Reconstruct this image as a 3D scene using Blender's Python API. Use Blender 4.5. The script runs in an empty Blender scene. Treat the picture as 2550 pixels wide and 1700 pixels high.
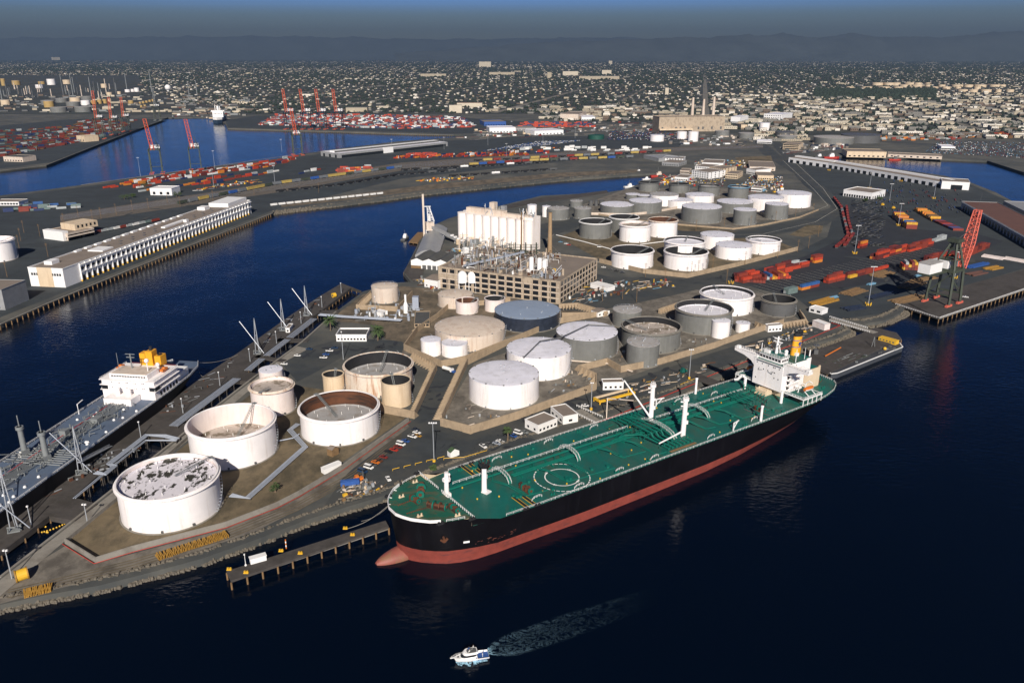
import bpy,bmesh,math,random
from mathutils import Vector,Matrix
R=math.radians
S=bpy.context.scene
# ---------------- camera (28 mm lens look from a helicopter, 200 m up)
F,YH,CAMH=2000.0,140.0,200.0
TH=math.atan((850-YH)/F)
CT,ST=math.cos(TH),math.sin(TH)
cam=bpy.data.objects.new('camera',bpy.data.cameras.new('camera'))
S.collection.objects.link(cam)
cam.location=(0,0,CAMH)
cam.rotation_euler=(math.pi/2-TH,0,0)
cam.data.sensor_width=36.0
cam.data.lens=F/2550*36
cam.data.clip_start=1
cam.data.clip_end=200000
S.camera=cam
# ---------------- sun and sky
SUN_EL,SUN_AZ=31.5,-3.0          # light travels away from the camera
sun=bpy.data.objects.new('sun',bpy.data.lights.new('sun','SUN'))
S.collection.objects.link(sun)
sun.data.energy=5.0
sun.data.angle=R(0.5)
sun.data.color=(1.0,0.93,0.83)
ldir=Vector((math.sin(R(SUN_AZ))*math.cos(R(SUN_EL)),math.cos(R(SUN_AZ))*math.cos(R(SUN_EL)),-math.sin(R(SUN_EL))))
sun.rotation_euler=ldir.to_track_quat('-Z','Y').to_euler()
W=bpy.data.worlds.new('World');S.world=W;W.use_nodes=True
wn=W.node_tree;wn.nodes.clear()
sky=wn.nodes.new('ShaderNodeTexSky');sky.sky_type='NISHITA';sky.sun_disc=False
sky.sun_elevation=R(SUN_EL);sky.sun_rotation=R(180+SUN_AZ)
sky.air_density=1.0;sky.dust_density=1.0;sky.ozone_density=3.0;sky.altitude=200
tc=wn.nodes.new('ShaderNodeTexCoord');sp=wn.nodes.new('ShaderNodeSeparateXYZ')
mr=wn.nodes.new('ShaderNodeValToRGB')
for i_,(p_,c_) in enumerate([(0.0,(.50,.49,.47)),(.02,(.54,.54,.53)),(.045,(.46,.58,.80)),(.072,(.46,.92,2.3)),(.14,(.07,.34,.95)),(.35,(.010,.070,.24)),(1.0,(.006,.03,.12))]):
 e=mr.color_ramp.elements[i_] if i_<1 else mr.color_ramp.elements.new(p_) if i_<6 else mr.color_ramp.elements[-1]
 e.position=p_;e.color=(*c_,1)
mx=wn.nodes.new('ShaderNodeMixRGB');mx.blend_type='MULTIPLY';mx.inputs[0].default_value=1.0
bg=wn.nodes.new('ShaderNodeBackground');bg.inputs[1].default_value=0.07
wo=wn.nodes.new('ShaderNodeOutputWorld')
L=wn.links.new
L(tc.outputs['Generated'],sp.inputs[0]);L(sp.outputs['Z'],mr.inputs[0])
L(sky.outputs[0],mx.inputs[1]);L(mr.outputs[0],mx.inputs[2]);L(mx.outputs[0],bg.inputs[0]);L(bg.outputs[0],wo.inputs[0])
S.view_settings.view_transform='Standard';S.view_settings.look='None'
S.view_settings.gamma=1;S.view_settings.exposure=0.3
S.render.engine='CYCLES'
S.cycles.max_bounces=5;S.cycles.volume_bounces=0;S.cycles.volume_max_steps=64
S.cycles.use_denoising=True

def G(px,py,z=3.5):
 """photo point (2550 wide) -> the place on the level plane z it shows"""
 u=(px-1275)/F;v=-(py-850)/F
 t=(z-CAMH)/(-ST+v*CT)
 return (u*t,(CT+v*ST)*t)
def PJ(x,y,z):
 z -= CAMH
 d=y*CT-z*ST
 return 1275+F*x/d,850-F*(y*ST+z*CT)/d
def HT(px,py,pt,z0=3.5):
 x,y=G(px,py,z0);lo,hi=z0,240
 for _ in range(40):
  m=(lo+hi)/2
  if PJ(x,y,m)[1]>pt: lo=m
  else: hi=m
 return lo-z0

# ---------------- materials
HAZE=3.4e-5
MATS={}
def mat(name,col,rough=0.7,var=0.15,scale=0.3,metal=0.0,dirt=None,dfac=0.5,dscale=(0.2,0.2,0.03),dlo=0.5,dhi=0.62,bump=0.0,spec=0.5):
 """base colour broken up by noise, optional second colour (rust, stains, weeds) in ragged patches"""
 if name in MATS: return MATS[name]
 m=bpy.data.materials.new(name);m.use_nodes=True
 nt=m.node_tree;b=nt.nodes['Principled BSDF'];l=nt.links.new
 b.inputs['Roughness'].default_value=rough;b.inputs['Metallic'].default_value=metal
 b.inputs['Specular IOR Level'].default_value=spec
 g=nt.nodes.new('ShaderNodeNewGeometry')
 n=nt.nodes.new('ShaderNodeTexNoise');n.inputs['Scale'].default_value=scale;n.inputs['Detail'].default_value=6
 n.inputs['Roughness'].default_value=0.65
 l(g.outputs['Position'],n.inputs['Vector'])
 r=nt.nodes.new('ShaderNodeMapRange');r.inputs[1].default_value=0.3;r.inputs[2].default_value=0.7
 r.inputs[3].default_value=1-var;r.inputs[4].default_value=1+var
 l(n.outputs['Fac'],r.inputs[0])
 mm=nt.nodes.new('ShaderNodeVectorMath');mm.operation='SCALE';mm.inputs[0].default_value=col[:3]
 l(r.outputs[0],mm.inputs['Scale'])
 out=mm.outputs[0]
 if dirt:
  mp=nt.nodes.new('ShaderNodeMapping');mp.inputs['Scale'].default_value=dscale
  l(g.outputs['Position'],mp.inputs['Vector'])
  n2=nt.nodes.new('ShaderNodeTexNoise');n2.inputs['Scale'].default_value=1;n2.inputs['Detail'].default_value=5
  n2.inputs['Roughness'].default_value=0.7
  l(mp.outputs[0],n2.inputs['Vector'])
  r2=nt.nodes.new('ShaderNodeMapRange');r2.inputs[1].default_value=dlo;r2.inputs[2].default_value=dhi
  r2.inputs[3].default_value=0;r2.inputs[4].default_value=dfac
  l(n2.outputs['Fac'],r2.inputs[0])
  mc=nt.nodes.new('ShaderNodeMixRGB');mc.inputs[2].default_value=(*dirt,1)
  l(r2.outputs[0],mc.inputs[0]);l(out,mc.inputs[1]);out=mc.outputs[0]
 l(out,b.inputs['Base Color'])
 if bump:
  bp=nt.nodes.new('ShaderNodeBump');bp.inputs['Distance'].default_value=bump;bp.inputs['Strength'].default_value=1
  l(n.outputs['Fac'],bp.inputs['Height']);l(bp.outputs[0],b.inputs['Normal'])
 MATS[name]=m
 return m
RUST=(0.22,0.085,0.03)
M=dict(
 white=mat('white_paint',(0.88,0.83,0.81),0.5,.05,0.15,dirt=(0.45,0.36,0.28),dfac=.45,dscale=(.35,.35,.03),dlo=.52,dhi=.75),
 pink=mat('old_white_paint',(0.78,0.68,0.64),0.6,.08,0.1,dirt=(0.5,0.38,0.32),dfac=.5,dscale=(.25,.25,.03),dlo=.5,dhi=.8),
 rustwhite=mat('rust_streaked_white',(0.72,0.62,0.52),0.6,.08,0.2,dirt=(0.36,0.14,0.04),dfac=.85,dscale=(.5,.5,.05),dlo=.5,dhi=.66),
 cream=mat('cream_paint',(0.66,0.52,0.36),0.6,.06,0.15,dirt=(0.35,0.22,0.12),dfac=.3,dscale=(.3,.3,.03)),
 beige=mat('beige_paint',(0.62,0.52,0.43),0.6,.07,0.12,dirt=(0.42,0.28,0.2),dfac=.4,dscale=(.3,.3,.03)),
 grey=mat('grey_paint',(0.17,0.17,0.16),0.45,.12,0.15,dirt=(0.32,0.32,0.31),dfac=.35,dscale=(.4,.4,.03),dlo=.5,dhi=.8),
 dgrey=mat('dark_grey_paint',(0.10,0.10,0.10),0.5,.12,0.2),
 roofwhite=mat('white_tank_roof',(0.76,0.74,0.80),0.5,.08,0.12,dirt=(0.4,0.38,0.36),dfac=.5,dscale=(.15,.15,.15),dlo=.5,dhi=.75),
 roofgrey=mat('grey_tank_roof',(0.40,0.38,0.36),0.6,.1,0.15,dirt=(0.25,0.2,0.17),dfac=.5,dscale=(.2,.2,.2)),
 roofblue=mat('blue_grey_roof',(0.26,0.32,0.42),0.5,.06,0.1),
 navy=mat('dark_blue_shell',(0.025,0.032,0.05),0.4,.3,0.4),
 floatroof=mat('floating_roof',(0.42,0.36,0.32),0.8,.15,0.2,dirt=(0.10,0.075,0.04),dfac=.8,dscale=(.14,.14,.14),dlo=.48,dhi=.6),
 floatgrey=mat('grey_floating_roof',(0.34,0.33,0.33),0.8,.12,0.4,dirt=(0.2,0.16,0.12),dfac=.6,dscale=(.2,.2,.2)),
 floatstain=mat('stained_floating_roof',(0.70,0.66,0.70),0.7,.08,0.3,dirt=(0.028,0.026,0.016),dfac=.99,dscale=(.27,.16,.2),dlo=.515,dhi=.555),
 black=mat('black_paint_and_floor_shade',(0.012,0.012,0.014),0.8,.3,0.2),  # also colours deep tank floors, painting in the shade down there
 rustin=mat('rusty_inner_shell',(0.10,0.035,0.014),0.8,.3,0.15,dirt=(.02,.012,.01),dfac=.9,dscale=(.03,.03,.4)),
 concrete=mat('tan_concrete',(0.36,0.27,0.18),0.9,.12,0.3,dirt=(.2,.15,.1),dfac=.4,dscale=(.2,.2,.1)),
 greyconc=mat('grey_concrete',(0.24,0.22,0.19),0.9,.12,0.3,dirt=(.13,.11,.09),dfac=.5,dscale=(.1,.1,.1)),
 dkconc=mat('dark_wharf_concrete',(0.060,0.052,0.047),0.9,.25,0.25,dirt=(.03,.025,.02),dfac=.6,dscale=(.06,.06,.06)),
 asphalt=mat('asphalt',(0.036,0.042,0.046),0.9,.22,0.12,dirt=(0.062,0.062,0.056),dfac=.7,dscale=(.02,.03,.02),dlo=.45,dhi=.6),
 yard=mat('yard_asphalt',(0.034,0.042,0.047),0.9,.2,0.06,dirt=(.022,.027,.031),dfac=.7,dscale=(.012,.03,.02),dlo=.45,dhi=.6),
 darkyard=mat('new_asphalt',(0.020,0.023,0.030),0.9,.2,0.1),
 dirtg=mat('brown_dirt',(0.145,0.110,0.065),0.95,.25,0.12,dirt=(.055,.045,.026),dfac=.85,dscale=(.06,.035,.05),dlo=.45,dhi=.62,bump=0.3),
 gravel=mat('pale_gravel',(0.17,0.15,0.125),0.95,.25,0.2,dirt=(.07,.06,.05),dfac=.8,dscale=(.09,.07,.05),dlo=.45,dhi=.62),
 landg=mat('port_ground',(0.095,0.092,0.080),0.95,.25,0.03,dirt=(0.042,0.048,0.050),dfac=.8,dscale=(.012,.012,.01),dlo=.42,dhi=.6),
 rock=mat('rock',(0.15,0.128,0.098),0.95,.45,0.5,dirt=(.05,.045,.04),dfac=.8,dscale=(.5,.5,.5)),
 steel=mat('galvanised_steel',(0.45,0.47,0.50),0.35,.1,0.5,metal=.3),
 pipe=mat('silver_pipe',(0.33,0.36,0.42),0.4,.1,0.5),
 wht=mat('bright_white',(0.82,0.80,0.78),0.5,.04,0.4),
 yellow=mat('yellow_paint',(0.72,0.42,0.03),0.5,.1,0.5),
 orange=mat('orange_paint',(0.60,0.16,0.02),0.5,.1,0.5),
 red=mat('red_paint',(0.42,0.035,0.02),0.5,.15,0.5),
 brown=mat('brown_red_paint',(0.20,0.025,0.018),0.6,.15,0.5),
 blue=mat('blue_paint',(0.03,0.09,0.30),0.5,.15,0.5),
 lblue=mat('light_blue_paint',(0.16,0.32,0.45),0.5,.15,0.5),
 coral=mat('coral_crane_paint',(0.62,0.13,0.085),0.5,.1,0.5),
 redcrane=mat('orange_red_crane_paint',(0.50,0.08,0.03),0.5,.1,0.5),
 olive=mat('dark_olive_steel',(0.050,0.060,0.042),0.6,.2,0.3),
 glass=mat('dark_glass',(0.015,0.018,0.022),0.15,.1,0.5),
 green=mat('ship_green_deck',(0.007,0.112,0.090),0.55,.16,0.12,dirt=(.055,.085,.06),dfac=.8,dscale=(.09,.03,.05),dlo=.46,dhi=.7),
 greenp=mat('ship_green_pipe',(0.005,0.125,0.09),0.4,.1,0.5),
 fcgreen=mat('forecastle_green_deck',(0.012,0.10,0.065),0.6,.2,0.15,dirt=(.14,.07,.03),dfac=.7,dscale=(.12,.2,.1),dlo=.5,dhi=.66),
 hullblack=mat('hull_black',(0.004,0.0035,0.005),0.45,.4,0.08,dirt=(.014,.014,.018),dfac=.6,dscale=(.3,.3,.02),dlo=.55,dhi=.8,spec=.25),
 hullred=mat('hull_red',(0.22,0.043,0.030),0.65,.18,0.25,dirt=(.09,.03,.03),dfac=.8,dscale=(.12,.12,.45),dlo=.56,dhi=.68),
 bulb=mat('bulb_red',(0.26,0.075,0.055),0.6,.12,0.3,dirt=(.2,.12,.06),dfac=.6,dscale=(.2,.2,.2)),
 funnel=mat('funnel_yellow',(0.78,0.36,0.02),0.45,.08,0.3),
 deckgrey=mat('blue_grey_deck',(0.10,0.135,0.20),0.6,.15,0.1,dirt=(.10,.09,.09),dfac=.6,dscale=(.05,.05,.05)),
 darkred=mat('dark_red_hull',(0.13,0.018,0.012),0.6,.2,0.2),
 mgrey=mat('mast_grey',(0.20,0.21,0.21),0.5,.1,0.5),
 roofbrown=mat('roof_brown',(0.21,0.17,0.14),0.9,.12,0.08),
 roofred=mat('roof_dark_red',(0.12,0.055,0.042),0.9,.15,0.08),
 roofdark=mat('roof_dark',(0.07,0.07,0.068),0.9,.2,0.1),
 sheet=mat('corrugated_grey',(0.28,0.28,0.28),0.5,.12,0.2),
 factory=mat('factory_concrete',(0.42,0.335,0.245),0.9,.1,0.3,dirt=(.15,.11,.08),dfac=.5,dscale=(.2,.2,.1)),
 silo=mat('silo_white',(0.88,0.80,0.75),0.7,.04,0.1,dirt=(.66,.52,.4),dfac=.4,dscale=(.15,.15,.02)),
 foliage=mat('foliage',(0.045,0.075,0.022),0.9,.4,0.8),
 foliagefar=mat('far_foliage',(0.020,0.032,0.024),0.95,.4,0.02),
 trunk=mat('palm_trunk',(0.14,0.10,0.065),0.9,.3,1),
 tyre=mat('tyre',(0.015,0.015,0.015),0.8,.1,1),
 wood=mat('timber',(0.20,0.12,0.055),0.9,.25,0.5),
 mustard=mat('mustard_boom',(0.36,0.19,0.03),0.7,.3,0.6),
 grass=mat('grass',(0.06,0.09,0.025),0.95,.3,0.5),
 line=mat('line_paint',(0.5,0.48,0.42),0.8,.2,0.5),
 cityg=mat('city_blocks',(0.030,0.036,0.034),.95,.35,.004,dirt=(.07,.062,.05),dfac=.7,dscale=(.006,.006,.006),dlo=.5,dhi=.6),
 rail=mat('rail_ballast',(0.11,0.092,0.074),0.95,.2,0.1),
 olivedrab=mat('ochre_tank',(0.42,0.28,0.10),0.7,.1,0.1),
)

# ---------------- mesh collector
class MB:
 def __init__(s): s.v=[];s.f=[];s.m=[];s.cur=0;s.mats=[]
 def use(s,k):
  k=M[k] if isinstance(k,str) else k
  if k not in s.mats: s.mats.append(k)
  s.cur=s.mats.index(k);return s
 def add(s,vs,fs):
  b=len(s.v);s.v += [tuple(p) for p in vs]
  for f in fs: s.f.append(tuple(b+i for i in f));s.m.append(s.cur)
  return s
 def box(s,x,y,z,sx,sy,sz,a=0.0):
  """z = bottom"""
  c,n=math.cos(a),math.sin(a);vs=[]
  for k in (z,z+sz):
   for i,j in ((-1,-1),(1,-1),(1,1),(-1,1)):
    u,w=i*sx/2,j*sy/2
    vs.append((x+u*c-w*n,y+u*n+w*c,k))
  return s.add(vs,[(3,2,1,0),(4,5,6,7),(0,1,5,4),(1,2,6,5),(2,3,7,6),(3,0,4,7)])
 def prism(s,poly,z0,z1,top=True,bottom=False):
  n=len(poly)
  ar=sum(poly[i][0]*poly[(i+1) % n][1]-poly[(i+1) % n][0]*poly[i][1] for i in range(n))
  if ar<0: poly=poly[::-1]
  vs=[(p[0],p[1],z0) for p in poly]+[(p[0],p[1],z1) for p in poly]
  fs=[(i,(i+1) % n,n+(i+1) % n,n+i) for i in range(n)]
  if top: fs.append(tuple(range(n,2*n)))
  if bottom: fs.append(tuple(range(n-1,-1,-1)))
  return s.add(vs,fs)
 def cyl(s,x,y,z0,z1,r0,r1=None,n=24,top=True,bot=False,inward=False):
  r1=r0 if r1 is None else r1
  vs=[(x+r0*math.cos(2*math.pi*i/n),y+r0*math.sin(2*math.pi*i/n),z0) for i in range(n)]
  vs += [(x+r1*math.cos(2*math.pi*i/n),y+r1*math.sin(2*math.pi*i/n),z1) for i in range(n)]
  fs=[(i,(i+1) % n,n+(i+1) % n,n+i) for i in range(n)]
  if inward: fs=[f[::-1] for f in fs]
  if top and r1>0: fs.append(tuple(range(n,2*n)))
  if bot: fs.append(tuple(range(n-1,-1,-1)))
  return s.add(vs,fs)
 def lathe(s,x,y,prof,n=24):
  b=[];k=len(prof)
  for r,z in prof:
   b += [(x+r*math.cos(2*math.pi*i/n),y+r*math.sin(2*math.pi*i/n),z) for i in range(n)]
  fs=[(j*n+i,j*n+(i+1) % n,(j+1)*n+(i+1) % n,(j+1)*n+i) for j in range(k-1) for i in range(n)]
  return s.add(b,fs)
 def sphere(s,x,y,z,r,n=12,k=7,sz=1.0):
  pr=[(max(1e-3,r*math.sin(math.pi*i/k)),z-r*sz*math.cos(math.pi*i/k)) for i in range(k+1)]
  return s.lathe(x,y,pr,n)
 def beam(s,p,q,w,h=None):
  h=h or w
  p,q=Vector(p),Vector(q);d=q-p
  if d.length<1e-6: return s
  d.normalize();up=Vector((0,0,1)) if abs(d.z)<0.95 else Vector((0,1,0))
  a=d.cross(up).normalized()*w/2;b=a.cross(d).normalized()*h/2
  vs=[o+i*a+j*b for o in (p,q) for i,j in ((-1,-1),(1,-1),(1,1),(-1,1))]
  return s.add(vs,[(3,2,1,0),(4,5,6,7),(0,1,5,4),(1,2,6,5),(2,3,7,6),(3,0,4,7)])
 def tube(s,pts,r,n=8,caps=True):
  pts=[Vector(p) for p in pts];rings=[]
  rr=r if isinstance(r,(list,tuple)) else [r]*len(pts)
  for i,p in enumerate(pts):
   d=(pts[min(i+1,len(pts)-1)]-pts[max(i-1,0)]).normalized()
   up=Vector((0,0,1)) if abs(d.z)<0.9 else Vector((0,1,0))
   a=d.cross(up).normalized();b=a.cross(d).normalized()
   rings += [p+rr[i]*(a*math.cos(2*math.pi*k/n)+b*math.sin(2*math.pi*k/n)) for k in range(n)]
  fs=[(j*n+i,(j+1)*n+i,(j+1)*n+(i+1) % n,j*n+(i+1) % n) for j in range(len(pts)-1) for i in range(n)]
  if caps: fs += [tuple(range(n)),tuple(range(len(rings)-1,len(rings)-n-1,-1))]
  return s.add(rings,fs)
 def lattice(s,p,q,wa,wb,u,w=.35,n=8,col=None):
  """square truss from p to q; wa, wb widths at both ends; u = side vector"""
  p,q,u=Vector(p),Vector(q),Vector(u).normalized();d=(q-p).normalized();v=d.cross(u).normalized()
  P=[]
  for k in range(n+1):
   t=k/n;c=p.lerp(q,t);h=(wa*(1-t)+wb*t)/2
   P.append([c+u*h*i+v*h*j for i,j in ((-1,-1),(1,-1),(1,1),(-1,1))])
  for i in range(4): s.beam(P[0][i],P[n][i],w*1.4)
  for k in range(n):
   for i in range(4):
    a,b=(i,(i+1) % 4) if k % 2 else ((i+1) % 4,i)
    s.beam(P[k][a],P[k+1][b],w*.7)
    s.beam(P[k+1][i],P[k+1][(i+1) % 4],w*.7)
  return s
 def build(s,name,parent=None,smooth=False,loc=None,weld=False):
  me=bpy.data.meshes.new(name)
  o=Vector(loc) if loc is not None else Vector((0,0,0))
  me.from_pydata([(x-o.x,y-o.y,z-o.z) for x,y,z in s.v],[],s.f)
  for k in (s.mats or [M['white']]): me.materials.append(k)
  me.polygons.foreach_set('material_index',s.m)
  if smooth:
   me.polygons.foreach_set('use_smooth',[True]*len(s.f))
  me.update()
  if smooth:
   try: me.set_sharp_from_angle(angle=R(35))
   except Exception: pass
  ob=bpy.data.objects.new(name,me);S.collection.objects.link(ob)
  ob.location=o
  if parent: ob.parent=parent
  return ob
 def solo(s,name,label,cat,group=None,kind=None,smooth=False):
  xs=[p[0] for p in s.v];ys=[p[1] for p in s.v];z=min(p[2] for p in s.v)
  ob=s.build(name,smooth=smooth,loc=((min(xs)+max(xs))/2,(min(ys)+max(ys))/2,z))
  return tag(ob,label,cat,group,kind)

def tag(o,label=None,cat=None,group=None,kind=None):
 if label: o['label']=label
 if cat: o['category']=cat
 if group: o['group']=group
 if kind: o['kind']=kind
 return o
def root(name,label,cat,loc,rz=0.0,group=None):
 o=bpy.data.objects.new(name,None);S.collection.objects.link(o)
 o.empty_display_size=1;o.location=loc;o.rotation_euler=(0,0,rz)
 return tag(o,label,cat,group)
def dup(o,loc=None,rz=None,label=None,group=None,parent=None,kids=None):
 c=o.copy();S.collection.objects.link(c)
 if parent: c.parent=parent
 if loc is not None: c.location=loc
 if rz is not None: c.rotation_euler=(0,0,rz)
 if label: c['label']=label
 if group: c['group']=group
 for ch in list(o.children): dup(ch,parent=c)
 return c
def struct(ob): ob['kind']='structure';return ob
def poly(pts,z=3.5): return [G(x,y,z) for x,y in pts]
SHEETZ=[3.504]
def sheet(name,pts,m,z,world=False):
 z=SHEETZ[0]=SHEETZ[0]+.004
 """a flat ground sheet, z a few mm above the one below"""
 pp=pts if world else poly(pts,z)
 n=len(pp);ar=sum(pp[i][0]*pp[(i+1) % n][1]-pp[(i+1) % n][0]*pp[i][1] for i in range(n))
 if ar<0: pp=pp[::-1]
 b=MB().use(m);b.add([(x,y,z) for x,y in pp],[tuple(range(n))])
 return struct(b.build(name))
def along(pts,step):
 """points every step metres along a polyline, with heading"""
 out=[]
 for (x0,y0),(x1,y1) in zip(pts,pts[1:]):
  d=math.hypot(x1-x0,y1-y0);k=max(1,int(d/step));a=math.atan2(y1-y0,x1-x0)
  out += [(x0+(x1-x0)*i/k,y0+(y1-y0)*i/k,a) for i in range(k)]
 return out
def strip(b,pts,w,z,h=None):
 """band of width w along world polyline at z"""
 for (x0,y0),(x1,y1) in zip(pts,pts[1:]):
  a=math.atan2(y1-y0,x1-x0);d=math.hypot(x1-x0,y1-y0)
  nx,ny=-math.sin(a)*w/2,math.cos(a)*w/2
  if h: b.box((x0+x1)/2,(y0+y1)/2,z,d,w,h,a)
  else: b.add([(x0-nx,y0-ny,z),(x1-nx,y1-ny,z),(x1+nx,y1+ny,z),(x0+nx,y0+ny,z)],[(0,1,2,3)])
 return b
# ================= water, land, roads, hills
wb=MB()
m=bpy.data.materials.new('harbour_water');m.use_nodes=True;nt=m.node_tree;b=nt.nodes['Principled BSDF']
b.inputs['Base Color'].default_value=(0.0004,0.0028,0.009,1);b.inputs['Roughness'].default_value=0.12
b.inputs['IOR'].default_value=1.33
g=nt.nodes.new('ShaderNodeNewGeometry')
mp=nt.nodes.new('ShaderNodeMapping');mp.inputs['Scale'].default_value=(.22,.4,.4);mp.inputs['Rotation'].default_value=(0,0,.5)
n1=nt.nodes.new('ShaderNodeTexNoise');n1.inputs['Scale'].default_value=1.0;n1.inputs['Detail'].default_value=4
n2=nt.nodes.new('ShaderNodeTexNoise');n2.inputs['Scale'].default_value=0.02;n2.inputs['Detail'].default_value=3
mu=nt.nodes.new('ShaderNodeMath');mu.operation='MULTIPLY'
bp=nt.nodes.new('ShaderNodeBump');bp.inputs['Distance'].default_value=0.8;bp.inputs['Strength'].default_value=.6
for a_,b_ in ((g.outputs['Position'],mp.inputs[0]),(mp.outputs[0],n1.inputs['Vector']),(g.outputs['Position'],n2.inputs['Vector']),
    (n1.outputs['Fac'],mu.inputs[0]),(n2.outputs['Fac'],mu.inputs[1]),(mu.outputs[0],bp.inputs['Height']),(bp.outputs[0],b.inputs['Normal'])):
 nt.links.new(a_,b_)
wb.use(m).add([(-60000,-3000,0),(60000,-3000,0),(60000,90000,0),(-60000,90000,0)],[(0,1,2,3)])
struct(wb.build('water'))

COAST=[(-900,470),(0,424),(115,411),(135,405),(235,363),(325,330),(405,297),(419,293),(520,292),(560,306),(567,320),(700,324),(850,328),(1000,333),(1150,336),
 (1130,343),(1000,352),(850,370),(760,383),(687,396),(542,414),(400,434),(202,462),(181,464),(155,468),(0,488),(-900,590),
 (-900,1330),(0,808),(120,755),(264,696),(370,652),(452,620),(570,572),(679,531),(690,524),(850,509),(950,497),(1067,481),(1211,466),(1392,448),(1573,435),(1638,432),
 (1641,440),(1600,455),(1558,473),(1511,480),(1430,484),(1349,488),(1247,513),(1150,535),(1117,545),(1070,566),(1045,600),(1020,650),(1005,680),(1023,703),(984,705),(922,722),
 (904,727),(837,777),(808,804),(753,852),(628,944),(549,1005),(442,1093),(281,1221),(187,1294),(0,1439),(-250,1610),
 (-250,1640),(-100,1550),(0,1508),(47,1498),(112,1484),(246,1460),(361,1431),(506,1392),(650,1341),(759,1298),(850,1268),(950,1238),(1067,1190),(1200,1140),(1320,1098),(1500,1040),(1700,975),(1740,955),
 (1790,938),(1850,915),(1900,885),(2011,862),(2080,843),(2119,826),(2112,812),(2090,802),(2110,800),(2152,808),(2200,800),(2242,780),(2262,758),(2300,748),(2450,700),(2760,618),
 (2760,590),(2550,517),(2480,480),(2419,456),(2350,438),(2170,413),(2040,397),(2000,392),(2030,386),(2108,389),(2250,393),(2350,396),(2459,401),(2550,430),(2800,470),(3600,480)]
cw=[G(x,y,3.0) for x,y in COAST]
land=[(-60000,cw[0][1])]+cw+[(60000,cw[-1][1]),(60000,60000),(-60000,60000)]
lb=MB().use('landg');lb.prism(land,-3,3.5)
struct(lb.build('ground'))

M['browng']=mat('earth',(0.155,0.12,0.082),.95,.3,.12,dirt=(.06,.05,.036),dfac=.85,dscale=(.08,.05,.05),dlo=.42,dhi=.62,bump=.2)
Z1,Z2,Z3,Z4=3.504,3.508,3.512,3.516
# main yards and compounds
sheet('yard_west',[(-850,600),(0,492),(155,472),(202,466),(687,400),(760,388),(850,376),(1000,357),(1300,340),(1700,338),(1690,372),(1500,392),(1000,445),(690,520),(0,790),(-850,1250)],'yard',Z1)
sheet('yard_far_west',[(-850,480),(0,420),(130,404),(325,329),(415,297),(200,296),(-200,330),(-850,380)],'yard',Z1)
sheet('yard_container_terminal',[(569,318),(850,325),(1130,333),(1300,330),(1350,306),(1100,290),(640,288),(560,300)],'yard',Z1)
sheet('yard_east',[(1960,402),(2170,418),(2350,442),(2419,460),(2560,522),(2900,590),(2560,666),(2262,752),(2230,775),(2060,800),(1980,740),(1800,700),(1920,660),(2060,590),(2080,520),(2000,460)],'yard',Z1)
sheet('road_gate',[(1031,1045),(1098,1040),(1172,1080),(1500,970),(1800,870),(2050,800),(2100,808),(1850,895),(1500,1020),(1230,1110),(1060,1180),(960,1225),(800,1270),(870,1165),(1020,1050)],'asphalt',Z1)
sheet('road_service',[(1031,1045),(1098,1040),(1164,906),(1120,900),(1040,880),(1035,895),(1087,925)],'asphalt',Z1)
sheet('road_shore',[(-100,1530),(-20,1470),(163,1358),(240,1402),(564,1315),(744,1240),(1015,1056),(1020,1062),(880,1165),(800,1240),(640,1320),(400,1405),(100,1475)],'gravel',Z1)
sheet('compound_dirt',[(167,1345),(242,1388),(564,1302),(744,1226),(1010,1040),(940,1022),(840,975),(740,960),(640,970),(560,1030),(300,1235)],'dirtg',Z1)
sheet('road_quay',[(163,1345),(290,1238),(450,1110),(560,1022),(700,905),(780,870),(740,862),(628,948),(549,1009),(442,1097),(281,1225),(187,1298),(0,1443),(-60,1490),(-20,1500)],'greyconc',Z2)
sheet('car_park',[(700,905),(780,862),(860,840),(1010,850),(1000,880),(850,890),(780,930),(740,950)],'asphalt',Z2)
sheet('compound_gravel',[(1105,1035),(1172,1070),(1480,965),(1630,915),(1790,860),(1900,815),(1990,795),(1900,730),(1700,720),(1560,760),(1400,830),(1180,905)],'gravel',Z1)
sheet('compound_court',[(1000,880),(1045,885),(1100,905),(1157,898),(1260,855),(1400,800),(1560,760),(1400,745),(1150,720),(1030,800)],'gravel',Z2)
sheet('peninsula_dirt',[(842,780),(905,732),(1000,712),(1100,722),(1400,762),(1500,790),(1400,800),(1180,860),(1040,880),(1000,850),(960,845),(940,810),(840,800)],'browng',Z1)
sheet('bank_earth',[(700,516),(850,500),(1067,473),(1392,441),(1580,430),(1600,422),(1400,430),(1067,460),(850,488),(700,505)],'browng',Z1)
sheet('road_factory',[(1290,770),(1420,715),(1480,680),(1520,690),(1700,695),(1985,622),(2020,632),(1850,690),(1700,730),(1560,760),(1480,775)],'asphalt',Z2)
sheet('tank_compound',[(1390,590),(1500,650),(1700,688),(1983,620),(1900,585),(1700,560),(1500,550)],'dirtg',Z2)
sheet('tank_compound_north',[(1475,535),(1700,560),(1830,568),(2030,520),(2000,490),(1800,468),(1560,470),(1450,510)],'gravel',Z2)
sheet('road_bend',[(1370,590),(1330,600),(1345,560),(1440,536),(1700,575),(1830,578),(2000,545),(2066,518),(2075,500),(1990,440),(1900,385),(1860,340),(1880,338),(1960,400),(2060,470),(2110,520),(2060,560),(1900,590),(1700,600),(1560,580),(1450,560)],'asphalt',Z3)
sheet('dark_yard',[(1810,690),(2000,640),(2105,590),(2120,500),(2270,570),(2420,580),(2500,600),(2300,690),(1960,735)],'darkyard',Z2)
sheet('dirt_lot',[(1965,585),(2010,560),(2050,562),(2045,580),(2000,590)],'dirtg',3.66)
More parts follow.
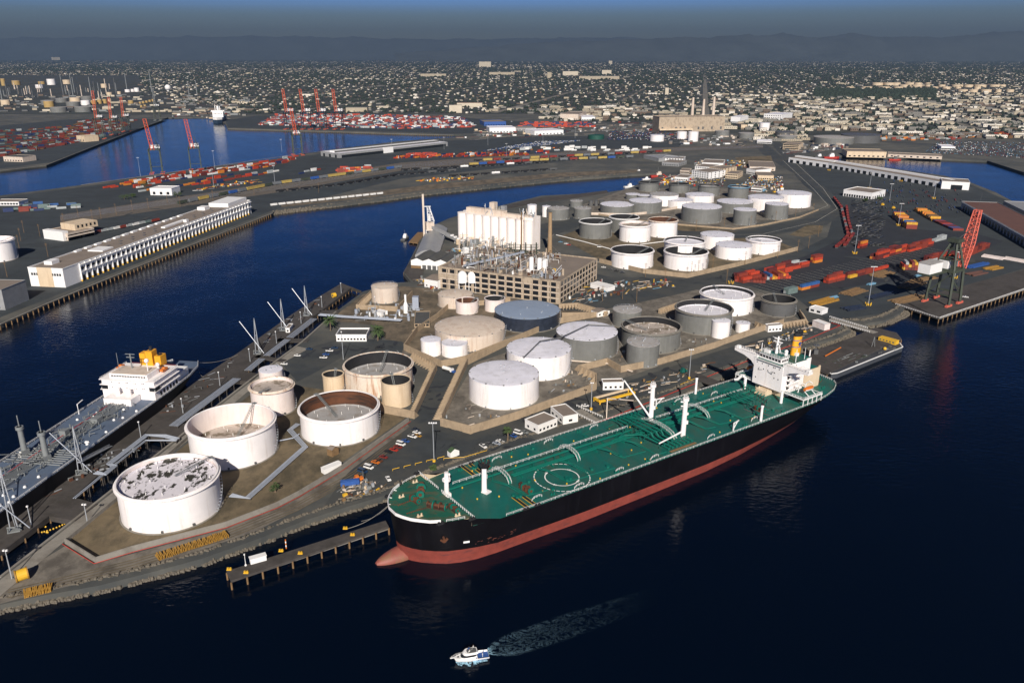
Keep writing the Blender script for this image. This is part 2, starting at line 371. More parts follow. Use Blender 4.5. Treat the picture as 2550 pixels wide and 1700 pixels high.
sheet('dirt_field',[(1830,392),(1920,388),(1925,405),(1900,420),(1850,418)],'dirtg',Z2)
sheet('city_ground',[(-9000,262),(560,286),(1350,284),(1400,300),(1640,312),(1900,340),(2200,332),(2600,350),(11000,352),(1e4,145),(-8000,145)],'cityg',Z2)
sheet('rail_yard',[(150,560),(700,478),(1000,425),(1500,385),(1900,368),(1900,360),(1500,372),(1000,405),(700,452),(150,535)],'rail',Z2)
# big roads through the city
def road(name,pts,w,m='asphalt',z=Z2):
 z=SHEETZ[0]=SHEETZ[0]+.004
 b=MB().use(m);strip(b,[G(x,y) for x,y in pts],w,z);return struct(b.build(name))
road('road_avenue',[(2010,450),(1960,385),(1917,340),(1855,296),(1819,253),(1790,217),(1760,185),(1740,165)],26)
road('road_boulevard',[(1380,335),(1500,300),(1540,258),(1580,220),(1605,195),(1630,172)],26)
road('freeway',[(560,262),(700,248),(850,228),(960,212),(1060,198),(1200,185),(1400,178)],40,'greyconc')
road('road_north_east',[(1900,345),(2150,350),(2330,360),(2550,390),(2800,420)],22)
# rail tracks : thin steel strips
tb=MB().use('steel')
for off in range(0,46,6):
 pts=[(150,548-off*.25),(700,470-off*.33),(1000,419-off*.22),(1500,382-off*.17),(1900,367-off*.1)]
 strip(tb,[G(x,y) for x,y in pts],.8,3.66)
struct(tb.build('rail_tracks'))
# painted bays on the dark yard
lb=MB().use('line')
for i in range(34):
 t=i/33
 a=G(1850+430*t,716-105*t,3.66)
 dx,dy=10,16
 lb.add([(a[0],a[1],3.66),(a[0]+.3,a[1],3.66),(a[0]+dx*1.6+.3,a[1]-dy*1.6,3.66),(a[0]+dx*1.6,a[1]-dy*1.6,3.66)][::-1],[(0,1,2,3)])
struct(lb.build('yard_markings'))
# centre lines on the avenue
lb=MB().use('line')
strip(lb,[G(*p) for p in [(1975,400),(2050,470),(2085,520),(2030,553),(1900,583),(1700,588)]],.5,3.66)
strip(lb,[G(*p) for p in [(1950,400),(2025,470),(2062,512),(2000,538),(1840,570)]],.5,3.66)
struct(lb.build('road_markings'))

# mountains: ridges with real depth, 26 to 32 km off
def ridge(name,prof,D,depth,seed,base_y=150):
 rnd=random.Random(seed);b=MB().use('hill')
 nx,ny=150,14;vs=[]
 x0,x1=prof[0][0],prof[-1][0]
 for j in range(ny+1):
  for i in range(nx+1):
   px=x0+(x1-x0)*i/nx
   for (xa,ha),(xb,hb) in zip(prof,prof[1:]):
    if xa<=px<=xb: h=ha+(hb-ha)*(px-xa)/(xb-xa);break
   t=j/ny
   e=math.sin(min(1,t*1.35)*math.pi/2) ** 1.2 if t<.75 else 1-(t-.75)*1.2
   n=.10*math.sin(px*.05+j*1.3)+.07*math.sin(px*.13+j*2.1+seed)+rnd.uniform(-.06,.06)
   y=D+depth*t
   H_=(YH+4-h)/F*D*1.06+CAMH
   z=max(-5,(H_)*e*(1+n*(1-t*.8)))
   vs.append(((px-1275)/F*y*1.0,y,z))
 fs=[(j*(nx+1)+i,j*(nx+1)+i+1,(j+1)*(nx+1)+i+1,(j+1)*(nx+1)+i) for j in range(ny) for i in range(nx)]
 b.add(vs,fs);return struct(b.build(name,smooth=True))
M['hill']=mat('hazed_hills',(0.06,0.07,0.075),.95,.3,.0008)  # colour lightened towards blue-grey to paint distance haze onto the ridges
ridge('mountains_east',[(1000,138),(1250,120),(1350,112),(1500,108),(1640,103),(1700,102),(1780,99),(1900,94),(1990,102),(2060,94),(2100,94),(2150,104),(2220,98),(2290,104),(2360,92),(2480,88),(2520,97),(2600,90),(2900,96),(3300,100)],32000,5000,3)
ridge('mountains_north',[(-700,110),(0,104),(300,103),(520,101),(700,100),(900,103),(1100,107),(1300,105),(1500,103),(1800,108),(2200,120)],46000,6000,7)
# ================= storage tanks
TANKS={}
def tank(key,label,xl,xr,y,yb,kind='fixed',shell='white',roof='roofwhite',inner='black',depth=4,rim=None,z0=3.5,group=None,cat='storage tank',detail=1,wall=None,hmax=40,name='storage_tank',stairs=True):
 lo,hi=1.0,hmax;p,q=G(xl,y,z0+8),G(xr,y,z0+8);cx,cy,R_=(p[0]+q[0])/2,p[1],(q[0]-p[0])/2
 ex=lambda R_: 1.1 if kind=='open' and R_>13 and detail else .15
 for _ in range(16 if y>250 else 8):                     # fit the rim ellipse and the foot to what the photo shows
  h=(lo+hi)/2
  for _k in range(3):
   pr_=[PJ(cx+R_*math.cos(a_*.349),cy+R_*math.sin(a_*.349),z0+h) for a_ in range(18)]
   x0_,x1_=min(v[0] for v in pr_),max(v[0] for v in pr_);y0_,y1_=min(v[1] for v in pr_),max(v[1] for v in pr_)
   R_ *= (xr-xl)/(x1_-x0_);sc=math.hypot(cx,cy)/F
   g0,g1=G((x0_+x1_)/2,(y0_+y1_)/2,z0+h),G((xl+xr)/2,y,z0+h);cx += g1[0]-g0[0];cy += g1[1]-g0[1]
  r=R_-ex(R_)
  if max(PJ(cx+r*math.cos(a_*.349),cy+r*math.sin(a_*.349),z0)[1] for a_ in range(9,18))>yb: hi=h
  else: lo=h
 n=64 if r>18 and detail else 40 if detail else 20
 t=root(name,label,cat,(cx,cy,z0),0,group)
 TANKS[key]=(cx,cy,r,h)
 rnd=random.Random(int(xl*7+y))
 b=MB().use(shell);b.cyl(0,0,0,h,r,n=n,top=False)
 if detail and r>9:
  k=int(h/2.6)                                    # plate courses: thin proud bands
  for i in range(1,k): b.cyl(0,0,h*i/k-.04,h*i/k+.04,r+.035,n=n,top=False)
  for i in range(int(r)):                             # vertical plate seams
   pass
 b.build('shell',t,smooth=True)
 if kind in ('fixed','cone','dome'):
  ap={'fixed': r*.035,'cone': r*.14,'dome': r*.10}[kind]
  b=MB().use(roof)
  pr=[(r+.12,h-.12),(r+.12,h+.02)]+[(r*(1-k/5)+.01,h+.05+ap*((1-(1-k/5) ** 2) if kind=='dome' else k/5)) for k in range(0,6)]
  b.lathe(0,0,pr,n)
  rf=b.build('roof',t,smooth=True)
  if detail:
   b=MB().use('steel');b.cyl(0,0,0,1.2,.35,n=8);v0=b.build('roof_vent',t);v0.location=(0,0,h+ap)
   for k in range(5 if r>10 else 2):
    a_=rnd.uniform(0,6.28);q=rnd.uniform(.3,.92)*r
    dup(v0,(q*math.cos(a_),q*math.sin(a_),h),parent=t)
   if r>14:
    b=MB().use('grey');b.box(0,0,0,.9,.9,.8);v0=None
    for k in range(int(r*.6)):
     a_=2*math.pi*k/int(r*.6);l_=((r-.5)*math.cos(a_),(r-.5)*math.sin(a_),h-.3)
     if v0: dup(v0,l_,a_,parent=t)
     else: v0=b.build('rim_vent',t);v0.location=l_
 else:
  fr=h-depth if depth<h else 1
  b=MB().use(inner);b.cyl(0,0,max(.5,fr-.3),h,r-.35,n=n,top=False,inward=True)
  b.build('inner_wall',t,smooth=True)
  b=MB().use(roof)
  b.lathe(0,0,[(r-.6,fr-.2),(r-.6,fr+.5),(r-1.6,fr+.55),(r-1.8,fr+.1),(r*.6,fr),(.01,fr-.1)],n)
  fl=b.build('floating_roof',t,smooth=True)
  if detail and r>15 and yb>700:
   b=MB().use('wht');b.cyl(0,0,-.2,1.5,.16,n=6);v0=None
   for q in (.35,.65,.86):
    for k in range(int(q*14)):
     a_=2*math.pi*(k+rnd.random()*.3)/int(q*14);l_=(q*r*math.cos(a_),q*r*math.sin(a_),fr)
     if v0: dup(v0,l_,parent=fl)
     else: v0=b.build('leg',fl);v0.location=l_
  b=MB().use(rim or shell)
  if detail and r>12:
   zg=h-1.1
   b.lathe(0,0,[(r,zg),(r+1.1,zg),(r+1.1,zg+.25),(r,zg+.25)],n)
  b.lathe(0,0,[(r+.02,h-.5),(r+.3,h-.5),(r+.3,h+.1),(r-.4,h+.1),(r-.4,h-.4)],n)
  b.build('wind_girder',t,smooth=True)
  if detail:
   # rolling ladder from the rim gantry down to the roof, and the gantry
   az=rnd.uniform(.6,2.2) if wall is None else wall
   c_,s_=math.cos(az),math.sin(az);b=MB().use('mgrey')
   for o in (-.5,.5):
    p=(r*.97*c_-o*s_,r*.97*s_+o*c_,h+.4);q=(r*.15*c_-o*s_,r*.15*s_+o*c_,fr+.6)
    b.beam(p,q,.2);b.beam((p[0],p[1],p[2]+1),(q[0],q[1],q[2]+1),.12)
   for k in range(14):
    tt=k/14;x=r*(.97-.82*tt);z=h+.4+(fr+.2-h)*tt
    b.beam((x*c_-.5*-s_,x*s_-.5*c_,z),(x*c_+.5*-s_,x*s_+.5*c_,z),.14)
   b.box((r+.4)*c_,(r+.4)*s_,h+.1,2.2,2.2,.2,az)
   b.build('rolling_ladder',t)
 if detail and stairs and r>6:
  b=MB().use('steel');a0=rnd.uniform(-.9,.3);sp=h*1.35/r
  k=int(h/.9)
  for i in range(k):
   a_=a0+sp*i/k;z=h*(i+1)/k
   b.box((r+.6)*math.cos(a_),(r+.6)*math.sin(a_),z-.12,.9,.7,.14,a_)
  pts=[((r+1.05)*math.cos(a0+sp*i/12),(r+1.05)*math.sin(a0+sp*i/12),h*i/12+1.0) for i in range(13)]
  b.tube(pts,.07,4)
  b.build('stairway',t)
 if detail and kind in ('fixed','cone','dome') and r>8:
  b=MB().use('steel')
  pts=[((r-.2)*math.cos(i*2*math.pi/40),(r-.2)*math.sin(i*2*math.pi/40),h+1.0) for i in range(41)] if r<12 else \
    [((r-.2)*math.cos(3.6+i*.05),(r-.2)*math.sin(3.6+i*.05),h+1.0) for i in range(24)]
  b.tube(pts,.06,4,caps=False)
  for x,y_,z in pts[::2]: b.beam((x,y_,h),(x,y_,h+1),.08)
  b.build('railing',t)
 if detail and r>10:
  b=MB().use('greyconc');b.cyl(0,0,0,.35,r+.8,n=n)
  b.build('footing',t)
  for a_ in (4.2,4.9,5.5):
   x,y_=math.cos(a_),math.sin(a_);b=MB().use('dgrey' if kind=='open' else 'steel')
   b.beam(((r-.2)*x,(r-.2)*y_,1.2),((r+.7)*x,(r+.7)*y_,1.2),.9);b.build('manway',t)
 return t

tank('A1','huge white open tank with black stains blotched over its sunken roof, nearest the point',280,549,1187,1329,'open','white','floatstain','pink',2.3,wall=.9)
tank('A2','wide white open tank with pale inner wall and deep-sunk roof behind the stained tank',458,688,1048,1171,'open','white','floatroof','pink',12.5,wall=1.3)
tank('A3','wide white open tank with rusty brown inner wall and sooty openings at its foot',740,945,1010,1111,'open','white','floatgrey','rustin',9,wall=2.4)
tank('A4','rust-streaked white open tank with black inner wall and slanting ladder',853,1030,905,991,'open','rustwhite','floatgrey','black',8,wall=1.45)
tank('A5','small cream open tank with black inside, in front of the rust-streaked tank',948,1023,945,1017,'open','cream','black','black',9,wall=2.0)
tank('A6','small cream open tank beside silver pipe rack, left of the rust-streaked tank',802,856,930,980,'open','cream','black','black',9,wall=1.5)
tank('A7','pinkish white open tank with rusty rim and stained roof floating near the top',616,734,957,1039,'open','pink','floatroof','pink',2.6,rim='rustwhite',wall=4.5)
tank('A8','small white flat-topped tank tucked behind the tank with the rusty rim',643,704,919,968,'fixed','pink','roofwhite')
tank('B1','beige domed tank inside a square concrete wall by the finger wharf',924,991,711,757,'dome','beige','beige')
tank('B2','low pinkish beige tank behind sloping concrete buttresses in front of the factory',1090,1177,731,770,'dome','beige','beige')
tank('B3','small white open tank with rusty inside in front of the factory',1134,1191,747,784,'open','pink','rustin','rustin',6,wall=.6)
tank('B4','small white open tank with black inside next to the blue-roofed tank',1206,1258,742,778,'open','pink','black','black',8,wall=.5)
tank('B5','dark blue tank with a wide flat blue-grey roof',1231,1394,771,828,'fixed','navy','roofblue')
tank('B6','broad beige domed tank with two little white tanks at its foot',1082,1258,812,876,'dome','beige','beige')
tank('B7','little white tank, closer to the wall corner of the pair below the broad beige tank',1047,1098,844,889,'fixed','white','roofwhite')
tank('B8','little white tank, wider of the pair below the broad beige tank',1099,1165,852,892,'fixed','white','roofwhite')
tank('C1','big white tank with a dark pipe across its roof, behind the plain white one',1261,1422,866,949,'fixed','white','roofwhite')
tank('C2','big plain white tank with a bare roof, nearest the two white gate offices',1167,1343,929,1021,'fixed','white','roofwhite')
tank('C3','big grey-sided tank with a white roof crossed by a dark pipe',1385,1538,824,899,'fixed','grey','roofwhite')
tank('C4','wide grey open tank with a brown roof sunk below a black inner wall',1546,1699,810,881,'open','grey','floatroof','black',5,rim='greyconc',wall=2.6)
tank('C5','small grey flat-topped tank leaning close before the wide grey open tank',1561,1643,851,916,'fixed','grey','roofgrey')
tank('C6','small grey tank behind the brown-roofed open tank, near a small white house',1526,1598,770,817,'fixed','grey','roofgrey')
tank('C7','wide grey open tank with a pale floating roof and a ladder slanting down to it',1680,1828,765,835,'open','grey','roofwhite','black',4.5,rim='greyconc',wall=1.0)
tank('C8','wide white open tank with a pale floating roof beside the container yard',1742,1881,728,788,'open','white','roofwhite','black',3.5,wall=1.9)
tank('C9','dark grey open tank with black inside at the edge of the dock yard',1893,1987,743,790,'open','dgrey','black','black',7,rim='greyconc',wall=1.6)
tank('C10','narrow tall white tank at the wall corner under the pale-roofed grey tank',1773,1820,797,844,'fixed','white','roofwhite')
tank('C11','short narrow white tank next to the tall narrow one by the wall',1832,1869,803,830,'fixed','white','roofwhite')
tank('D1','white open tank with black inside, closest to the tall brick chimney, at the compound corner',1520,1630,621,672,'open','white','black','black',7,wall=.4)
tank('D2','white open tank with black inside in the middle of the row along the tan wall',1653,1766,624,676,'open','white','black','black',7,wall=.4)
tank('D3','white open tank with pale roof behind the middle tank of the tan wall',1653,1758,598,652,'open','white','roofwhite','black',3,wall=1.2)
tank('D4','white cone-roofed tank at the back of the walled group',1744,1829,583,623,'fixed','white','roofwhite')
tank('D5','white flat-roofed tank with a seamed shell, third along the tan wall',1782,1874,609,649,'fixed','white','roofwhite')
tank('D6','white open tank with dark rim shadow at the far end of the tan wall',1857,1948,595,636,'open','white','roofwhite','black',3,wall=2.7)
tank('E1','dark grey open tank with a white rim, left of the pair behind the white pipe',1441,1525,550,596,'open','grey','black','black',6,rim='wht',wall=.7)
tank('E2','dark grey open tank with a white rim, half hidden behind two others',1516,1593,539,582,'open','grey','black','black',6,rim='wht',wall=.7)
tank('E3','white open tank with stained pale roof in front of the rusty-rimmed one',1541,1623,557,605,'open','white','floatroof','pink',3,wall=.7)
tank('E4','white open tank with a rusty rim and inside',1613,1690,546,593,'open','white','rustin','rustin',6,rim='rustwhite',wall=.7)
tank('F1','grey-sided tank with a pale roof just behind the long white wall',1495,1579,508,536,'fixed','grey','roofwhite',stairs=False)
tank('F2','taller grey-sided tank with pale roof, second behind the long white wall',1567,1649,499,533,'fixed','grey','roofwhite',stairs=False)
tank('F3','white tank with a buff roof behind the grey pair',1618,1690,483,515,'fixed','white','roofgrey',stairs=False)
tank('F4','small grey tank behind the long white wall, left of a still smaller one',1558,1594,483,499,'fixed','grey','roofwhite',stairs=False)
tank('F5','smallest grey tank squeezed between the others of the north group',1587,1622,486,502,'fixed','grey','roofwhite',stairs=False)
tank('F6','dark grey open tank on the water side of the north group',1589,1643,453,478,'open','grey','black','black',5)
tank('F7','dark grey open tank second from the water in the north group',1665,1718,457,482,'open','grey','black','black',5)
tank('F8','grey open tank with a pale roof, third from the water in the north group',1737,1795,461,490,'open','grey','floatgrey','black',3)
tank('F9','grey open tank with a bluish rim beside the truck depot',1812,1868,464,496,'open','grey','floatgrey','black',3,rim='lblue')
tank('F10','white flat-roofed tank between the grey ones of the north group',1707,1779,484,508,'fixed','white','roofwhite',stairs=False)
tank('F11','little white-roofed tank wedged behind the broad ribbed grey one',1662,1727,497,520,'fixed','white','roofwhite',stairs=False)
tank('F12','broad ribbed grey tank with a pale roof, nearest the bend of the road',1698,1798,513,558,'fixed','grey','roofwhite')
tank('F13','wide grey tank with white roof behind the narrow grey ones',1785,1877,501,533,'fixed','grey','roofwhite',stairs=False)
tank('F14','narrow grey tank casting its shadow on the wide one behind',1827,1885,521,562,'fixed','grey','roofwhite')
tank('F15','large white tank with pale roof, left of the last one by the road',1863,1953,490,529,'fixed','white','roofwhite',stairs=False)
tank('F16','narrow grey tank in front of the large white tank',1905,1965,507,548,'fixed','grey','roofwhite')
tank('F17','last large white tank at the road bend',1933,2022,480,519,'fixed','white','roofwhite')
tank('G1','grey tank with pinkish roof right behind the silos',1362,1418,518,549,'fixed','grey','roofgrey',stairs=False)
tank('G2','smaller grey tank with pinkish roof, second behind the silos',1429,1473,518,546,'fixed','grey','roofgrey',stairs=False)
tank('G3','narrow white tank behind the silos',1313,1337,510,540,'fixed','white','roofwhite',stairs=False)
tank('G4','slim white tank touching the grey tank behind the silos',1350,1372,513,541,'fixed','white','roofwhite',stairs=False)
tank('G5','low grey tank with a brownish roof near the finger pier',1419,1452,500,517,'fixed','grey','roofgrey',stairs=False)
for i,(a,c) in enumerate([(1466,1478),(1480,1490),(1492,1505)]):
 tank('G%d' % (6+i),['slender grey upright vessel, first of three near the finger pier','slender grey upright vessel in the middle of three near the finger pier','slender grey upright vessel, last of three near the finger pier'][i],a,c,499,514,'fixed','dgrey','dgrey',detail=0,group='upright vessels near the finger pier',name='upright_vessel',cat='vessel')
tank('H1','white open tank cut by the picture edge behind the long transit shed',-62,37,596,655,'open','white','roofwhite','pink',4)
tank('I1','dark green tank by the parked cars of the rail terminal',1464,1505,336,348,'fixed',mat('tank_green',(.01,.07,.05),.6),mat('tank_green',(.01,.07,.05)),detail=0)
tank('I2','white tank in the car lot below the power station',1619,1654,336,353,'fixed','white','roofwhite',detail=0)
tank('I3','white domed tank, left of the pair below the power station',1686,1711,328,347,'dome','white','white',detail=0)
tank('I4','white domed tank, right of the pair below the power station',1714,1740,328,353,'dome','white','white',detail=0)
tank('I5','grey low tank in front of the power station end',1780,1817,326,341,'fixed','grey','roofgrey',detail=0)
tank('I6','grey low tank beside the avenue',1839,1879,331,346,'fixed','grey','roofgrey',detail=0)
tank('I7','white tank across the avenue among the houses',1891,1918,306,326,'fixed','white','roofwhite',detail=0)
tank('I8','grey tank in the walled pair east of the avenue',1935,1986,338,351,'fixed','grey','roofgrey',detail=0)
tank('I9','dark grey tank behind in the walled pair east of the avenue',1930,1979,328,340,'fixed','dgrey','dgrey',detail=0)
tank('I10','very wide low grey tank inland of the east basin',2025,2128,341,361,'fixed','grey','roofgrey',detail=0)
tank('I11','very wide low dark tank, farther of the two inland of the east basin',2094,2194,335,358,'fixed','dgrey','dgrey',detail=0)
# refinery on the left
RT=[(0,25,249,262,'cream'),(100,136,250,262,'grey'),(107,134,252,268,'olivedrab'),(123,167,267,281,'grey'),(184,228,266,280,'grey'),(137,168,245,256,'grey'),(172,200,243,256,'cream'),
  (200,230,240,250,'grey'),(163,199,254,267,'grey'),(200,224,250,263,'white'),(225,240,250,260,'olivedrab'),(241,253,248,259,'olivedrab'),(254,266,247,258,'olivedrab'),(267,277,246,257,'cream'),
  (115,137,197,212,'white'),(87,107,211,220,'white'),(94,112,203,210,'olivedrab'),(28,50,201,212,'olivedrab'),(0,12,196,214,'olivedrab'),(155,175,199,210,'cream'),(318,332,250,260,'olivedrab'),(264,279,230,237,'cream'),
  (310,324,223,230,'white'),(325,333,222,229,'white'),(333,346,219,229,'white'),(291,301,228,235,'cream'),(348,355,262,268,'olivedrab'),(357,364,261,267,'olivedrab'),(345,352,254,259,'olivedrab'),(353,360,252,258,'olivedrab'),
  (361,368,251,256,'olivedrab'),(369,376,249,254,'olivedrab'),(377,384,247,253,'olivedrab'),(250,266,209,219,'cream')]
cn={'cream': 'cream','grey': 'low grey','olivedrab': 'ochre','white': 'white'}
od=['first','second','third','fourth','fifth','sixth','seventh','eighth','ninth','tenth','eleventh','twelfth','thirteenth','fourteenth','fifteenth','sixteenth','seventeenth','eighteenth','nineteenth','twentieth']+['%d%s' % (n,{1: 'st',2: 'nd',3: 'rd'}.get(n % 10,'th')) for n in range(21,90)]
cnt={}
for i,(a,c,y,yb,k) in enumerate(sorted(RT)):
 cnt[k]=cnt.get(k,0)+1
 tank('R%d' % i,'%s refinery tank, %s of that colour counted from the left' % (cn[k],od[cnt[k]-1]),a,c,y,yb,'fixed',k,'roofgrey' if k=='grey' else 'beige' if k != 'white' else 'roofwhite',detail=0,group='refinery tanks beyond the basin',hmax=60)
# farm of buff tanks far right
rnd=random.Random(5);k=0
for row,(y,x0,x1,n) in enumerate([(206,2170,2330,6),(211,2240,2520,9),(216,2110,2460,9),(223,2380,2540,5)]):
 for i in range(n):
  x=x0+(x1-x0)*i/n+rnd.uniform(-4,4);w=rnd.uniform(15,34)
  tank('S%d' % k,'buff tank of the hazy tank farm, %s in the %s row' % (od[i],['back','second','third','front'][row]),x,x+w,y,y+rnd.uniform(5,8),'fixed','cream','cream',detail=0,group='buff tanks of the far tank farm',hmax=60);k += 1

# ---- tank top pipes (dark line across the roofs C1 and C3)
def roof_pipe(label,keys,pts):
 b=MB().use('dgrey');b.tube(pts,.45,6);b.solo('roof_pipe',label,'pipe')
c1,c3=TANKS['C1'],TANKS['C3']
roof_pipe('dark pipe bent across the white roofs between two big tanks',0,[(*G(1305,893,3.5+c1[3]),c1[3]+4.6),(*G(1345,856,3.5+c1[3]),c1[3]+5.4),(*G(1395,846,3.5+c1[3]),c1[3]+5.0),(*G(1465,814,3.5+c3[3]),c3[3]+5.2),(*G(1530,815,3.5+c3[3]),c3[3]+4.6)])
# ================= green-decked tanker
def lerp_t(t,tab):
 for (a,x),(b,y) in zip(tab,tab[1:]):
  if t<=b: return x+(y-x)*max(0,(t-a)/(b-a))
 return tab[-1][1]
def sstep(t): t=max(0,min(1,t));return t*t*(3-2*t)
class Hull:
 def __init__(s,LEN,half,dk,fc_s,fc_h,bowu,sternu,wl0,wl1,draft_line):
  s.LEN,s.half,s.dk,s.fc_s,s.fc_h,s.wl0,s.wl1,s.z1=LEN,half,dk,fc_s,fc_h,wl0,wl1,draft_line
  s.wd=bowu;s.ww=sternu
 def top(s,x):
  return s.dk+s.fc_h*(1-sstep((x-s.fc_s)/(s.LEN*.035)))
 def pt(s,u,q):
  """u along 0..1, q 0 waterline .. 1 deck"""
  x0=s.wl0*(1-q) ** .8;x1=s.wl1+(s.LEN-s.wl1)*q ** 1.3
  x=x0+(x1-x0)*u
  w=s.half*(lerp_t(u,s.ww)*(1-q ** .75)+lerp_t(u,s.wd)*q ** .75)
  return x,w
 def us(s): return [0,.004,.01,.02,.035,.05,.07,.095,.13,.17,.22,.3,.4,.5,.6,.7,.76,.81,.86,.9,.93,.96,.98,.992,1]
 def skin(s,mk,q0,q1,nq):
  b=MB().use(mk);us=s.us();n=len(us);vs=[]
  for sd in (-1,1):
   for j in range(nq+1):
    q=q0+(q1-q0)*j/nq if not (q0<0 and j==0) else-1
    if q0<0 and j>0: q=q1*(j-1)/(nq-1)
    for u in us:
     x,w=s.pt(u,max(q,0));vs.append((x,sd*w,q*s.top(x) if q>=0 else-5.0))
  m=n*(nq+1);fs=[]
  for j in range(nq):
   for i in range(n-1):
    a=j*n+i
    fs.append((a+n,a+n+1,a+1,a)[::-1]);a += m
    fs.append((a,a+1,a+n+1,a+n)[::-1])
  for j in range(nq):
   a=j*n+n-1;fs.append((a,m+a,m+a+n,a+n));a=j*n;fs.append((a,a+n,m+a+n,m+a))
  return b.add(vs,fs)
 def outline(s,q=1.0,inset=0.0,x0=None,x1=None):
  o=[]
  N=90
  for i in range(N+1):
   u=i/N;u=u*u*(3-2*u) if False else u
   uu=(1-math.cos(math.pi*u))/2
   x,w=s.pt(uu,q)
   if x0 is not None and x<x0: continue
   if x1 is not None and x>x1: continue
   o.append((x+(inset if u<.5 else-inset)*(1 if abs(w)<6 else 0),max(0.05,w-inset)))
  return o
def rails(b,pts,h=1.1,step=2.2,w=.13):
 """guard rail along 3-D points"""
 for p,q in zip(pts,pts[1:]):
  p,q=Vector(p),Vector(q);d=(q-p).length
  if d<.01: continue
  for z in (h,h*.5): b.beam(p+Vector((0,0,z)),q+Vector((0,0,z)),w*.8)
  k=max(1,int(d/step))
  for i in range(k+1):
   c=p.lerp(q,i/k);b.beam(c,c+Vector((0,0,h)),w)
 return b

H=Hull(293,24.9,16.5,24,4.0,
   [(0,.12),(.004,.25),(.012,.42),(.03,.64),(.055,.80),(.09,.90),(.13,.97),(.2,1),(.78,1),(.86,.985),(.91,.92),(.95,.80),(.98,.62),(1,.36)],
   [(0,.04),(.006,.20),(.022,.42),(.047,.65),(.077,.80),(.11,.87),(.19,.91),(.3,.98),(.58,1),(.68,.94),(.8,.76),(.9,.56),(.96,.34),(1,.06)],
   2.5,272,4.3)
GA=R(35.2)
SX,SY,TRIM=-49.8,290.0,.010
ship=root('oil_tanker','black-hulled oil tanker with green deck, white bridge and yellow funnel, moored along the point','oil tanker',(SX,SY,1.5),GA)
ship.rotation_euler=(0,TRIM,GA)      # light ship, trimmed by the stern
def P_(name,b,par=None,smooth=False): return b.build(name,par or ship,smooth=smooth)
qr=4.3/16.5
b=H.skin('hullblack',qr,1.0,8);P_('hull',b,smooth=True)
b=H.skin('hullred',-1,qr,4)
P_('boot_topping',b,smooth=True)
# bulb
b=MB().use('bulb');pr=[]
n_=20;rings=[]
for i in range(13):
 t=i/12;x=-8.5+17*t;r=5.0*math.sin(math.pi*min(.5,t*.62+.02)) ** .6
 rings.append([(x,r*.95*math.cos(a*2*math.pi/n_),-1.5+r*.82*math.sin(a*2*math.pi/n_)) for a in range(n_)])
vs=[p for r_ in rings for p in r_]
b.add(vs,[(j*n_+i,j*n_+(i+1) % n_,(j+1)*n_+(i+1) % n_,(j+1)*n_+i) for j in range(12) for i in range(n_)]+[tuple(range(n_))[::-1]])
P_('bulbous_bow',b,smooth=True)
# decks
ol=H.outline(1.0,.15,x0=27)
b=MB().use('green');b.add([(x,w,16.45) for x,w in ol]+[(x,-w,16.45) for x,w in ol[::-1]],[tuple(range(2*len(ol)))[::-1]])
b.add([(25.5,-22.4,16.45),(25.5,22.4,16.45),(27.5,22.6,16.45),(27.5,-22.6,16.45)],[(0,1,2,3)[::-1]])
P_('main_deck',b)
ol=H.outline(1.0,.2,x1=25.6)
b=MB().use('fcgreen');b.add([(x,w,20.3) for x,w in ol]+[(x,-w,20.3) for x,w in ol[::-1]],[tuple(range(2*len(ol)))])
x_,w_=ol[-1]
b.use('cream').add([(x_,-w_,16.4),(x_,w_,16.4),(x_,w_,20.3),(x_,-w_,20.3)],[(0,1,2,3)])
P_('forecastle_deck',b)
# bulwark round the bow
b=MB().use('wht');o1=H.outline(1.0,.0,x1=13);oo=[(x,-w) for x,w in o1[::-1]]+o1
for (x0,y0),(x1,y1) in zip(oo,oo[1:]):
 b.beam((x0,y0,21.0),(x1,y1,21.0),.3,1.3)
for k in range(2,len(oo)-2,3):
 x,y=oo[k];b.beam((x,y,20.6),(x+1.0,y*.94,20.3),.25)
P_('bow_bulwark',b)
# swept bulwark at the forecastle break
b=MB().use('cream')
for sd in (1,):
 o1=H.outline(1.0,.3,x0=22,x1=42)
 for (x0,y0),(x1,y1) in zip(o1,o1[1:]):
  h0,h1=4.0*(1-sstep((x0-25)/11)),4.0*(1-sstep((x1-25)/11))
  b.add([(x0,sd*y0,16.4),(x1,sd*y1,16.4),(x1,sd*y1,16.5+h1),(x0,sd*y0,16.5+h0),(x0,sd*(y0-.3),16.4),(x1,sd*(y1-.3),16.4),(x1,sd*(y1-.3),16.5+h1),(x0,sd*(y0-.3),16.5+h0)],
    [(0,1,2,3),(7,6,5,4),(3,2,6,7)])
P_('break_bulwark',b)
# guard rails
for sd,nm in ((-1,'guard_rail'),(1,'guard_rail')):
 b=MB().use('wht');o1=H.outline(1.0,.5,x0=38,x1=291)
 pts=[(x,sd*w,16.5) for x,w in o1];rails(b,pts,1.1,2.1,.12);P_(nm,b)
 b=MB().use('wht');o1=H.outline(1.0,.4,x0=13,x1=25)
 rails(b,[(x,sd*w,20.35) for x,w in o1],1.1,1.6,.14);P_('bow_rail',b)
b=MB().use('wht');rails(b,[(25.4,-23.5,20.35),(25.4,3,20.35)],1.2,1.5,.15);rails(b,[(25.4,6,20.35),(25.4,23.5,20.35)],1.2,1.5,.15);P_('forecastle_rail',b)
b=MB().use('wht');rails(b,[(291.5,-9,16.5),(292.5,0,16.5),(291.5,9,16.5)],1.1,1.5,.15);P_('stern_rail',b)
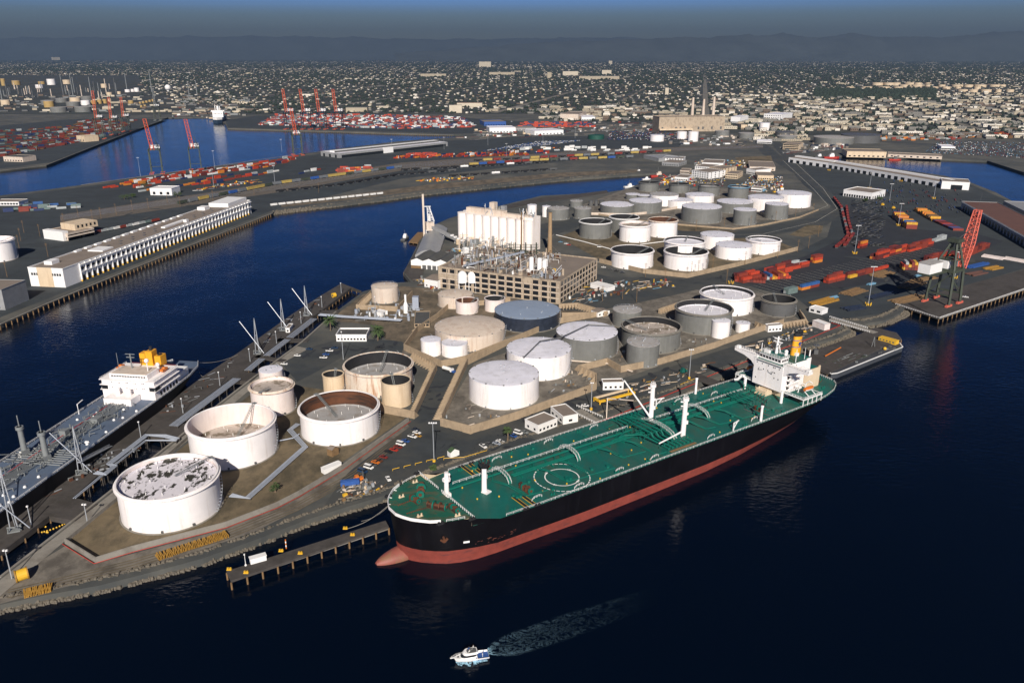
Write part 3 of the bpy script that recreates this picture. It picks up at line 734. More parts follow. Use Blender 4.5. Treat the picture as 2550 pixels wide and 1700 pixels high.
# foremast on forecastle break
b=MB().use('white');b.cyl(28.8,4.5,16.5,28.2,1.15,.95,14);b.box(28.8,4.5,25,4.6,.7,.3,.4);b.cyl(28.8,4.5,24.2,25,1.9,1.9,14)
b.sphere(30.6,5.4,26.2,.7);b.sphere(27.2,3.4,26.2,.6);b.box(28.8,4.5,16.5,3,3,1.6)
P_('foremast',b,smooth=True)
# white post with black rosette of vents
b=MB().use('white');b.cyl(44.4,-1.8,16.5,28.6,1.25,1.1,14);b.box(45,-2.6,16.5,3.4,3.2,.5,.3);b.cyl(45.8,-1,22.5,24.3,.7)
pm=P_('vent_post',b,smooth=True)
b=MB().use('black');b.cyl(44.4,-1.8,28.6,29.6,1.5,1.9,14)
for k in range(8):
 a=k*math.pi/4;b.tube([(44.4+1.3*math.cos(a),-1.8+1.3*math.sin(a),29.3),(44.4+2.4*math.cos(a),-1.8+2.4*math.sin(a),31.2),(44.4+2.5*math.cos(a),-1.8+2.5*math.sin(a),31.9)],.4,6)
P_('vent_rosette',b,pm)
# kingposts and derrick booms
for x,y,tip in ((158.9,10.6,(144,17,41)),(159.7,-11.9,(139,-15.5,19.5))):
 b=MB().use('white');b.cyl(x,y,16.5,37.2,1.35,1.15,16);b.cyl(x,y,36.2,37.6,1.7,1.7,16);b.beam((x-2,y+1.5,35.5),(x,y,35.5),.6);b.beam((x-2,y+1.2,33.2),(x,y,33.2),.5)
 b.cyl(x+.9,y-1,23.5,25.2,.8,.8,8);b.cyl(x+1.0,y-.6,28.5,29.4,.9,.9,8)
 kp=P_('kingpost',b,smooth=True)
 b=MB().use('wht');b.tube([(x-1.4,y-.5,19.5),tip],[.55,.38],8);P_('derrick_boom',b,kp,smooth=True)
 b=MB().use('wht')
 for k in range(8):
  a=k*math.pi/4;b.beam((x+1.1*math.cos(a),y+1.1*math.sin(a),37.6),(x+1.1*math.cos(a),y+1.1*math.sin(a),38.8),.12)
 b.tube([(x+1.1*math.cos(k*math.pi/6),y+1.1*math.sin(k*math.pi/6),38.8) for k in range(13)],.08,4,caps=False)
 P_('crow_rail',b,kp)
for x,y,h in ((207,23,9.5),(208,-22.6,8.6)):
 b=MB().use('white');b.cyl(x,y,16.5,16.5+h,.75,.65,12);b.cyl(x,y,16+h,17.2+h,.85,.85,12)
 p=P_('hose_post',b,smooth=True)
 b=MB().use('black');b.cyl(x,y,17.2+h,17.8+h,.95,.8,12);P_('post_cap',b,p)
# small side davits
for x,y,sd in ((186,-22.5,1),(175,22.8,-1)):
 b=MB().use('wht');b.beam((x,y,16.5),(x,y,20.8),.5);b.beam((x,y,20.8),(x+5,y+1*sd,20.8),.5);b.beam((x,y,17.4),(x+4,y+.8*sd,20.8),.35);P_('davit',b)
# mooring winches
def winch(x,y,a,s=1.0,z=16.5):
 b=MB().use('greenp');c,s_=math.cos(a),math.sin(a)
 for o,r in ((-3.2,1.3),(-1.1,1.3),(1.1,1.5),(3.2,.9)):
  b.use('rustin' if o in (-1.1,3.2) else 'greenp')
  cx,cy=x+o*c*s,y+o*s_*s
  b.tube([(cx-.25*c,cy-.25*s_,z+1.4),(cx+.25*c,cy+.25*s_,z+1.4)],r*s,14)
 b.tube([(x-3.6*c*s,y-3.6*s_*s,z+1.4),(x+3.6*c*s,y+3.6*s_*s,z+1.4)],.55*s,8)
 b.box(x,y,z,6.5*s,2*s,.5,a);b.box(x+1.8*c,y+1.8*s_,z,1.6,2.4,2.2,a)
 return P_('winch',b)
for v in ((17,-7.5,2.2,1.3,20.3),(18,8,1.0,1.4,20.3),(12,2.5,1.7,.9,20.3),(22,-13,1.57,.9,20.3),(60.5,-11,1.57,1.2,16.5),(57,15,1.57,1,16.5),(218,-14,1.57,1,16.5),(282,-6,.2,1,16.5),(283,7,-.2,1,16.5)):
 winch(*v)
# anchor windlass chains on forecastle
for y in (-5,4):
 b=MB().use('rustin')
 for k in range(12): b.sphere(14.5-k*.9,y+(1 if y<0 else-1)*k*.05,20.55,.38,6,4)
 P_('anchor_chain',b)
# bollards
for x,y in ((9,9),(8,-9),(20,17),(21,-17.5),(46,-22),(46,21),(68,-21),(105,-22),(125,-22),(196,-22),(228,-22),(75,21.5),(118,21.5),(190,21.5),(262,-19),(276,-14),(264,19),(277,14)):
 b=MB().use('greenp' if x>30 else 'cream');z=20.3 if x<30 else 16.5
 for o in (-.8,.8): b.cyl(x+o,y,z,z+1.2,.38,.38,8)
 b.box(x,y,z,2.6,1,.2);P_('bollard',b)
# black rollers in the rail
for x,y,z in ((24.4,-23.2,20.3),(24.4,23.2,20.3),(51,-24.2,16.5),(57,-24.3,16.5),(4.5,12.5,20.3),(12,-19,20.3),(48,24.2,16.5),(54,24.2,16.5)):
 b=MB().use('black');b.cyl(x-.8,y,z,z+1.1,.55,.55,8);b.cyl(x+.8,y,z,z+1.1,.55,.55,8);b.box(x,y,z,3,1.3,.5);P_('fairlead',b)
# fore and aft pipe run and catwalk
b=MB().use('greenp')
b.tube([(30,6.2,18.2),(140,5.6,18.2)],.55,8);b.tube([(158,5.4,18.2),(238,5.0,18.2)],.55,8)
for o in (0,-1.4): b.tube([(62,2.6+o,17.5),(232,1.6+o,17.5)],.45,8)
for x in range(66,232,9): b.box(x,2.4,16.5,.5,7,.9)
P_('cargo_pipe_run',b,smooth=True)
b=MB().use('green');b.box(86,8.2,18.9,106,1.5,.15,-.004);b.box(194,7.6,18.9,70,1.5,.15,-.004)
for x in range(36,230,6):
 if not 139<x<159: b.box(x,8.1-(x-86)*.004,16.5,.25,.25,2.4)
cw=P_('catwalk',b)
b=MB().use('wht')
for x0,x1 in ((34,139),(159,228)):
 for o in (-.75,): rails(b,[(x0,8.3+o-(x0-86)*.004,19.05),(x1,8.3+o-(x1-86)*.004,19.05)],1.3,3.4,.13)
P_('catwalk_rail',b,cw)
# arched crossings
def arch(x,y0,y1,h=3.6,w=1.6):
 b=MB().use('greenp');n=9;pts=[]
 for i in range(n+1):
  t=i/n;pts.append((x,y0+(y1-y0)*t,16.5+h*math.sin(math.pi*t) ** .45))
 for p,q in zip(pts,pts[1:]): b.beam(p,q,w,.2)
 o=P_('cross_bridge',b)
 b=MB().use('wht')
 for d_ in (-w/2,w/2): rails(b,[(p[0]+d_,p[1],p[2]) for p in pts],1.2,1.6,.12)
 P_('bridge_rail',b,o)
arch(58,-2.5,12,3.2);arch(98,-3,12,3.4);arch(187,-5,12,3.4);arch(152.5,-14,13,4.2,1.8)
# cross pipes forming the manifold
b=MB().use('greenp')
for k,x in enumerate((142.5,145.5,148.5)):
 o=k*.6
 b.tube([(x,-19.5,18.6),(x,-8-o,18.6),(x,-6-o,20.6),(x,9+o,20.6),(x,11+o,18.6),(x,20.5,18.6)],.5,8)
for x,s_ in ((138,1),(151.5,-1)):
 b.tube([(x-14*s_,2.6,17.6),(x-6*s_,2.2,18.6),(x,-4,20),(x+1.5*s_,-14,19.2)],.42,8)
 b.tube([(x-13*s_,1.2,17.6),(x-5*s_,4,19),(x,10,19.4),(x+2*s_,17,18.6)],.42,8)
P_('manifold_pipes',b,smooth=True)
for sd in (-1,1):
 b=MB().use('green');b.box(149,sd*18.5,16.5,20,6.2,1.0);b.use('greenp')
 for k in range(7):
  x=140.5+k*2.7;b.tube([(x,sd*16,18.2),(x,sd*20.6,18.2)],.42,8);b.tube([(x,sd*17.6,18),(x,sd*17.6,19.8)],.3,6)
  b.tube([(x,sd*17.6,19.8-.01),(x,sd*17.6,19.95)],.8,10);b.tube([(x,sd*20.6,18.2),(x,sd*20.8,18.2)],.7,10)
 mf=P_('manifold',b,smooth=True)
 b=MB().use('wood' if sd<0 else 'greenp');b.box(149,sd*22.2,17.3,18,1.6,.2);P_('drip_tray',b,mf)
b=MB().use('greenp')
for x in range(138,160,3):
 for y in (-6,-3,0,3,7,10): b.beam((x,y,16.5),(x,y,20.2),.2)
for y in (-6,0,7): b.beam((138,y,20.2),(160,y,20.2),.3)
P_('pipe_stands',b)
# branch pipes over the deck
rnd=random.Random(11);b=MB().use('greenp')
for x in (52,75,88,112,128,170,180,196,215):
 for sd in (-1,1):
  y1=sd*rnd.uniform(12,20)
  b.tube([(x,3,17.3),(x+2,sd*6,18.6),(x+4,sd*9,17.2),(x+5,y1,16.9),(x+5+rnd.uniform(6,16),y1+sd*1.5,16.9)],.26,6)
 b.tube([(x+1.3,3,17.3),(x+3.3,-6,18.4),(x+5.3,-9,17.1),(x+6,-15,16.8)],.22,6)
P_('branch_pipes',b,smooth=True)
b=MB().use('greenp')                                   # frames near the bridge front
for x in (214,216.5,219,222): b.tube([(x,-8,17),(x,-8,20.3),(x,10,20.3),(x,10,17)],.35,6)
for k in range(10): b.tube([(226+k,-12+2.6*k,17),(226+k,-12+2.6*k,19.4),(232+k*.4,-10+2.4*k,19.4)],.4,6)
P_('pump_room_pipes',b,smooth=True)
# deck clutter: hatches, pipes, little hoops
b0=MB().use('greenp');b0.cyl(0,0,0,.9,.8,.8,10);b0.cyl(0,0,.9,1.1,1.0,1.0,10)
h0=b0.build('tank_hatch',ship);h0.location=(66,-6,16.5)
b0=MB().use('wht');rails(b0,[(-3,0,0),(-1.5,0,.8),(1.5,0,.8),(3,0,0)],1.1,1.5,.14)
r0=b0.build('hoop_rail',ship);r0.location=(82,-22.4,16.5);r0.rotation_euler=(0,0,.1)
b0=MB().use('yellow');b0.cyl(0,0,0,.5,.35,.35,8)
y0_=b0.build('sounding_cap',ship);y0_.location=(70,10,16.5)
for i in range(26):
 dup(h0,(rnd.uniform(50,225),rnd.choice((-1,1))*rnd.uniform(10,21),16.5),parent=ship)
for x,y in ((60,-20),(107,-21.6),(130,-21.6),(170,-21.6),(206,-20),(66,20),(98,21),(128,21),(190,20.5),(215,16)): dup(r0,(x,y,16.5),.12,parent=ship)
for i in range(40): dup(y0_,(rnd.uniform(36,225),rnd.choice((-1,1))*rnd.uniform(4,22),16.5),parent=ship)
# slim lines on deck (seams) and twin striped tracks
for x,y in ((52.5,-18.2),(56.5,-18.2),(49,18),(53,18)):
 b=MB().use('black');b.box(x,y,16.5,1.6,11,.1);b.use('yellow')
 for o in (-.85,.85): b.box(x+o,y,16.5,.22,11,.12)
 P_('chafe_track',b)
for x in (213,217): b=MB().use('dgrey');b.box(x,-14,16.5,.8,14,.1);P_('chafe_track',b)
b=MB().use('fcgreen')
for x in range(70,235,13):
 for sd in (-1,1): b.box(x,sd*15.5,16.46,.18,14,.06)
P_('deck_seams',b)
# helicopter circle: dashed outer ring, full inner ring, four distance numbers
b=MB().use('wht');cx,cy=81.3,-9.7-1.2
def arc(r0,r1,a0,a1,k,z=16.53):
 vs=[]
 for i in range(k+1):
  a=a0+(a1-a0)*i/k
  vs += [(cx+r0*math.cos(a),cy+r0*math.sin(a),z),(cx+r1*math.cos(a),cy+r1*math.sin(a),z)]
 b.add(vs,[(2*i,2*i+1,2*i+3,2*i+2) for i in range(k)])
for i in range(36): arc(12.6,13.15,i*math.pi/18,(i+.72)*math.pi/18,2)
arc(7.6,8.15,0,2*math.pi,72)
P_('helicopter_circle',b)
def text(body,size,loc,rot,mk,par,name='lettering',ext=.02):
 cu=bpy.data.curves.new(name,'FONT');cu.body=body;cu.size=size;cu.extrude=ext;cu.align_x='CENTER';cu.align_y='CENTER'
 tmp=bpy.data.objects.new(name,cu);S.collection.objects.link(tmp)
 dg=bpy.context.evaluated_depsgraph_get();me=bpy.data.meshes.new_from_object(tmp.evaluated_get(dg));bpy.data.objects.remove(tmp)
 me.materials.clear();me.materials.append(M[mk])
 o=bpy.data.objects.new(name,me);S.collection.objects.link(o);o.parent=par;o.location=loc;o.rotation_euler=rot
 return o
for k in range(4):
 a=k*math.pi/2+.5
 text('10',1.9,(cx+7.9*math.cos(a),cy+7.9*math.sin(a),16.6),(0,0,a-math.pi/2),'wht',ship,'distance_number')
# ---- accommodation block
b=MB().use('white');b.prism([(241,-9.5),(260,-9.5),(260,10.5),(241,10.5)],20.5,36,bottom=True)
hs=P_('bridge_house',b)
b=MB().use('cream');b.prism([(244,-9),(262,-9),(262,10),(244,10)],16.5,20.5);b.box(240,1,16.5,6,7,2.8);b.beam((236,-2,16.5),(240,-2,20),.5);b.beam((236,4,16.5),(240,4,20),.5)
P_('house_base',b,hs)
b=MB().use('white');b.prism([(260,-8.5),(277,-8.5),(277,9),(260,9)],16.5,28);b.prism([(260.1,-8.6),(268,-8.6),(268,9),(260.1,9)],28,36)
P_('engine_casing',b,hs)
b=MB().use('green');b.box(268.5,.2,28,17,17,.12);b.box(252,.5,36,22,20,.12);b.box(263.5,.2,36.01,8.5,17,.12)
P_('upper_decks',b,hs)
b=MB().use('cream');b.prism([(276.9,-9),(278,-9),(278,-8.2),(276.9,-8.2)],16.5,29);b.box(270,-9.0,16.5,14,.5,12)
P_('screen_wall',b,hs)
# wings: long tapering brackets out to both sides
for sd in (-1,1):
 b=MB().use('white');y0=9*sd;y1=25.5*sd
 vs=[]
 for y,z0,z1 in ((y0,29.5,37.2),(y0+sd*4,33.2,37.2),(y0+sd*9,35,37.2),(y1,35.9,37.2)):
  vs += [(241.2,y,z0),(245.2,y,z0),(245.2,y,z1),(241.2,y,z1)]
 fs=[]
 for i in range(3):
  for k in range(4): fs.append((i*4+k,i*4+(k+1) % 4,i*4+4+(k+1) % 4,i*4+4+k))
 fs += [(0,1,2,3),(15,14,13,12)]
 b.add(vs,fs);wg=P_('bridge_wing',b,hs)
 b=MB().use('wht');rails(b,[(241.3,y0,37.2),(241.3,y1,37.2),(245.1,y1,37.2),(245.1,y0,37.2)],1.1,1.6,.14);b.box(243.2,y1-sd*1.2,37.2,2,1.8,1.6);P_('wing_rail',b,wg)
# wheelhouse
b=MB().use('white');b.prism([(242.5,-6.5),(249,-6.5),(249,8.5),(242.5,8.5)],36.12,39.4);b.box(245.7,1,39.4,7.4,16,.3)
wh=P_('wheelhouse',b,hs)
b=MB().use('green');b.box(245.7,1,39.7,7,15.6,.1);P_('wheelhouse_top',b,wh)
for k in range(7):
 b=MB().use('glass');b.box(242.47,-5.3+k*2.1,37.3,.15,1.6,1.3);P_('window',b,wh)
for k in range(3):
 b=MB().use('glass');b.box(244+k*1.9,-6.53,37.3,1.3,.15,1.3);P_('window',b,wh)
b=MB().use('wht');rails(b,[(242.4,8.8,39.7),(242.4,-6.8,39.7),(249,-6.8,39.7),(249,8.8,39.7),(242.4,8.8,39.7)],1.1,1.6,.14);P_('wheelhouse_rail',b,wh)
b=MB().use('glass')
pw=[(y,z) for z in (24,27.2,30.4,33.4) for y in (-7,-4.2,-3,.5,3.5,4.8,8.4)]
rnd=random.Random(4)
k0=0
for y,z in pw:
 if rnd.random()<.55: continue
 b=MB().use('glass');b.box(240.97,y,z,.12,.55,.7);P_('porthole',b,hs)
# arrows and pipe rail on the front
b=MB().use('mgrey')
for s_,y in ((1,4.2),(-1,.2)):
 b.beam((240.8,y,30.2),(240.8,y+2.8*s_,29.4),.22);b.beam((240.8,y+2.8*s_,29.4),(240.8,y+2.2*s_,31.0),.22)
b.beam((240.6,-8.3,35.4),(240.6,8.5,35.4),.4)
for y in (-8,-4,0,4,8): b.beam((240.6,y,35.4),(241,y,34.6),.25)
P_('front_fittings',b,hs)
# side balconies and stairs on the near side
for sd,y in ((-1,-9.5),(1,10.5)):
 for z in (20.6,23.8,27,30.2,33.2):
  b=MB().use('white');b.box(250.5,y+sd*1.5,z,12,3,.3);b.box(256.3,y+sd*1.5,z,.2,3,1.3);bl=P_('balcony',b,hs)
  b=MB().use('wht');rails(b,[(244.6,y+sd*2.9,z+.3),(256.3,y+sd*2.9,z+.3)],1.1,1.5,.15);b.beam((246,y+sd*1.2,z-2.9),(251,y+sd*1.2,z+.2),.9,.2);P_('stair_rail',b,bl)
  b=MB().use('glass');b.box(247.5,y+sd*.06,z+.4,3.2,.12,1.9);b.box(253,y+sd*.06,z+1,.7,.12,.8);P_('window',b,bl)
# funnel
b=MB().use('funnel')
def fring(z,k): return [(264.5+(3.6*k)*math.cos(a)*(1.15)+(z-36)*.06,.2+2.7*k*math.sin(a),z) for a in [2*math.pi*i/20 for i in range(20)]]
def fun(z0,z1,mk,g=1.0):
 b=MB().use(mk);k0,k1=1-(z0-28)*.012,1-(z1-28)*.012
 vs=fring(z0,k0*g)+fring(z1,k1*g)
 b.add(vs,[(i,(i+1) % 20,20+(i+1) % 20,20+i) for i in range(20)]+[tuple(range(20,40))]);return b
fn=P_('funnel',fun(36,47.5,'funnel'),hs,smooth=True)
P_('funnel_top',fun(47.5,49.4,'black',1.02),fn,smooth=True)
P_('funnel_stripe',fun(40.9,41.35,'blue',1.012),fn);P_('funnel_stripe',fun(44.9,45.35,'blue',1.012),fn)
b=MB().use('blue')                                      # broken ring emblem on the funnel side, standing 2 cm proud
for sd in (-1,1):
 for i in range(14):
  a0,a1=.7+i*.33,.7+(i+1)*.33
  yy=.2+sd*2.42
  b.beam((264.6+.95*math.cos(a0),yy,43.1+.95*math.sin(a0)),(264.6+.95*math.cos(a1),yy,43.1+.95*math.sin(a1)),.38,.5)
 b.beam((263.6,yy,43.9),(265.4,yy,42.4),.35);b.beam((264.3,yy,43.1),(266,yy,43.6),.3)
P_('funnel_emblem',b,fn)
b=MB().use('black')
for o in (-1,1): b.tube([(265.5+o,.2,49),(266+o,.2,51.3)],.5,8)
P_('exhaust_pipe',b,fn)
b=MB().use('wht');b.box(262.6,-2.3,36.2,1.8,1.8,1.8);b.cyl(268.6,-6.8,36.2,40,.45,.35,8);b.cyl(262,-8,36,43,.2,.12,6);b.cyl(253,-8.6,36.1,44,.25,.15,8)
P_('deck_vents',b,hs)
# radar mast
b=MB().use('wht');b.tube([(247.5,1,39.7),(248,1,50)],[.9,.45],8);b.tube([(249.8,2.2,39.7),(248.2,1.2,47)],.3,6);b.tube([(249.8,-.2,39.7),(248.2,.8,47)],.3,6)
b.box(248,1,46.5,1.4,5.5,.4);b.box(247.6,1,48.6,.9,3.8,.35,.5);b.box(247,-1.2,45.5,3.2,.5,.4,.4);b.beam((248,-3,48.8),(248,5,48.8),.2);b.cyl(249.5,-4.2,39.7,41.5,1.1,.9,10);b.sphere(249.5,-4.2,42,1.1);b.box(244,4.5,39.8,2,3.2,1.8)
P_('radar_mast',b,hs)
b=MB().use('wht');b.cyl(243.2,8,39.7,45,.25,.2,6);b.cyl(267,5,36,47,.12,.08,5);P_('antenna',b,hs)
# big goose-neck vents on the main deck before the house
for y in (12.2,-13.5):
 b=MB().use('wht');b.tube([(237,y,16.5),(237,y,23.2),(237,y+1.2,24.3),(237,y+2.6,24.1),(236,y+4.6,21),(235.5,y+6.4,20.4)] if y>0 else [(237,y,16.5),(237,y,24)],.85,10)
 P_('gooseneck_vent',b,smooth=True)
# lifeboat platforms
for sd in (-1,1):
 b=MB().use('green');b.box(251,sd*17.5,20.5,17,13,.25)
 b.use('wht');b.box(251,sd*24,20.35,17.2,.5,.5);b.box(242.5,sd*17.5,20.35,.5,13,.5);b.box(259.5,sd*17.5,20.35,.5,13,.5)
 for x in (242.7,247,251,255,259.3): b.beam((x,sd*23.8,16.5),(x,sd*23.8,20.5),.35)
 rails(b,[(242.6,sd*11,20.8),(242.6,sd*23.8,20.8),(259.4,sd*23.8,20.8)],1.1,1.7,.14)
 pf=P_('boat_deck',b,hs)
 b=MB().use('orange');rg=[]
 for i in range(9):
  t=i/8;x=248.2+7.2*t;w=1.4*math.sin(math.pi*(.12+.76*t)) ** .5
  rg.append([(x,sd*20+w*math.cos(a),24.2+(1.2 if math.sin(a)>0 else 1.35)*math.sin(a)*(w/1.4) ** .5) for a in [2*math.pi*k/12 for k in range(12)]])
 b.add([p for r_ in rg for p in r_],[(j*12+i,j*12+(i+1) % 12,(j+1)*12+(i+1) % 12,(j+1)*12+i) for j in range(8) for i in range(12)]+[tuple(range(12))[::-1],tuple(range(96,108))])
 lbm=b
 for i,f in enumerate(lbm.f):
  if sum(lbm.v[k][2] for k in f)/len(f)<24: 
   if M['wht'] not in lbm.mats: lbm.mats.append(M['wht'])
   lbm.m[i]=lbm.mats.index(M['wht'])
 P_('lifeboat',lbm,pf,smooth=True)
 b=MB().use('wht')
 for x in (248.8,254.8): b.tube([(x,sd*15.5,20.7),(x,sd*16.2,25.5),(x,sd*18,27.2),(x,sd*20.2,26.6)],.3,6);b.beam((x,sd*23,20.7),(x,sd*19.5,23),.35)
 P_('boat_davit',b,pf)
# anchor on the bow, draught stripe, small white patch
b=MB().use('rustin');x,w=H.pt(.045,.80)
b.tube([(x,-w-.3,13.5),(x+.3,-w-.5,11)],.5,6);b.beam((x-1.3,-w-.5,12.4),(x+.2,-w-.4,11),.8);b.beam((x+1.7,-w-.8,12.4),(x+.2,-w-.4,11),.8)
P_('anchor',b)
b=MB().use('wht');x,w=H.pt(.077,.42);b.box(x,-w-.25,8.6,2.6,.2,.8,-.35);P_('load_patch',b)
# draught scales painted up the side, as rows of small ticks proud of the plate
def ticks(x,half,z0,z1,nm):
 b=MB().use('wht');z=z0
 while z<z1:
  b.box(x,-half,z,.3,.06,.28);z += .5
 P_(nm,b)
b=MB().use('wht');ticks(151.5,24.66,3.2,13,'draught_scale')
# hull rub marks
b=MB().use('bulb');rnd=random.Random(2)
for i in range(26):
 u=rnd.uniform(.09,.16);q=rnd.uniform(.34,.5);x,w=H.pt(u,q)
 b.box(x,-w-.02,q*16.5,rnd.uniform(.3,1.2),.06,.08,-.05)
P_('rub_marks',b)
# mooring lines
def rope(label,p,q,sag=1.5,r=.13,mk='greyconc'):
 b=MB().use(mk);pts=[]
 for i in range(9):
  t=i/8;pts.append((p[0]+(q[0]-p[0])*t,p[1]+(q[1]-p[1])*t,p[2]+(q[2]-p[2])*t-sag*math.sin(math.pi*t)))
 b.tube(pts,r,5);b.solo('mooring_rope',label,'rope')
def sw(x,y,z):
 return (SX+x*math.cos(GA)-y*math.sin(GA),SY+x*math.sin(GA)+y*math.cos(GA),z+1.5-x*TRIM)
rope('mooring rope slanting from the green tanker bow down to the low pier',sw(3,8,19),(*G(900,1298,3.4),3.6))
rope('mooring rope from the tanker bow to the edge of the low pier, the longer one',sw(4,9,19),(*G(860,1318,3.4),3.6),2)
# ================= finger wharf, piers, containment walls, pipes, small buildings
WZ=3.9
outer=[(851,705),(800,735),(726,783),(600,873),(505,937),(402,1015),(287,1103),(120,1212),(-80,1345),(-300,1500)]
inner=[(900,724),(875,716),(801,773),(778,789),(715,839),(667,873),(604,924),(570,945),(425,1056),(363,1085),(270,1160),(182,1237),(122,1284),(59,1332),(0,1375),(-150,1490),(-280,1590)]
pl=poly(outer,WZ)+poly(inner[::-1],WZ)
b=MB().use('dkconc');b.prism(pl,1.2,WZ,bottom=True)
wharf=b.solo('wharf','long dark finger wharf with white mooring frames where the grey tanker lies','wharf')
ox,oy,oz=wharf.location
b=MB().use('wood')
for x,y,a in along(poly(outer,WZ),5): b.cyl(x+.6,y,-3,2.2,.45,n=8)
for x,y,a in along(poly(inner,WZ),7): b.cyl(x,y+.3,-3,2.2,.4,n=8)
pk=b.build('piles',wharf,loc=(0,0,0));pk.location=(-ox,-oy,-oz);pk['kind']='stuff'
def bridge(name,label,pts,w,z=WZ,th=.8,mk='dkconc',cat='bridge'):
 b=MB().use(mk);strip(b,[G(x,y,z) for x,y in pts],w,z-th,th);return b.solo(name,label,cat)
for i,(p,w,l) in enumerate([([(690,846),(768,847)],7,'short dark bridge crossing from the finger wharf to the car park'),([(638,886),(708,898)],5,'dark rounded walkway bridge from the wharf beside the silver pipes'),([(795,777),(845,775)],9,'wide bridge joining the wharf tip pipe run to the shore')]):
 bridge('foot_bridge',l,p,w)
for pts,l in (([(425,1056),(363,1085),(442,1095),(500,1050)],'broad dark connecting slab between wharf and shore behind the stained tank'),([(182,1237),(243,1254),(187,1296),(122,1284)],'broad dark connecting slab between wharf and shore near the point'),([(604,924),(570,945),(625,950),(645,930)],'small dark connecting slab beside the rusty-rimmed tank')):
 b=MB().use('dkconc');b.prism(poly(pts,WZ-.01),1.2,WZ-.01,bottom=True);b.solo('connecting_slab',l,'wharf slab')
# silver pipe bundles on racks beside the wharf
def pipe_rack(label,pts,w,n=6,z=5.2,mk='pipe',r=.2,posts=8,cat='pipe rack'):
 P3=[G(x,y,z) for x,y in pts];x0,y0=P3[0]
 t=root('pipe_rack',label,cat,(x0,y0,3.5));P3=[(x-x0,y-y0) for x,y in P3]
 b=MB().use(mk)
 for k in range(n):
  o=(k-(n-1)/2)*w/max(1,n-1) if n>1 else 0;line=[]
  for i,(x,y) in enumerate(P3):
   a=P3[max(0,i-1)];c=P3[min(len(P3)-1,i+1)];d=math.hypot(c[0]-a[0],c[1]-a[1]);nx,ny=-(c[1]-a[1])/d,(c[0]-a[0])/d
   line.append((x+nx*o,y+ny*o,z-3.5+(k % 3)*.05))
  b.tube(line,r,6)
 q=b.build('pipes',t,smooth=True)
 b=MB().use('dkconc')
 for x,y,a in along(P3,posts):
  b.box(x,y,z-4.1,.5,w+1,.35,a);b.box(x-math.sin(a)*w/2,y+math.cos(a)*w/2,-5,.4,.4,z+1,a);b.box(x+math.sin(a)*w/2,y-math.cos(a)*w/2,-5,.4,.4,z+1,a)
 s_=b.build('rack_frame',t);s_['kind']='stuff'
 return t
pipe_rack('wide silver pipe bundle along the wharf, the longest one, ending behind the deep open tank',[(432,1060),(590,942)],5,8)
pipe_rack('silver pipe bundle on the wharf between the two dark footbridges',[(664,885),(716,845)],4.5,7)
pipe_rack('silver pipe bundle at the wharf shore edge ending beside the flat-topped small tank',[(617,922),(652,893)],4.5,7)
pipe_rack('silver pipe bundle from the white control hut to the wharf palms',[(722,840),(782,793)],5,7)
pipe_rack('two thick silver pipes framing the dark water slot opposite the nearest tank',[(442,1093),(410,1085),(365,1083),(272,1155),(285,1160),(262,1180),(238,1176)],2.4,3,r=.4)
pipe_rack('thin silver pipes edging the dark water slot beside the grey tanker',[(440,1096),(363,1096),(282,1160),(185,1240)],1.0,2,r=.25)
pipe_rack('silver pipes on low supports running up the dirt to the white tanks',[(575,1232),(617,1239),(760,1112),(722,1070),(742,1055)],2.6,4,4.4,r=.3)
pipe_rack('white pipe bundle running inland from the wharf palms to the scrubbers',[(795,783),(855,788),(940,793),(1000,797)],4,5,5.5,'pipe',.3)
pipe_rack('long pale pipe with red valves edging the road below the brick chimney',[(1385,585),(1455,602),(1520,620)],.5,1,4.6,'wht',.55)
pipe_rack('long pale pipe in front of the rusty-rimmed white tank',[(1594,609),(1655,601),(1700,590)],.5,1,4.6,'wht',.5)
pipe_rack('dark pipe lying between the deep open tank and its white neighbour',[(690,1098),(730,1090),(745,1080)],.5,1,4.4,'pipe',.35)
pipe_rack('pale pipes between the grey tanks and the buttressed wall',[(1422,898),(1490,903),(1520,905),(1575,925)],.8,2,4.6,'beige',.35)
# mooring frames: crossed white poles on the wharf
def frame(px,py,label,s=1.0,a=0.0):
 x,y=G(px,py,WZ);t=root('mooring_mast',label,'loading mast',(x,y,WZ),a,'crossed loading masts on the wharf')
 b=MB().use('steel');b.tube([(-1.5,0,0),(0,0,26*s)],.28,6);b.tube([(1.5,0,0),(0,0,26*s)],.28,6);b.tube([(0,3,0),(0,0,14)],.2,6);b.build('mast',t)
 b=MB().use('steel');b.tube([(5*s,-2,1),(-11*s,2,23*s)],.26,6);b.build('boom',t)
 b=MB().use('mgrey');b.box(0,0,0,5,4,.5);b.box(2,1,.5,1.5,1.5,1.4);b.tube([(-2,-2,.5),(-2,-2,3),(1,-3,3),(3,-2,.8)],.3,6);b.build('loading_pipes',t)
frame(642,880,'crossed white loading mast above the dark walkway bridge')
frame(706,822,'crossed white loading mast next to the white control hut',.95)
frame(764,785,'crossed white loading mast closest to the wharf palms',.95)
frame(204,1178,'crossed white loading mast before the grey tanker gangway',1.0,.3)
frame(36,1320,'tall crossed loading mast at the picture edge by the grey tanker',1.25,.4)
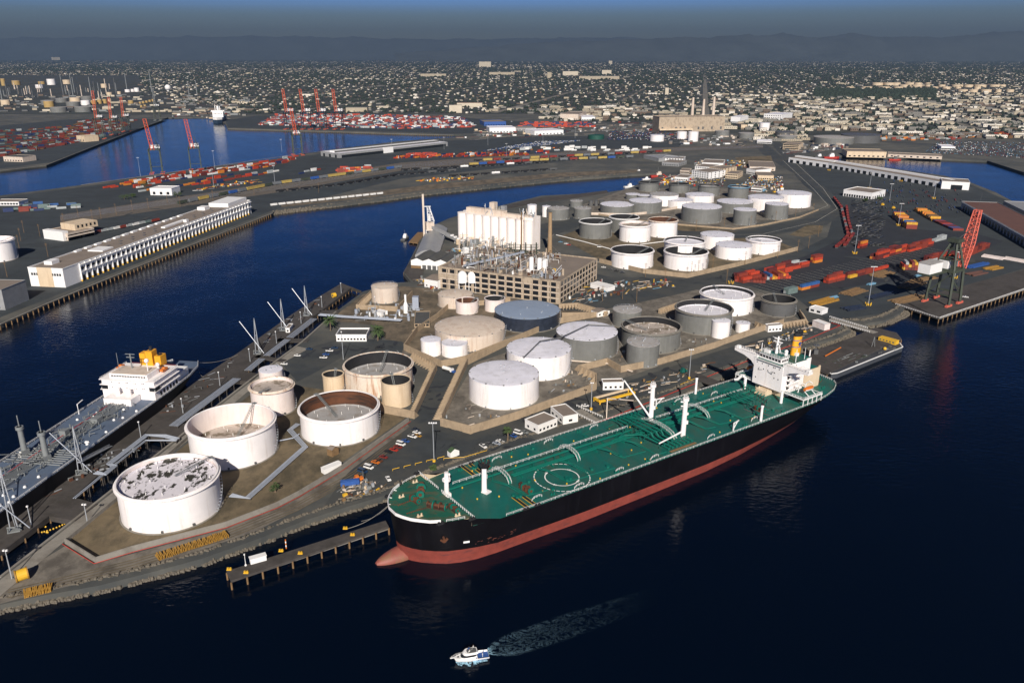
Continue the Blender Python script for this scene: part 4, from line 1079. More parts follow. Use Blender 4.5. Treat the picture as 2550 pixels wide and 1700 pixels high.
# lamp posts
def lamp(px,py,h,label,heads=1,group='single lamp posts',base=None,z=3.5,arms=0):
 x,y=G(px,py,z);t=root('lamp_post',label,'lamp post',(x,y,z),0,group)
 b=MB().use('steel');b.cyl(0,0,0,h,.28,.16,8);
 if heads>1: b.box(0,0,h-.2,heads*1.1,.25,.25)
 b.build('post',t)
 for k in range(heads):
  b=MB().use('wht');b.box((k-(heads-1)/2)*1.15,0,h-.1,.75,.7,.55);b.build('lamp_head',t)
 if base: b=MB().use(base);b.cyl(0,0,0,1.4,.8,n=10);b.build('base',t)
 return t
for i,(x,y,w) in enumerate([(548,960,'first'),(456,1028,'second'),(351,1088,'third'),(78,1305,'last'),(623,900,'wharf one nearest the dark walkway bridge,'),(689,855,'wharf one by the short bridge,'),(750,805,'wharf one under the palm,'),(802,765,'wharf one facing the trestle slot,'),(850,730,'wharf-tip one,')]):
 lamp(x,y,9,'%s slim lamp post standing on the finger wharf' % w if i>3 else '%s slim lamp post along the outer wharf, counted from the white ship stern' % w,group='lamp posts on the finger wharf',z=WZ)
lamp(30,1440,13,'lamp post with two heads beside the yellow hose drum',2)
lamp(218,1300,9,'lamp post on the quay road below the water slot',2)
lamp(1081,1150,22,'tall floodlight mast with yellow foot in the car park by the gate',4,'tall floodlight masts','yellow')
lamp(1472,1020,17,'floodlight mast with yellow foot beside the jetty ramp',2,'tall floodlight masts','yellow')
lamp(1716,943,20,'floodlight mast with yellow foot near the second ramp',3,'tall floodlight masts','yellow')
lamp(855,895,20,'thin mast rising from the wharf car park',1,'tall floodlight masts')
lamp(936,790,17,'thin mast before the square-walled beige tank',1,'tall floodlight masts')
for i,(x,y,h,l) in enumerate([(2162,760,33,'tall floodlight mast with yellow foot in the dark yard'),(2128,632,30,'tall floodlight mast beside the parked rail cars'),(2237,562,27,'tall floodlight mast by the stacked container corner'),(2377,693,25,'tall floodlight mast behind the coral crane'),(2165,470,24,'tall floodlight mast before the curved transit shed'),(2215,500,24,'tall floodlight mast near the flat-roofed office'),(2325,495,24,'tall floodlight mast near the end of the curved shed'),
         (350,440,32,'tall floodlight mast by the left gantry crane'),(535,420,32,'tall floodlight mast right of the second gantry crane'),(533,470,30,'tall floodlight mast among the red containers'),(685,460,30,'tall floodlight mast behind the rail wagons'),(702,378,26,'tall floodlight mast at the low roofed shed end'),(1106,372,26,'tall floodlight mast at the shed gable'),(1215,362,26,'tall floodlight mast between parked cars and containers'),(1261,390,26,'tall floodlight mast above the red container line'),(1352,360,26,'tall floodlight mast by the white trailers'),(1432,345,26,'tall floodlight mast near the green tank'),(976,375,24,'tall floodlight mast by the shed dormer')]):
 lamp(x,y,h,l,5 if x>2000 else 4,'tall floodlight masts','yellow' if x>2000 else None)
# wooden utility poles with cross arms
def upole(px,py,h,label):
 x,y=G(px,py);b=MB().use('wood');b.cyl(x,y,3.5,3.5+h,.22,.14,6);b.box(x,y,3.5+h-1.2,2.6,.18,.18);b.box(x,y,3.5+h-2.6,2.6,.18,.18)
 b.solo('utility_pole',label,'utility pole','wooden utility poles')
ups=[(1721,686),(1738,683),(1757,680),(1774,676),(1855,660),(1936,642),(1809,706),(1986,628),(2013,618),(2157-120,590),(1869,565),(1931,552),(1980,544),(2024,532),(1803,570),(1733,575),(1607,690),(1655,707),(1500,750),(1550,745),(1585,752)]
for i,(x,y) in enumerate(ups): upole(x,y,14,'wooden utility pole, %s of those strung from the factory along the tan wall' % (od[i] if i<20 else 'farthest'))
ups=[(18,690),(52,600),(60,580),(48,618),(105,705),(100,590),(120,640),(158,570),(195,540),(231,550),(160,560),(252,545),(290,535),(330,525),(370,520),(449,515),(417,505),(531,500),(633,485),(794,480)]
for i,(x,y) in enumerate(ups): upole(x,y,15,'wooden pole of the rail yard line, %s from the left edge' % od[i])

# ---- buttressed concrete walls
def wall(label,pts,h=4.6,th=.6,mk='concrete',butt=3.2,side=1,red=False,bh=.9,name='containment_wall',cat='wall'):
 P3=[G(x,y) for x,y in pts];x0,y0=P3[0];P3=[(x-x0,y-y0) for x,y in P3]
 t=root(name,label,cat,(x0,y0,3.5))
 b=MB().use(mk)
 for (a,c) in zip(P3,P3[1:]):
  an=math.atan2(c[1]-a[1],c[0]-a[0]);d=math.hypot(c[0]-a[0],c[1]-a[1])
  b.box((a[0]+c[0])/2,(a[1]+c[1])/2,-.2,d+th*.8,th,h+.2+random.Random(int(d*10)).uniform(0,.03),an)
 b.build('wall_panels',t)
 if butt:
  b=MB().use(mk)
  for x,y,a in along(P3,butt):
   nx,ny=-math.sin(a)*side,math.cos(a)*side;L_=h*bh
   w_=.25;tx,ty=math.cos(a)*w_,math.sin(a)*w_
   e=th/2-.05
   A_=(x+nx*e,y+ny*e);B_=(x+nx*(e+L_),y+ny*(e+L_))
   vs=[(A_[0]-tx,A_[1]-ty,-.1),(B_[0]-tx,B_[1]-ty,-.1),(A_[0]-tx,A_[1]-ty,h-.3),(A_[0]+tx,A_[1]+ty,-.1),(B_[0]+tx,B_[1]+ty,-.1),(A_[0]+tx,A_[1]+ty,h-.3)]
   b.add(vs,[(0,1,2),(5,4,3),(1,4,5,2),(0,3,4,1),(0,2,5,3)])
  o=b.build('buttresses',t);o['kind']='stuff'
 if red:
  b=MB().use('red');nx,ny=(-side),0;line=[]
  for i,(x,y) in enumerate(P3):
   a=P3[max(0,i-1)];c=P3[min(len(P3)-1,i+1)];d=math.hypot(c[0]-a[0],c[1]-a[1])
   line.append((x+(c[1]-a[1])/d*1.3*side,y-(c[0]-a[0])/d*1.3*side,.4))
  b.tube(line,.16,5);b.build('fire_main',t)
 return t
wall('tan wall with close buttresses bending round the closest plain white tank',[(1478,790),(1390,806),(1262,860),(1164,908),(1100,1050)],4.6,side=-1,butt=2.6,bh=1.3)
wall('tan wall along the gate road in front of the plain white tank',[(1098,1060),(1172,1080),(1290,1043),(1484,970)],5,butt=0)
wall('short tan wall jogging around the small white pump house',[(1484,970),(1484,945),(1440,925),(1512,907),(1546,927),(1640,908),(1700,890),(1781,866)],4.6,side=1,butt=4)
wall('tan wall below the pale-roofed grey tank towards the barge',[(1781,866),(1800,858),(1905,822),(1950,808)],4.6,side=1,butt=4.2)
wall('tan wall around the broad beige tank and its two little tanks',[(1040,826),(1007,872),(1045,890),(1100,914),(1158,902),(1262,860)],4.8,side=-1,butt=0)
wall('sloping buttressed wall up to the factory from the beige tank',[(1040,826),(1092,790),(1117,768),(1180,762),(1270,752)],4.2,side=1,butt=2.8,bh=1.2)
wall('buttressed wall between the blue-grey roof and the factory road',[(1400,790),(1480,789),(1512,786),(1438,765),(1392,768)],4,side=1,butt=2.6,bh=1.2)
wall('tan wall closing the compound beside the rust-streaked tank',[(1031,892),(1087,922),(1032,1042),(948,1026),(944,1010)],4.8,side=-1,butt=3,bh=1.0)
wall('square tan wall around the beige domed tank by the wharf',[(1027,735),(990,775),(888,770),(924,735)],4.2,side=-1,butt=3)
wall('long low wall with red pipe from the point up to the gate',[(163,1352),(240,1400),(330,1372),(564,1311),(690,1262),(744,1234),(850,1170),(1018,1049)],2.6,.4,'greyconc',0,side=1,red=True,name='low_wall')
wall('low wall on the quay side of the dirt compound',[(163,1352),(289,1248),(420,1135),(480,1082)],1.8,.35,'greyconc',0,name='low_wall')
wall('long tan wall on the container-yard side of the walled white tanks',[(1493,654),(1600,680),(1712,692),(1830,665),(1985,624)],4.4,butt=0)
wall('low tan kerb wall around the bend below the north tanks',[(1473,533),(1600,552),(1700,562),(1826,572),(1900,562),(1990,543),(2038,524)],2.0,butt=0,name='low_wall')
wall('white-topped wall in front of the pale-roofed grey tanks',[(1473,535),(1560,538),(1620,532),(1700,517)],3.2,.6,'beige',0)
wall('buttressed wall behind the brown-roofed open tank',[(1640,780),(1700,760),(1740,752)],4,side=-1,butt=3)
wall('buttressed wall stub beside the dark open tank by the yard',[(1990,782),(2004,806),(1905,822),(1880,812)],4,side=1,butt=3)
wall('fence-like pale wall on the edge of the terminal road by the bend',[(1380,585),(1360,600),(1400,640),(1493,654)],1.2,.3,'greyconc',0,name='low_wall')
# chain fence along riprap and red fire main
def line_thing(name,label,cat,pts,r=.18,z=.6,mk='red',posts=0):
 P3=[G(x,y) for x,y in pts];b=MB().use(mk)
 b.tube([(x,y,3.5+z) for x,y in P3],r,6)
 if posts:
  for x,y,a in along(P3,posts): b.beam((x,y,3.5),(x,y,3.5+z),r*1.2)
 return b.solo(name,label,cat)
line_thing('fire_main','red fire main skirting the riprap beside the green tanker','pipe',[(1135,1178),(1240,1140),(1420,1082),(1470,1062),(1600,1010),(1735,955)],.25)
line_thing('fire_main','red fire main past the barge jetty','pipe',[(1760,940),(1880,893),(1990,855),(2092,812),(2070,805)],.25)
line_thing('guard_rail','yellow guard rail over the riprap by the anchor end','rail',[(1105,1145),(1155,1142),(1213,1125)],.14,1.0,'yellow',6)
line_thing('guard_rail','yellow guard rail beside the second ramp','rail',[(1695,960),(1730,946)],.14,1.0,'yellow',6)
for i in range(5):
 line_thing('guard_rail','short yellow barrier hoop, %s along the car park edge' % od[i],'rail',[(978+28*i,1172-7*i),(995+28*i,1168-7*i)],.15,1.0,'yellow',2)

# riprap: boulders along the shore (uncountable)
def riprap(name,label,pts,w,n,seed,size=(.7,2.0),up=0.0):
 rnd=random.Random(seed);b=MB().use('rock');P3=[G(x,y,2.2) for x,y in pts]
 seg=[(a,c,math.hypot(c[0]-a[0],c[1]-a[1])) for a,c in zip(P3,P3[1:])];tot=sum(s[2] for s in seg)
 for i in range(n):
  d=rnd.random()*tot
  for a,c,l in seg:
   if d<=l: break
   d -= l
  t=d/l;an=math.atan2(c[1]-a[1],c[0]-a[0]);o=rnd.uniform(-.5,.5)
  x=a[0]+(c[0]-a[0])*t-math.sin(an)*o*w;y=a[1]+(c[1]-a[1])*t+math.cos(an)*o*w
  z=1.9+o*3.6+rnd.uniform(-.3,.3)+up;s_=rnd.uniform(*size)
  vs=[(x+s_*rnd.uniform(.3,.6)*sx,y+s_*rnd.uniform(.3,.6)*sy,z+s_*rnd.uniform(.2,.5)*sz) for sx,sy,sz in ((-1,-1,-1),(1,-1,-1),(1,1,-1),(-1,1,-1),(-.7,-.7,1),(.7,-.7,1),(.7,.7,1),(-.7,.7,1))]
  b.add(vs,[(4,5,6,7),(0,1,5,4),(1,2,6,5),(2,3,7,6),(3,0,4,7)])
 # bank slope under the stones
 b.use('gravel')
 for a,c,l in seg:
  an=math.atan2(c[1]-a[1],c[0]-a[0]);nx,ny=-math.sin(an),math.cos(an)
  b.add([(a[0]-nx*w*.55,a[1]-ny*w*.55,-.8),(c[0]-nx*w*.55,c[1]-ny*w*.55,-.8),(c[0]+nx*w*.5,c[1]+ny*w*.5,3.48),(a[0]+nx*w*.5,a[1]+ny*w*.5,3.48)],[(0,1,2,3)])
 return b.solo(name,label,'rocks',kind='stuff')
riprap('riprap','pale boulders banked along the shore of the point',[(0,1505),(112,1482),(246,1456),(361,1428),(506,1388),(650,1337),(759,1294),(850,1264),(950,1234),(1067,1186),(1200,1138)],6,2600,1)
riprap('riprap','boulder bank between the road and the green tanker',[(1060,1190),(1200,1136),(1320,1094),(1500,1036),(1700,971),(1735,955)],7,1900,2)
riprap('riprap','boulder bank behind the barge',[(1790,938),(1850,915),(1900,885),(2011,862),(2080,843),(2119,826),(2112,812)],8,1500,3)
riprap('riprap','rock slope under the dock yard corner',[(2095,803),(2152,806),(2200,797),(2242,778),(2262,760)],12,1500,4)
riprap('riprap','low rock bank along the far side of the channel',[(679,530),(850,509),(950,497),(1067,481),(1211,466),(1392,448),(1573,435)],9,1600,5,(1,3))
# ---- piers and jetty
def pier(name,label,pts,z,mk='dkconc',rail='wht',cat='pier',legs=5,depth=1.0):
 P3=poly(pts,z);cx=sum(p[0] for p in P3)/len(P3);cy=sum(p[1] for p in P3)/len(P3)
 t=root(name,label,cat,(cx,cy,0));P3=[(x-cx,y-cy) for x,y in P3]
 b=MB().use(mk);b.prism(P3,z-depth,z,bottom=True);b.build('deck',t)
 b=MB().use('wood')
 for x,y,a in along(P3+P3[:1],legs): b.cyl(x,y,-3,z-depth+.1,.4,n=8)
 o=b.build('piles',t);o['kind']='stuff'
 if rail:
  b=MB().use(rail);rails(b,[(x,y,z) for x,y in P3[:3]],1.1,2.2,.18);b.build('railing',t)
 return t
pp=pier('low_pier','long narrow pier with timber piles ahead of the green tanker bow',[(575,1445),(968,1310),(960,1295),(564,1421)],4.2,rail=None,legs=6)
wt=pp
b=MB().use('greyconc');p0,p1=G(577,1447,1.8),G(966,1316,1.8)
b.beam((p0[0],p0[1],2.0),(p1[0],p1[1],2.0),.8);o=b.build('waler',pp,loc=pp.location);o.location=(0,0,0)
pier('barge_jetty','dark jetty platform behind the moored barge',[(1990,905),(2060,930),(2245,843),(2233,828),(2180,815),(2120,840),(2040,868)],4.0,rail=None)
pier('dock_yard_wharf','white-railed wharf corner below the big coral crane',[(2230,758),(2338,793),(2620,697),(2620,672),(2560,668),(2262,748)],4.0,'dkconc','wht',legs=7)
pier('factory_dock','small dock corner beside the long arched shed',[(1005,676),(1030,700),(1050,690),(1064,650),(1066,600),(1050,600)],3.9,rail=None)
pier("finger_pier",'dark finger pier with red pipes behind the silos',[(1250,514),(1330,495),(1430,484),(1511,474),(1515,480),(1440,492),(1345,503),(1262,520)],4.0,rail=None)
pier('work_float','old timber platform off the silo dock',[(1018,602),(1040,605),(1060,578),(1040,578)],2.0,'wood',None)
bridge('ramp','paved access ramp with white rails dropping to the jetty past the yard',[(2070,792),(2180,828)],6,4.2,mk='greyconc')
bridge('ramp','white-railed ramp from the road to the green tanker berth',[(1440,1020),(1490,1052)],6,4.1,mk='greyconc')
bridge('ramp','dark ramp beside the tanker bridge leading over the water',[(1712,928),(1795,958)],9,4.3,mk='dkconc')
for pts,l in (([(2066,790),(2160,818)],'white railing of the jetty access ramp, upper side'),([(2066,800),(2165,828)],'white railing of the jetty access ramp, lower side'),([(1436,1012),(1500,1040)],'white railing on the far side of the berth ramp'),([(1432,1030),(1485,1056)],'white railing on the near side of the berth ramp')):
 b=MB().use('wht');rails(b,[(*G(x,y,4.2),4.2) for x,y in pts],1.3,1.8,.2);b.solo('railing',l,'railing')
# yellow bollards and hut on the low pier
for i,(x,y,l) in enumerate([(571,1418,'at the free end'),(613,1426,'on the outer corner'),(700,1372,'beside the striped marker'),(748,1378,'in the middle of the outer edge'),(860,1316,'inner, closer to the tanker'),(878,1332,'outer, closer to the tanker')]):
 x,y=G(x,y,4.2);b=MB().use('yellow');b.box(x,y,4.2,2.0,1,.3);b.cyl(x-.5,y,4.5,5.2,.35,.45,8);b.cyl(x+.5,y,4.5,5.2,.35,.45,8);b.solo('bollard','yellow mooring bollard on the low pier, '+l,'bollard','bollards of the low pier')
x,y=G(643,1396,4.2);b=MB().use('wht');b.box(x,y,4.2,6.4,2.4,2.2,.5);b.box(x,y,6.4,6.8,2.8,.25,.5);b.solo('box_hut','small white box hut on the end of the low pier','hut')
x,y=G(612,1407,4.2);b=MB().use('wht');b.cyl(x,y,4.2,9.2,.14,.1,6);b.cyl(x,y,4.2,4.8,.5,.3,8);b.box(x,y,9.2,.5,.5,.5);b.solo('light_pole','short white light pole near the pier hut','pole')
x,y=G(713,1365,4.2);b=MB().use('orange')
for k in range(5): b.use('orange' if k % 2==0 else 'wht');b.cyl(x,y,4.2+k*.9,5.1+k*.9,.25,n=8)
b.solo('striped_marker','orange and white striped marker post on the low pier','marker post')
# ================= buildings
def quad(A,B,C,z=3.5):
 a,b_,c=G(*A,z),G(*B,z),G(*C,z)
 d=(a[0]+c[0]-b_[0],a[1]+c[1]-b_[1]);return [a,b_,c,d]
def square_up(q,depth=None):
 """keep the A-B edge, make the footprint a true rectangle"""
 a,b_,c,d=[Vector(p) for p in q];u=(b_-a).normalized();n=Vector((-u.y,u.x));dp=(c-b_).dot(n)
 if depth: dp=depth*(1 if dp>0 else-1)
 return [tuple(a),tuple(b_),tuple(b_+n*dp),tuple(a+n*dp)]
class Bld:
 def __init__(s,name,label,q,h,wallm='white',roofm='roofbrown',parapet=.8,cat='building',group=None,z0=3.5,pitched=0):
  cx=sum(p[0] for p in q)/4;cy=sum(p[1] for p in q)/4
  ar=sum(q[i][0]*q[(i+1) % 4][1]-q[(i+1) % 4][0]*q[i][1] for i in range(4))
  if ar<0: q=[q[1],q[0],q[3],q[2]]
  s.q=[(x-cx,y-cy) for x,y in q];s.h=h;s.c=(cx,cy)
  s.t=root(name,label,cat,(cx,cy,z0),0,group);s.proto={};s.np={}
  b=MB().use(wallm);b.prism(s.q,-.3,h,top=False)
  if pitched:
   A,B,C,D=[Vector((*p,h)) for p in s.q];m1=(A+D)/2+Vector((0,0,pitched));m2=(B+C)/2+Vector((0,0,pitched))
   b.add([A,D,m1,B,C,m2],[(0,2,1),(3,4,5)])
   s.w=b.build('wall',s.t)
   b=MB().use(roofm);o=Vector((0,0,.1));b.add([A+o,B+o,m2+o,m1+o,D+o,C+o],[(0,1,2,3),(3,2,5,4)]);s.r=b.build('roof',s.t)
  else:
   if parapet:
    n=4
    for i in range(4):
     p,r=s.q[i],s.q[(i+1) % 4];b.beam((p[0],p[1],h+parapet/2-.01),(r[0],r[1],h+parapet/2-.01),.5,parapet)
   s.w=b.build('wall',s.t)
   b=MB().use(roofm);b.add([(x,y,h-.02) for x,y in s.q],[(0,1,2,3)]);s.r=b.build('roof',s.t)
 def side(s,i): 
  a,c=s.q[i],s.q[(i+1) % 4];d=math.hypot(c[0]-a[0],c[1]-a[1]);an=math.atan2(c[1]-a[1],c[0]-a[0]);return a,c,d,an
 def openings(s,i,n,z,w,h,mk='glass',name='window',f0=.02,f1=.98,proud=.06,keep=1.0,seed=1,merge=False):
  a,c,d,an=s.side(i);rnd=random.Random(seed)
  key=(name,mk,round(w,2),round(h,2));pts=[]
  for k in range(n):
   if rnd.random()>keep: continue
   t=f0+(f1-f0)*(k+.5)/n
   pts.append((a[0]+(c[0]-a[0])*t,a[1]+(c[1]-a[1])*t))
  if merge or n>100:
   b=MB().use(mk)
   for x,y in pts: b.box(x,y,z,w,.3,h,an)
   o=b.build(name,s.t);o['kind']='stuff';return
  for x,y in pts:
   if key not in s.proto:
    b=MB().use(mk);b.box(0,0,0,w,proud*2+.1,h);o=b.build(name,s.t);o.location=(x,y,z);o.rotation_euler=(0,0,an);s.proto[key]=o
   else:
    o=s.proto[key].copy();S.collection.objects.link(o);o.parent=s.t;o.location=(x,y,z);o.rotation_euler=(0,0,an)
 def band(s,i,z,h,mk,out=.3,name='ledge',f0=0,f1=1):
  a,c,d,an=s.side(i);a=Vector(a);c=Vector(c);p=a.lerp(c,f0);r=a.lerp(c,f1)
  n=Vector((math.sin(an),-math.cos(an)))*out/2
  b=MB().use(mk);b.beam((p.x+n.x,p.y+n.y,z),(r.x+n.x,r.y+n.y,z),out,h);return b.build(name,s.t)

# --- factory: four storeys, dense plant on its roof
q=square_up(quad((1094,717),(1393,758),(1490,696)))
hf=HT(1393,758,703)
fb=Bld('factory','big four-storey tan concrete factory with rows of dark windows and pipework crowded on its roof',q,hf,'factory','roofbrown',1.0)
for f in range(4):
 z=.9+f*hf/4;hh=hf/4*.66
 fb.openings(0,14,z,fb.side(0)[2]/14*.7,hh,'glass',keep=.93,seed=f,proud=.05)
 fb.openings(1,12,z,fb.side(1)[2]/12*.62,hh,'glass',keep=.95,seed=f+9,proud=.05)
for k in range(1,4):
 fb.band(0,k*hf/4,.5,'beige',.25,'ledge');fb.band(1,k*hf/4,.5,'beige',.25,'ledge')
b=MB().use('factory')
a,c,d,an=fb.side(0)
for k in range(15):
 t=k/14;b.box(a[0]+(c[0]-a[0])*t,a[1]+(c[1]-a[1])*t,0,.9,.5,hf+.6,an)
a,c,d,an=fb.side(1)
for k in range(13):
 t=k/12;b.box(a[0]+(c[0]-a[0])*t,a[1]+(c[1]-a[1])*t,0,.8,.5,hf+.61,an)
o=b.build('pilasters',fb.t);o['kind']='stuff'
A_,B_,C_,D_=[Vector(p) for p in fb.q]
def on_roof(u,v): return A_+(B_-A_)*u+(D_-A_)*v
rnd=random.Random(21)
b=MB()
for k in range(620):
 u,v=rnd.random() ** .8*.95,rnd.uniform(.05,.95)
 if u>.72 and v>.3: continue
 p=on_roof(u,v);r_=rnd.random()
 b.use(rnd.choice(['pipe','beige','mgrey','steel','roofbrown','dgrey','wht','factory','olive','rustin','roofbrown','greyconc']))
 if r_<.30: b.cyl(p.x,p.y,hf,hf+rnd.uniform(1,7),rnd.uniform(.3,1.1),n=8)
 elif r_<.55: b.box(p.x,p.y,hf,rnd.uniform(1,5),rnd.uniform(1,4),rnd.uniform(.8,3.5),an)
 elif r_<.92:
  z=hf+rnd.uniform(.6,5);q2=on_roof(min(.98,u+rnd.uniform(-.12,.12)),v) if rnd.random()<.5 else on_roof(u,min(.98,max(.02,v+rnd.uniform(-.25,.25))))
  b.beam((p.x,p.y,z),(q2.x,q2.y,z),rnd.uniform(.2,.5));b.beam((p.x,p.y,hf),(p.x,p.y,z),.25);b.beam((q2.x,q2.y,hf),(q2.x,q2.y,z),.25)
 else: b.tube([(p.x,p.y,hf),(p.x,p.y,hf+rnd.uniform(6,12))],.3,6)
o=b.build('rooftop_plant',fb.t);o['kind']='stuff'
b=MB().use('olive');p=on_roof(.42,.8)
for k in range(6):
 for l_ in range(3): b.tube([(p.x+k*5-12,p.y+l_*4,hf),(p.x+k*5-12,p.y+l_*4,hf+9+(k % 2)*2)],.55,6)
for z in (3,6,9): b.beam((p.x-12,p.y,hf+z),(p.x+15,p.y,hf+z),.4);b.beam((p.x-12,p.y+8,hf+z),(p.x+15,p.y+8,hf+z),.4)
o=b.build('pipe_tower',fb.t)
for u,v,r,h_,k in ((.70,.22,2.1,13,'wht'),(.765,.22,2.1,13,'wht'),(.80,.24,2.0,11,'wht'),(.655,.28,1.5,7,'cream'),(.72,.5,2.3,6,'wht')):
 p=on_roof(u,v);b=MB().use(k);b.cyl(p.x,p.y,hf,hf+h_,r,n=16);b.cyl(p.x,p.y,hf+h_,hf+h_+.8,r,r*.4,n=16);b.build('roof_silo',fb.t,smooth=True)
p=on_roof(.86,.3);b=MB().use('yellow');b.sphere(p.x,p.y,hf+2.2,1.8);b.build('yellow_ball',fb.t,smooth=True)
b=MB().use('wht');p,r_=on_roof(.88,.42),on_roof(.93,.06)
for z in (2,4.5): b.beam((p.x,p.y,hf+z),(r_.x,r_.y,hf+z),.5)
b.build('roof_gantry',fb.t)
b=MB().use('pipe');p,r_=on_roof(.2,.05),on_roof(.45,.75);b.beam((p.x,p.y,hf+3),(r_.x,r_.y,hf+5),1.4,1.6)
b.build('roof_conveyor',fb.t)
# two white hoppers on legs in front of the factory
for i,(px,l) in enumerate(((1152,'left'),(1177,'right'))):
 x,y=G(px,727);t=root('hopper','%s one of two white dome-topped hoppers on legs before the factory wall' % l,'hopper',(x,y,3.5),0,'white hoppers on legs')
 b=MB().use('wht');b.lathe(0,0,[(.3,7),(4.2,9),(4.2,15),(3.6,17.2),(1.8,18.8),(.2,19.3)],18);b.build('body',t,smooth=True)
 for sx,sy in ((-1,-1),(1,-1),(1,1),(-1,1)): b=MB().use('wht');b.beam((sx*3,sy*3,0),(sx*3,sy*3,10),.5);b.build('leg',t)
# --- grain silos
a0,a1=Vector(G(1153,602)),Vector(G(1316,625));u=(a1-a0).normalized();n=Vector((-u.y,u.x));hs_=HT(1320,625,549)
D_=(a1-a0).length;ns=9;sp_=D_/(ns-1);r_s=sp_*.5
t=root('grain_silo','tall white grain elevator of touching cylindrical bins beside the channel','grain silo',((a0.x+a1.x)/2,(a0.y+a1.y)/2,3.5));c0=(a0+a1)/2
b0=MB().use('silo');b0.cyl(0,0,0,hs_,r_s,n=28);b0.cyl(0,0,hs_,hs_+.5,r_s+.25,n=28);s0=b0.build('bin',t,smooth=True)
first=True
for row in range(2):
 for k in range(ns):
  p=a0+u*sp_*k+n*(row*sp_)-c0
  if first: s0.location=(p.x,p.y,0);first=False
  else: dup(s0,(p.x,p.y,0),parent=t)
an=math.atan2(u.y,u.x)
def so(k,r_,z,sx,sy,sz,mk,nm):
 p=a0+u*sp_*k+n*(r_*sp_)-c0;b=MB().use(mk);b.box(p.x,p.y,z,sx,sy,sz,an);return b.build(nm,t)
so(2.6,.6,hs_+.5,sp_*4.6,7,5.5,'beige','top_gallery');so(6.3,.6,hs_+.5,sp_*3.4,6,3.2,'beige','top_gallery')
so(3.0,1.3,hs_+.5,6,7,12,'beige','head_house');so(4.2,1.4,hs_+.5,5,5,9,'sheet','head_house')
so(8.05,.7,0,sp_*.9,sp_*1.5,hs_+3,'silo','end_tower')
b=MB().use('mgrey');rnd=random.Random(9)
for k in range(60):
 p=a0+u*sp_*rnd.choice([rnd.uniform(2.3,4),rnd.uniform(6.6,8.4)])+n*sp_*rnd.uniform(.2,1.3)-c0
 b.use(rnd.choice(['mgrey','beige','steel','pipe']));b.beam((p.x,p.y,hs_+1),(p.x+rnd.uniform(-3,3),p.y+rnd.uniform(-3,3),hs_+rnd.uniform(4,11)),rnd.uniform(.25,.8))
o=b.build('top_machinery',t);o['kind']='stuff'
b=MB().use('wood');p=a0+u*sp_*7.55-n*sp_*.62-c0;b.cyl(p.x,p.y,0,hs_+9,.7,.6,10);b.build('exhaust_stack',t,smooth=True)
# process plant clutter between silos and factory
rnd=random.Random(31);b=MB()
for k in range(130):
 x,y=G(rnd.uniform(1140,1262),rnd.uniform(606,636));b.use(rnd.choice(['beige','wht','mgrey','cream','steel','sheet','greyconc']))
 r_=rnd.random()
 if r_<.35: b.box(x,y,3.5,rnd.uniform(1,6),rnd.uniform(1,5),rnd.uniform(2,9),rnd.uniform(0,1.5))
 elif r_<.6: b.cyl(x,y,3.5,3.5+rnd.uniform(3,14),rnd.uniform(.4,1.6),n=8)
 else:
  z=rnd.uniform(6,16);b.beam((x,y,z),(x+rnd.uniform(-9,9),y+rnd.uniform(-4,4),z+rnd.uniform(-5,3)),rnd.uniform(.3,.8));b.beam((x,y,3.5),(x,y,z),.3)
b.solo('process_plant','tangle of beige ducts, frames and vessels between the silos and the factory','machinery',kind='stuff')
# chimney
x,y=G(1369,631);b=MB().use(mat('chimney_brick',(.34,.23,.13),.9,.12,.6,dirt=(.2,.13,.08),dfac=.4,dscale=(.3,.3,.1)));hc=HT(1369,631,529);b.cyl(x,y,3.5,3.5+hc,2.5,1.7,20);b.cyl(x,y,3.5+hc-1,3.5+hc,2.0,2.0,20)
b.solo('chimney','tall slender tan brick chimney beyond the factory','chimney',smooth=True)
# ship loading tower with sloping conveyor
x,y=G(1071,592);t=root('loading_tower','steel grain loading tower with tall white leg on the silo dock','loading tower',(x,y,3.5))
b=MB().use('beige');b.box(0,0,9,9,9,9,.3);b.build('tower_house',t)
b=MB().use('wht')
for sx,sy in ((-1,-1),(1,-1),(1,1),(-1,1)): b.beam((sx*3.8,sy*3.8,0),(sx*3.8,sy*3.8,10),.6)
b.beam((-3.8,-3.8,1),(3.8,-3.8,9),.4);b.build('tower_frame',t)
hl=HT(1055,592,483);b=MB().use('beige');b.box(-6.5,-1,2,2.2,2.6,hl-2,.1);b.build('loading_leg',t)
b=MB().use('wht');b.lattice((2,0,18),(-1,0,hl*.72),7,2.5,(1,0,0),.35,6);b.beam((-6.5,-1,hl*.72),(2,0,hl*.72),.7);b.tube([(0,0,19),(0,0,27)],1.6,10);b.build('lattice_head',t)
b=MB().use('sheet');c1_=G(1158,612);b.beam((3,-2,13),(c1_[0]-x,c1_[1]-y,2.5),3.6,3.2);b.use('wht')
for k in range(4):
 p=Vector((3,-2,13)).lerp(Vector((c1_[0]-x,c1_[1]-y,2.5)),.62+k*.1);b.box(p.x,p.y,p.z+1.4,2.2,4,1.4,-.5)
b.build('conveyor_gallery',t)
b=MB().use('wht')
for f in (.35,.7): p=Vector((3,-2,13)).lerp(Vector((c1_[0]-x,c1_[1]-y,2.5)),f);b.beam((p.x,p.y,0),(p.x,p.y,p.z),.5);
b.build('gallery_legs',t)['kind']='stuff'
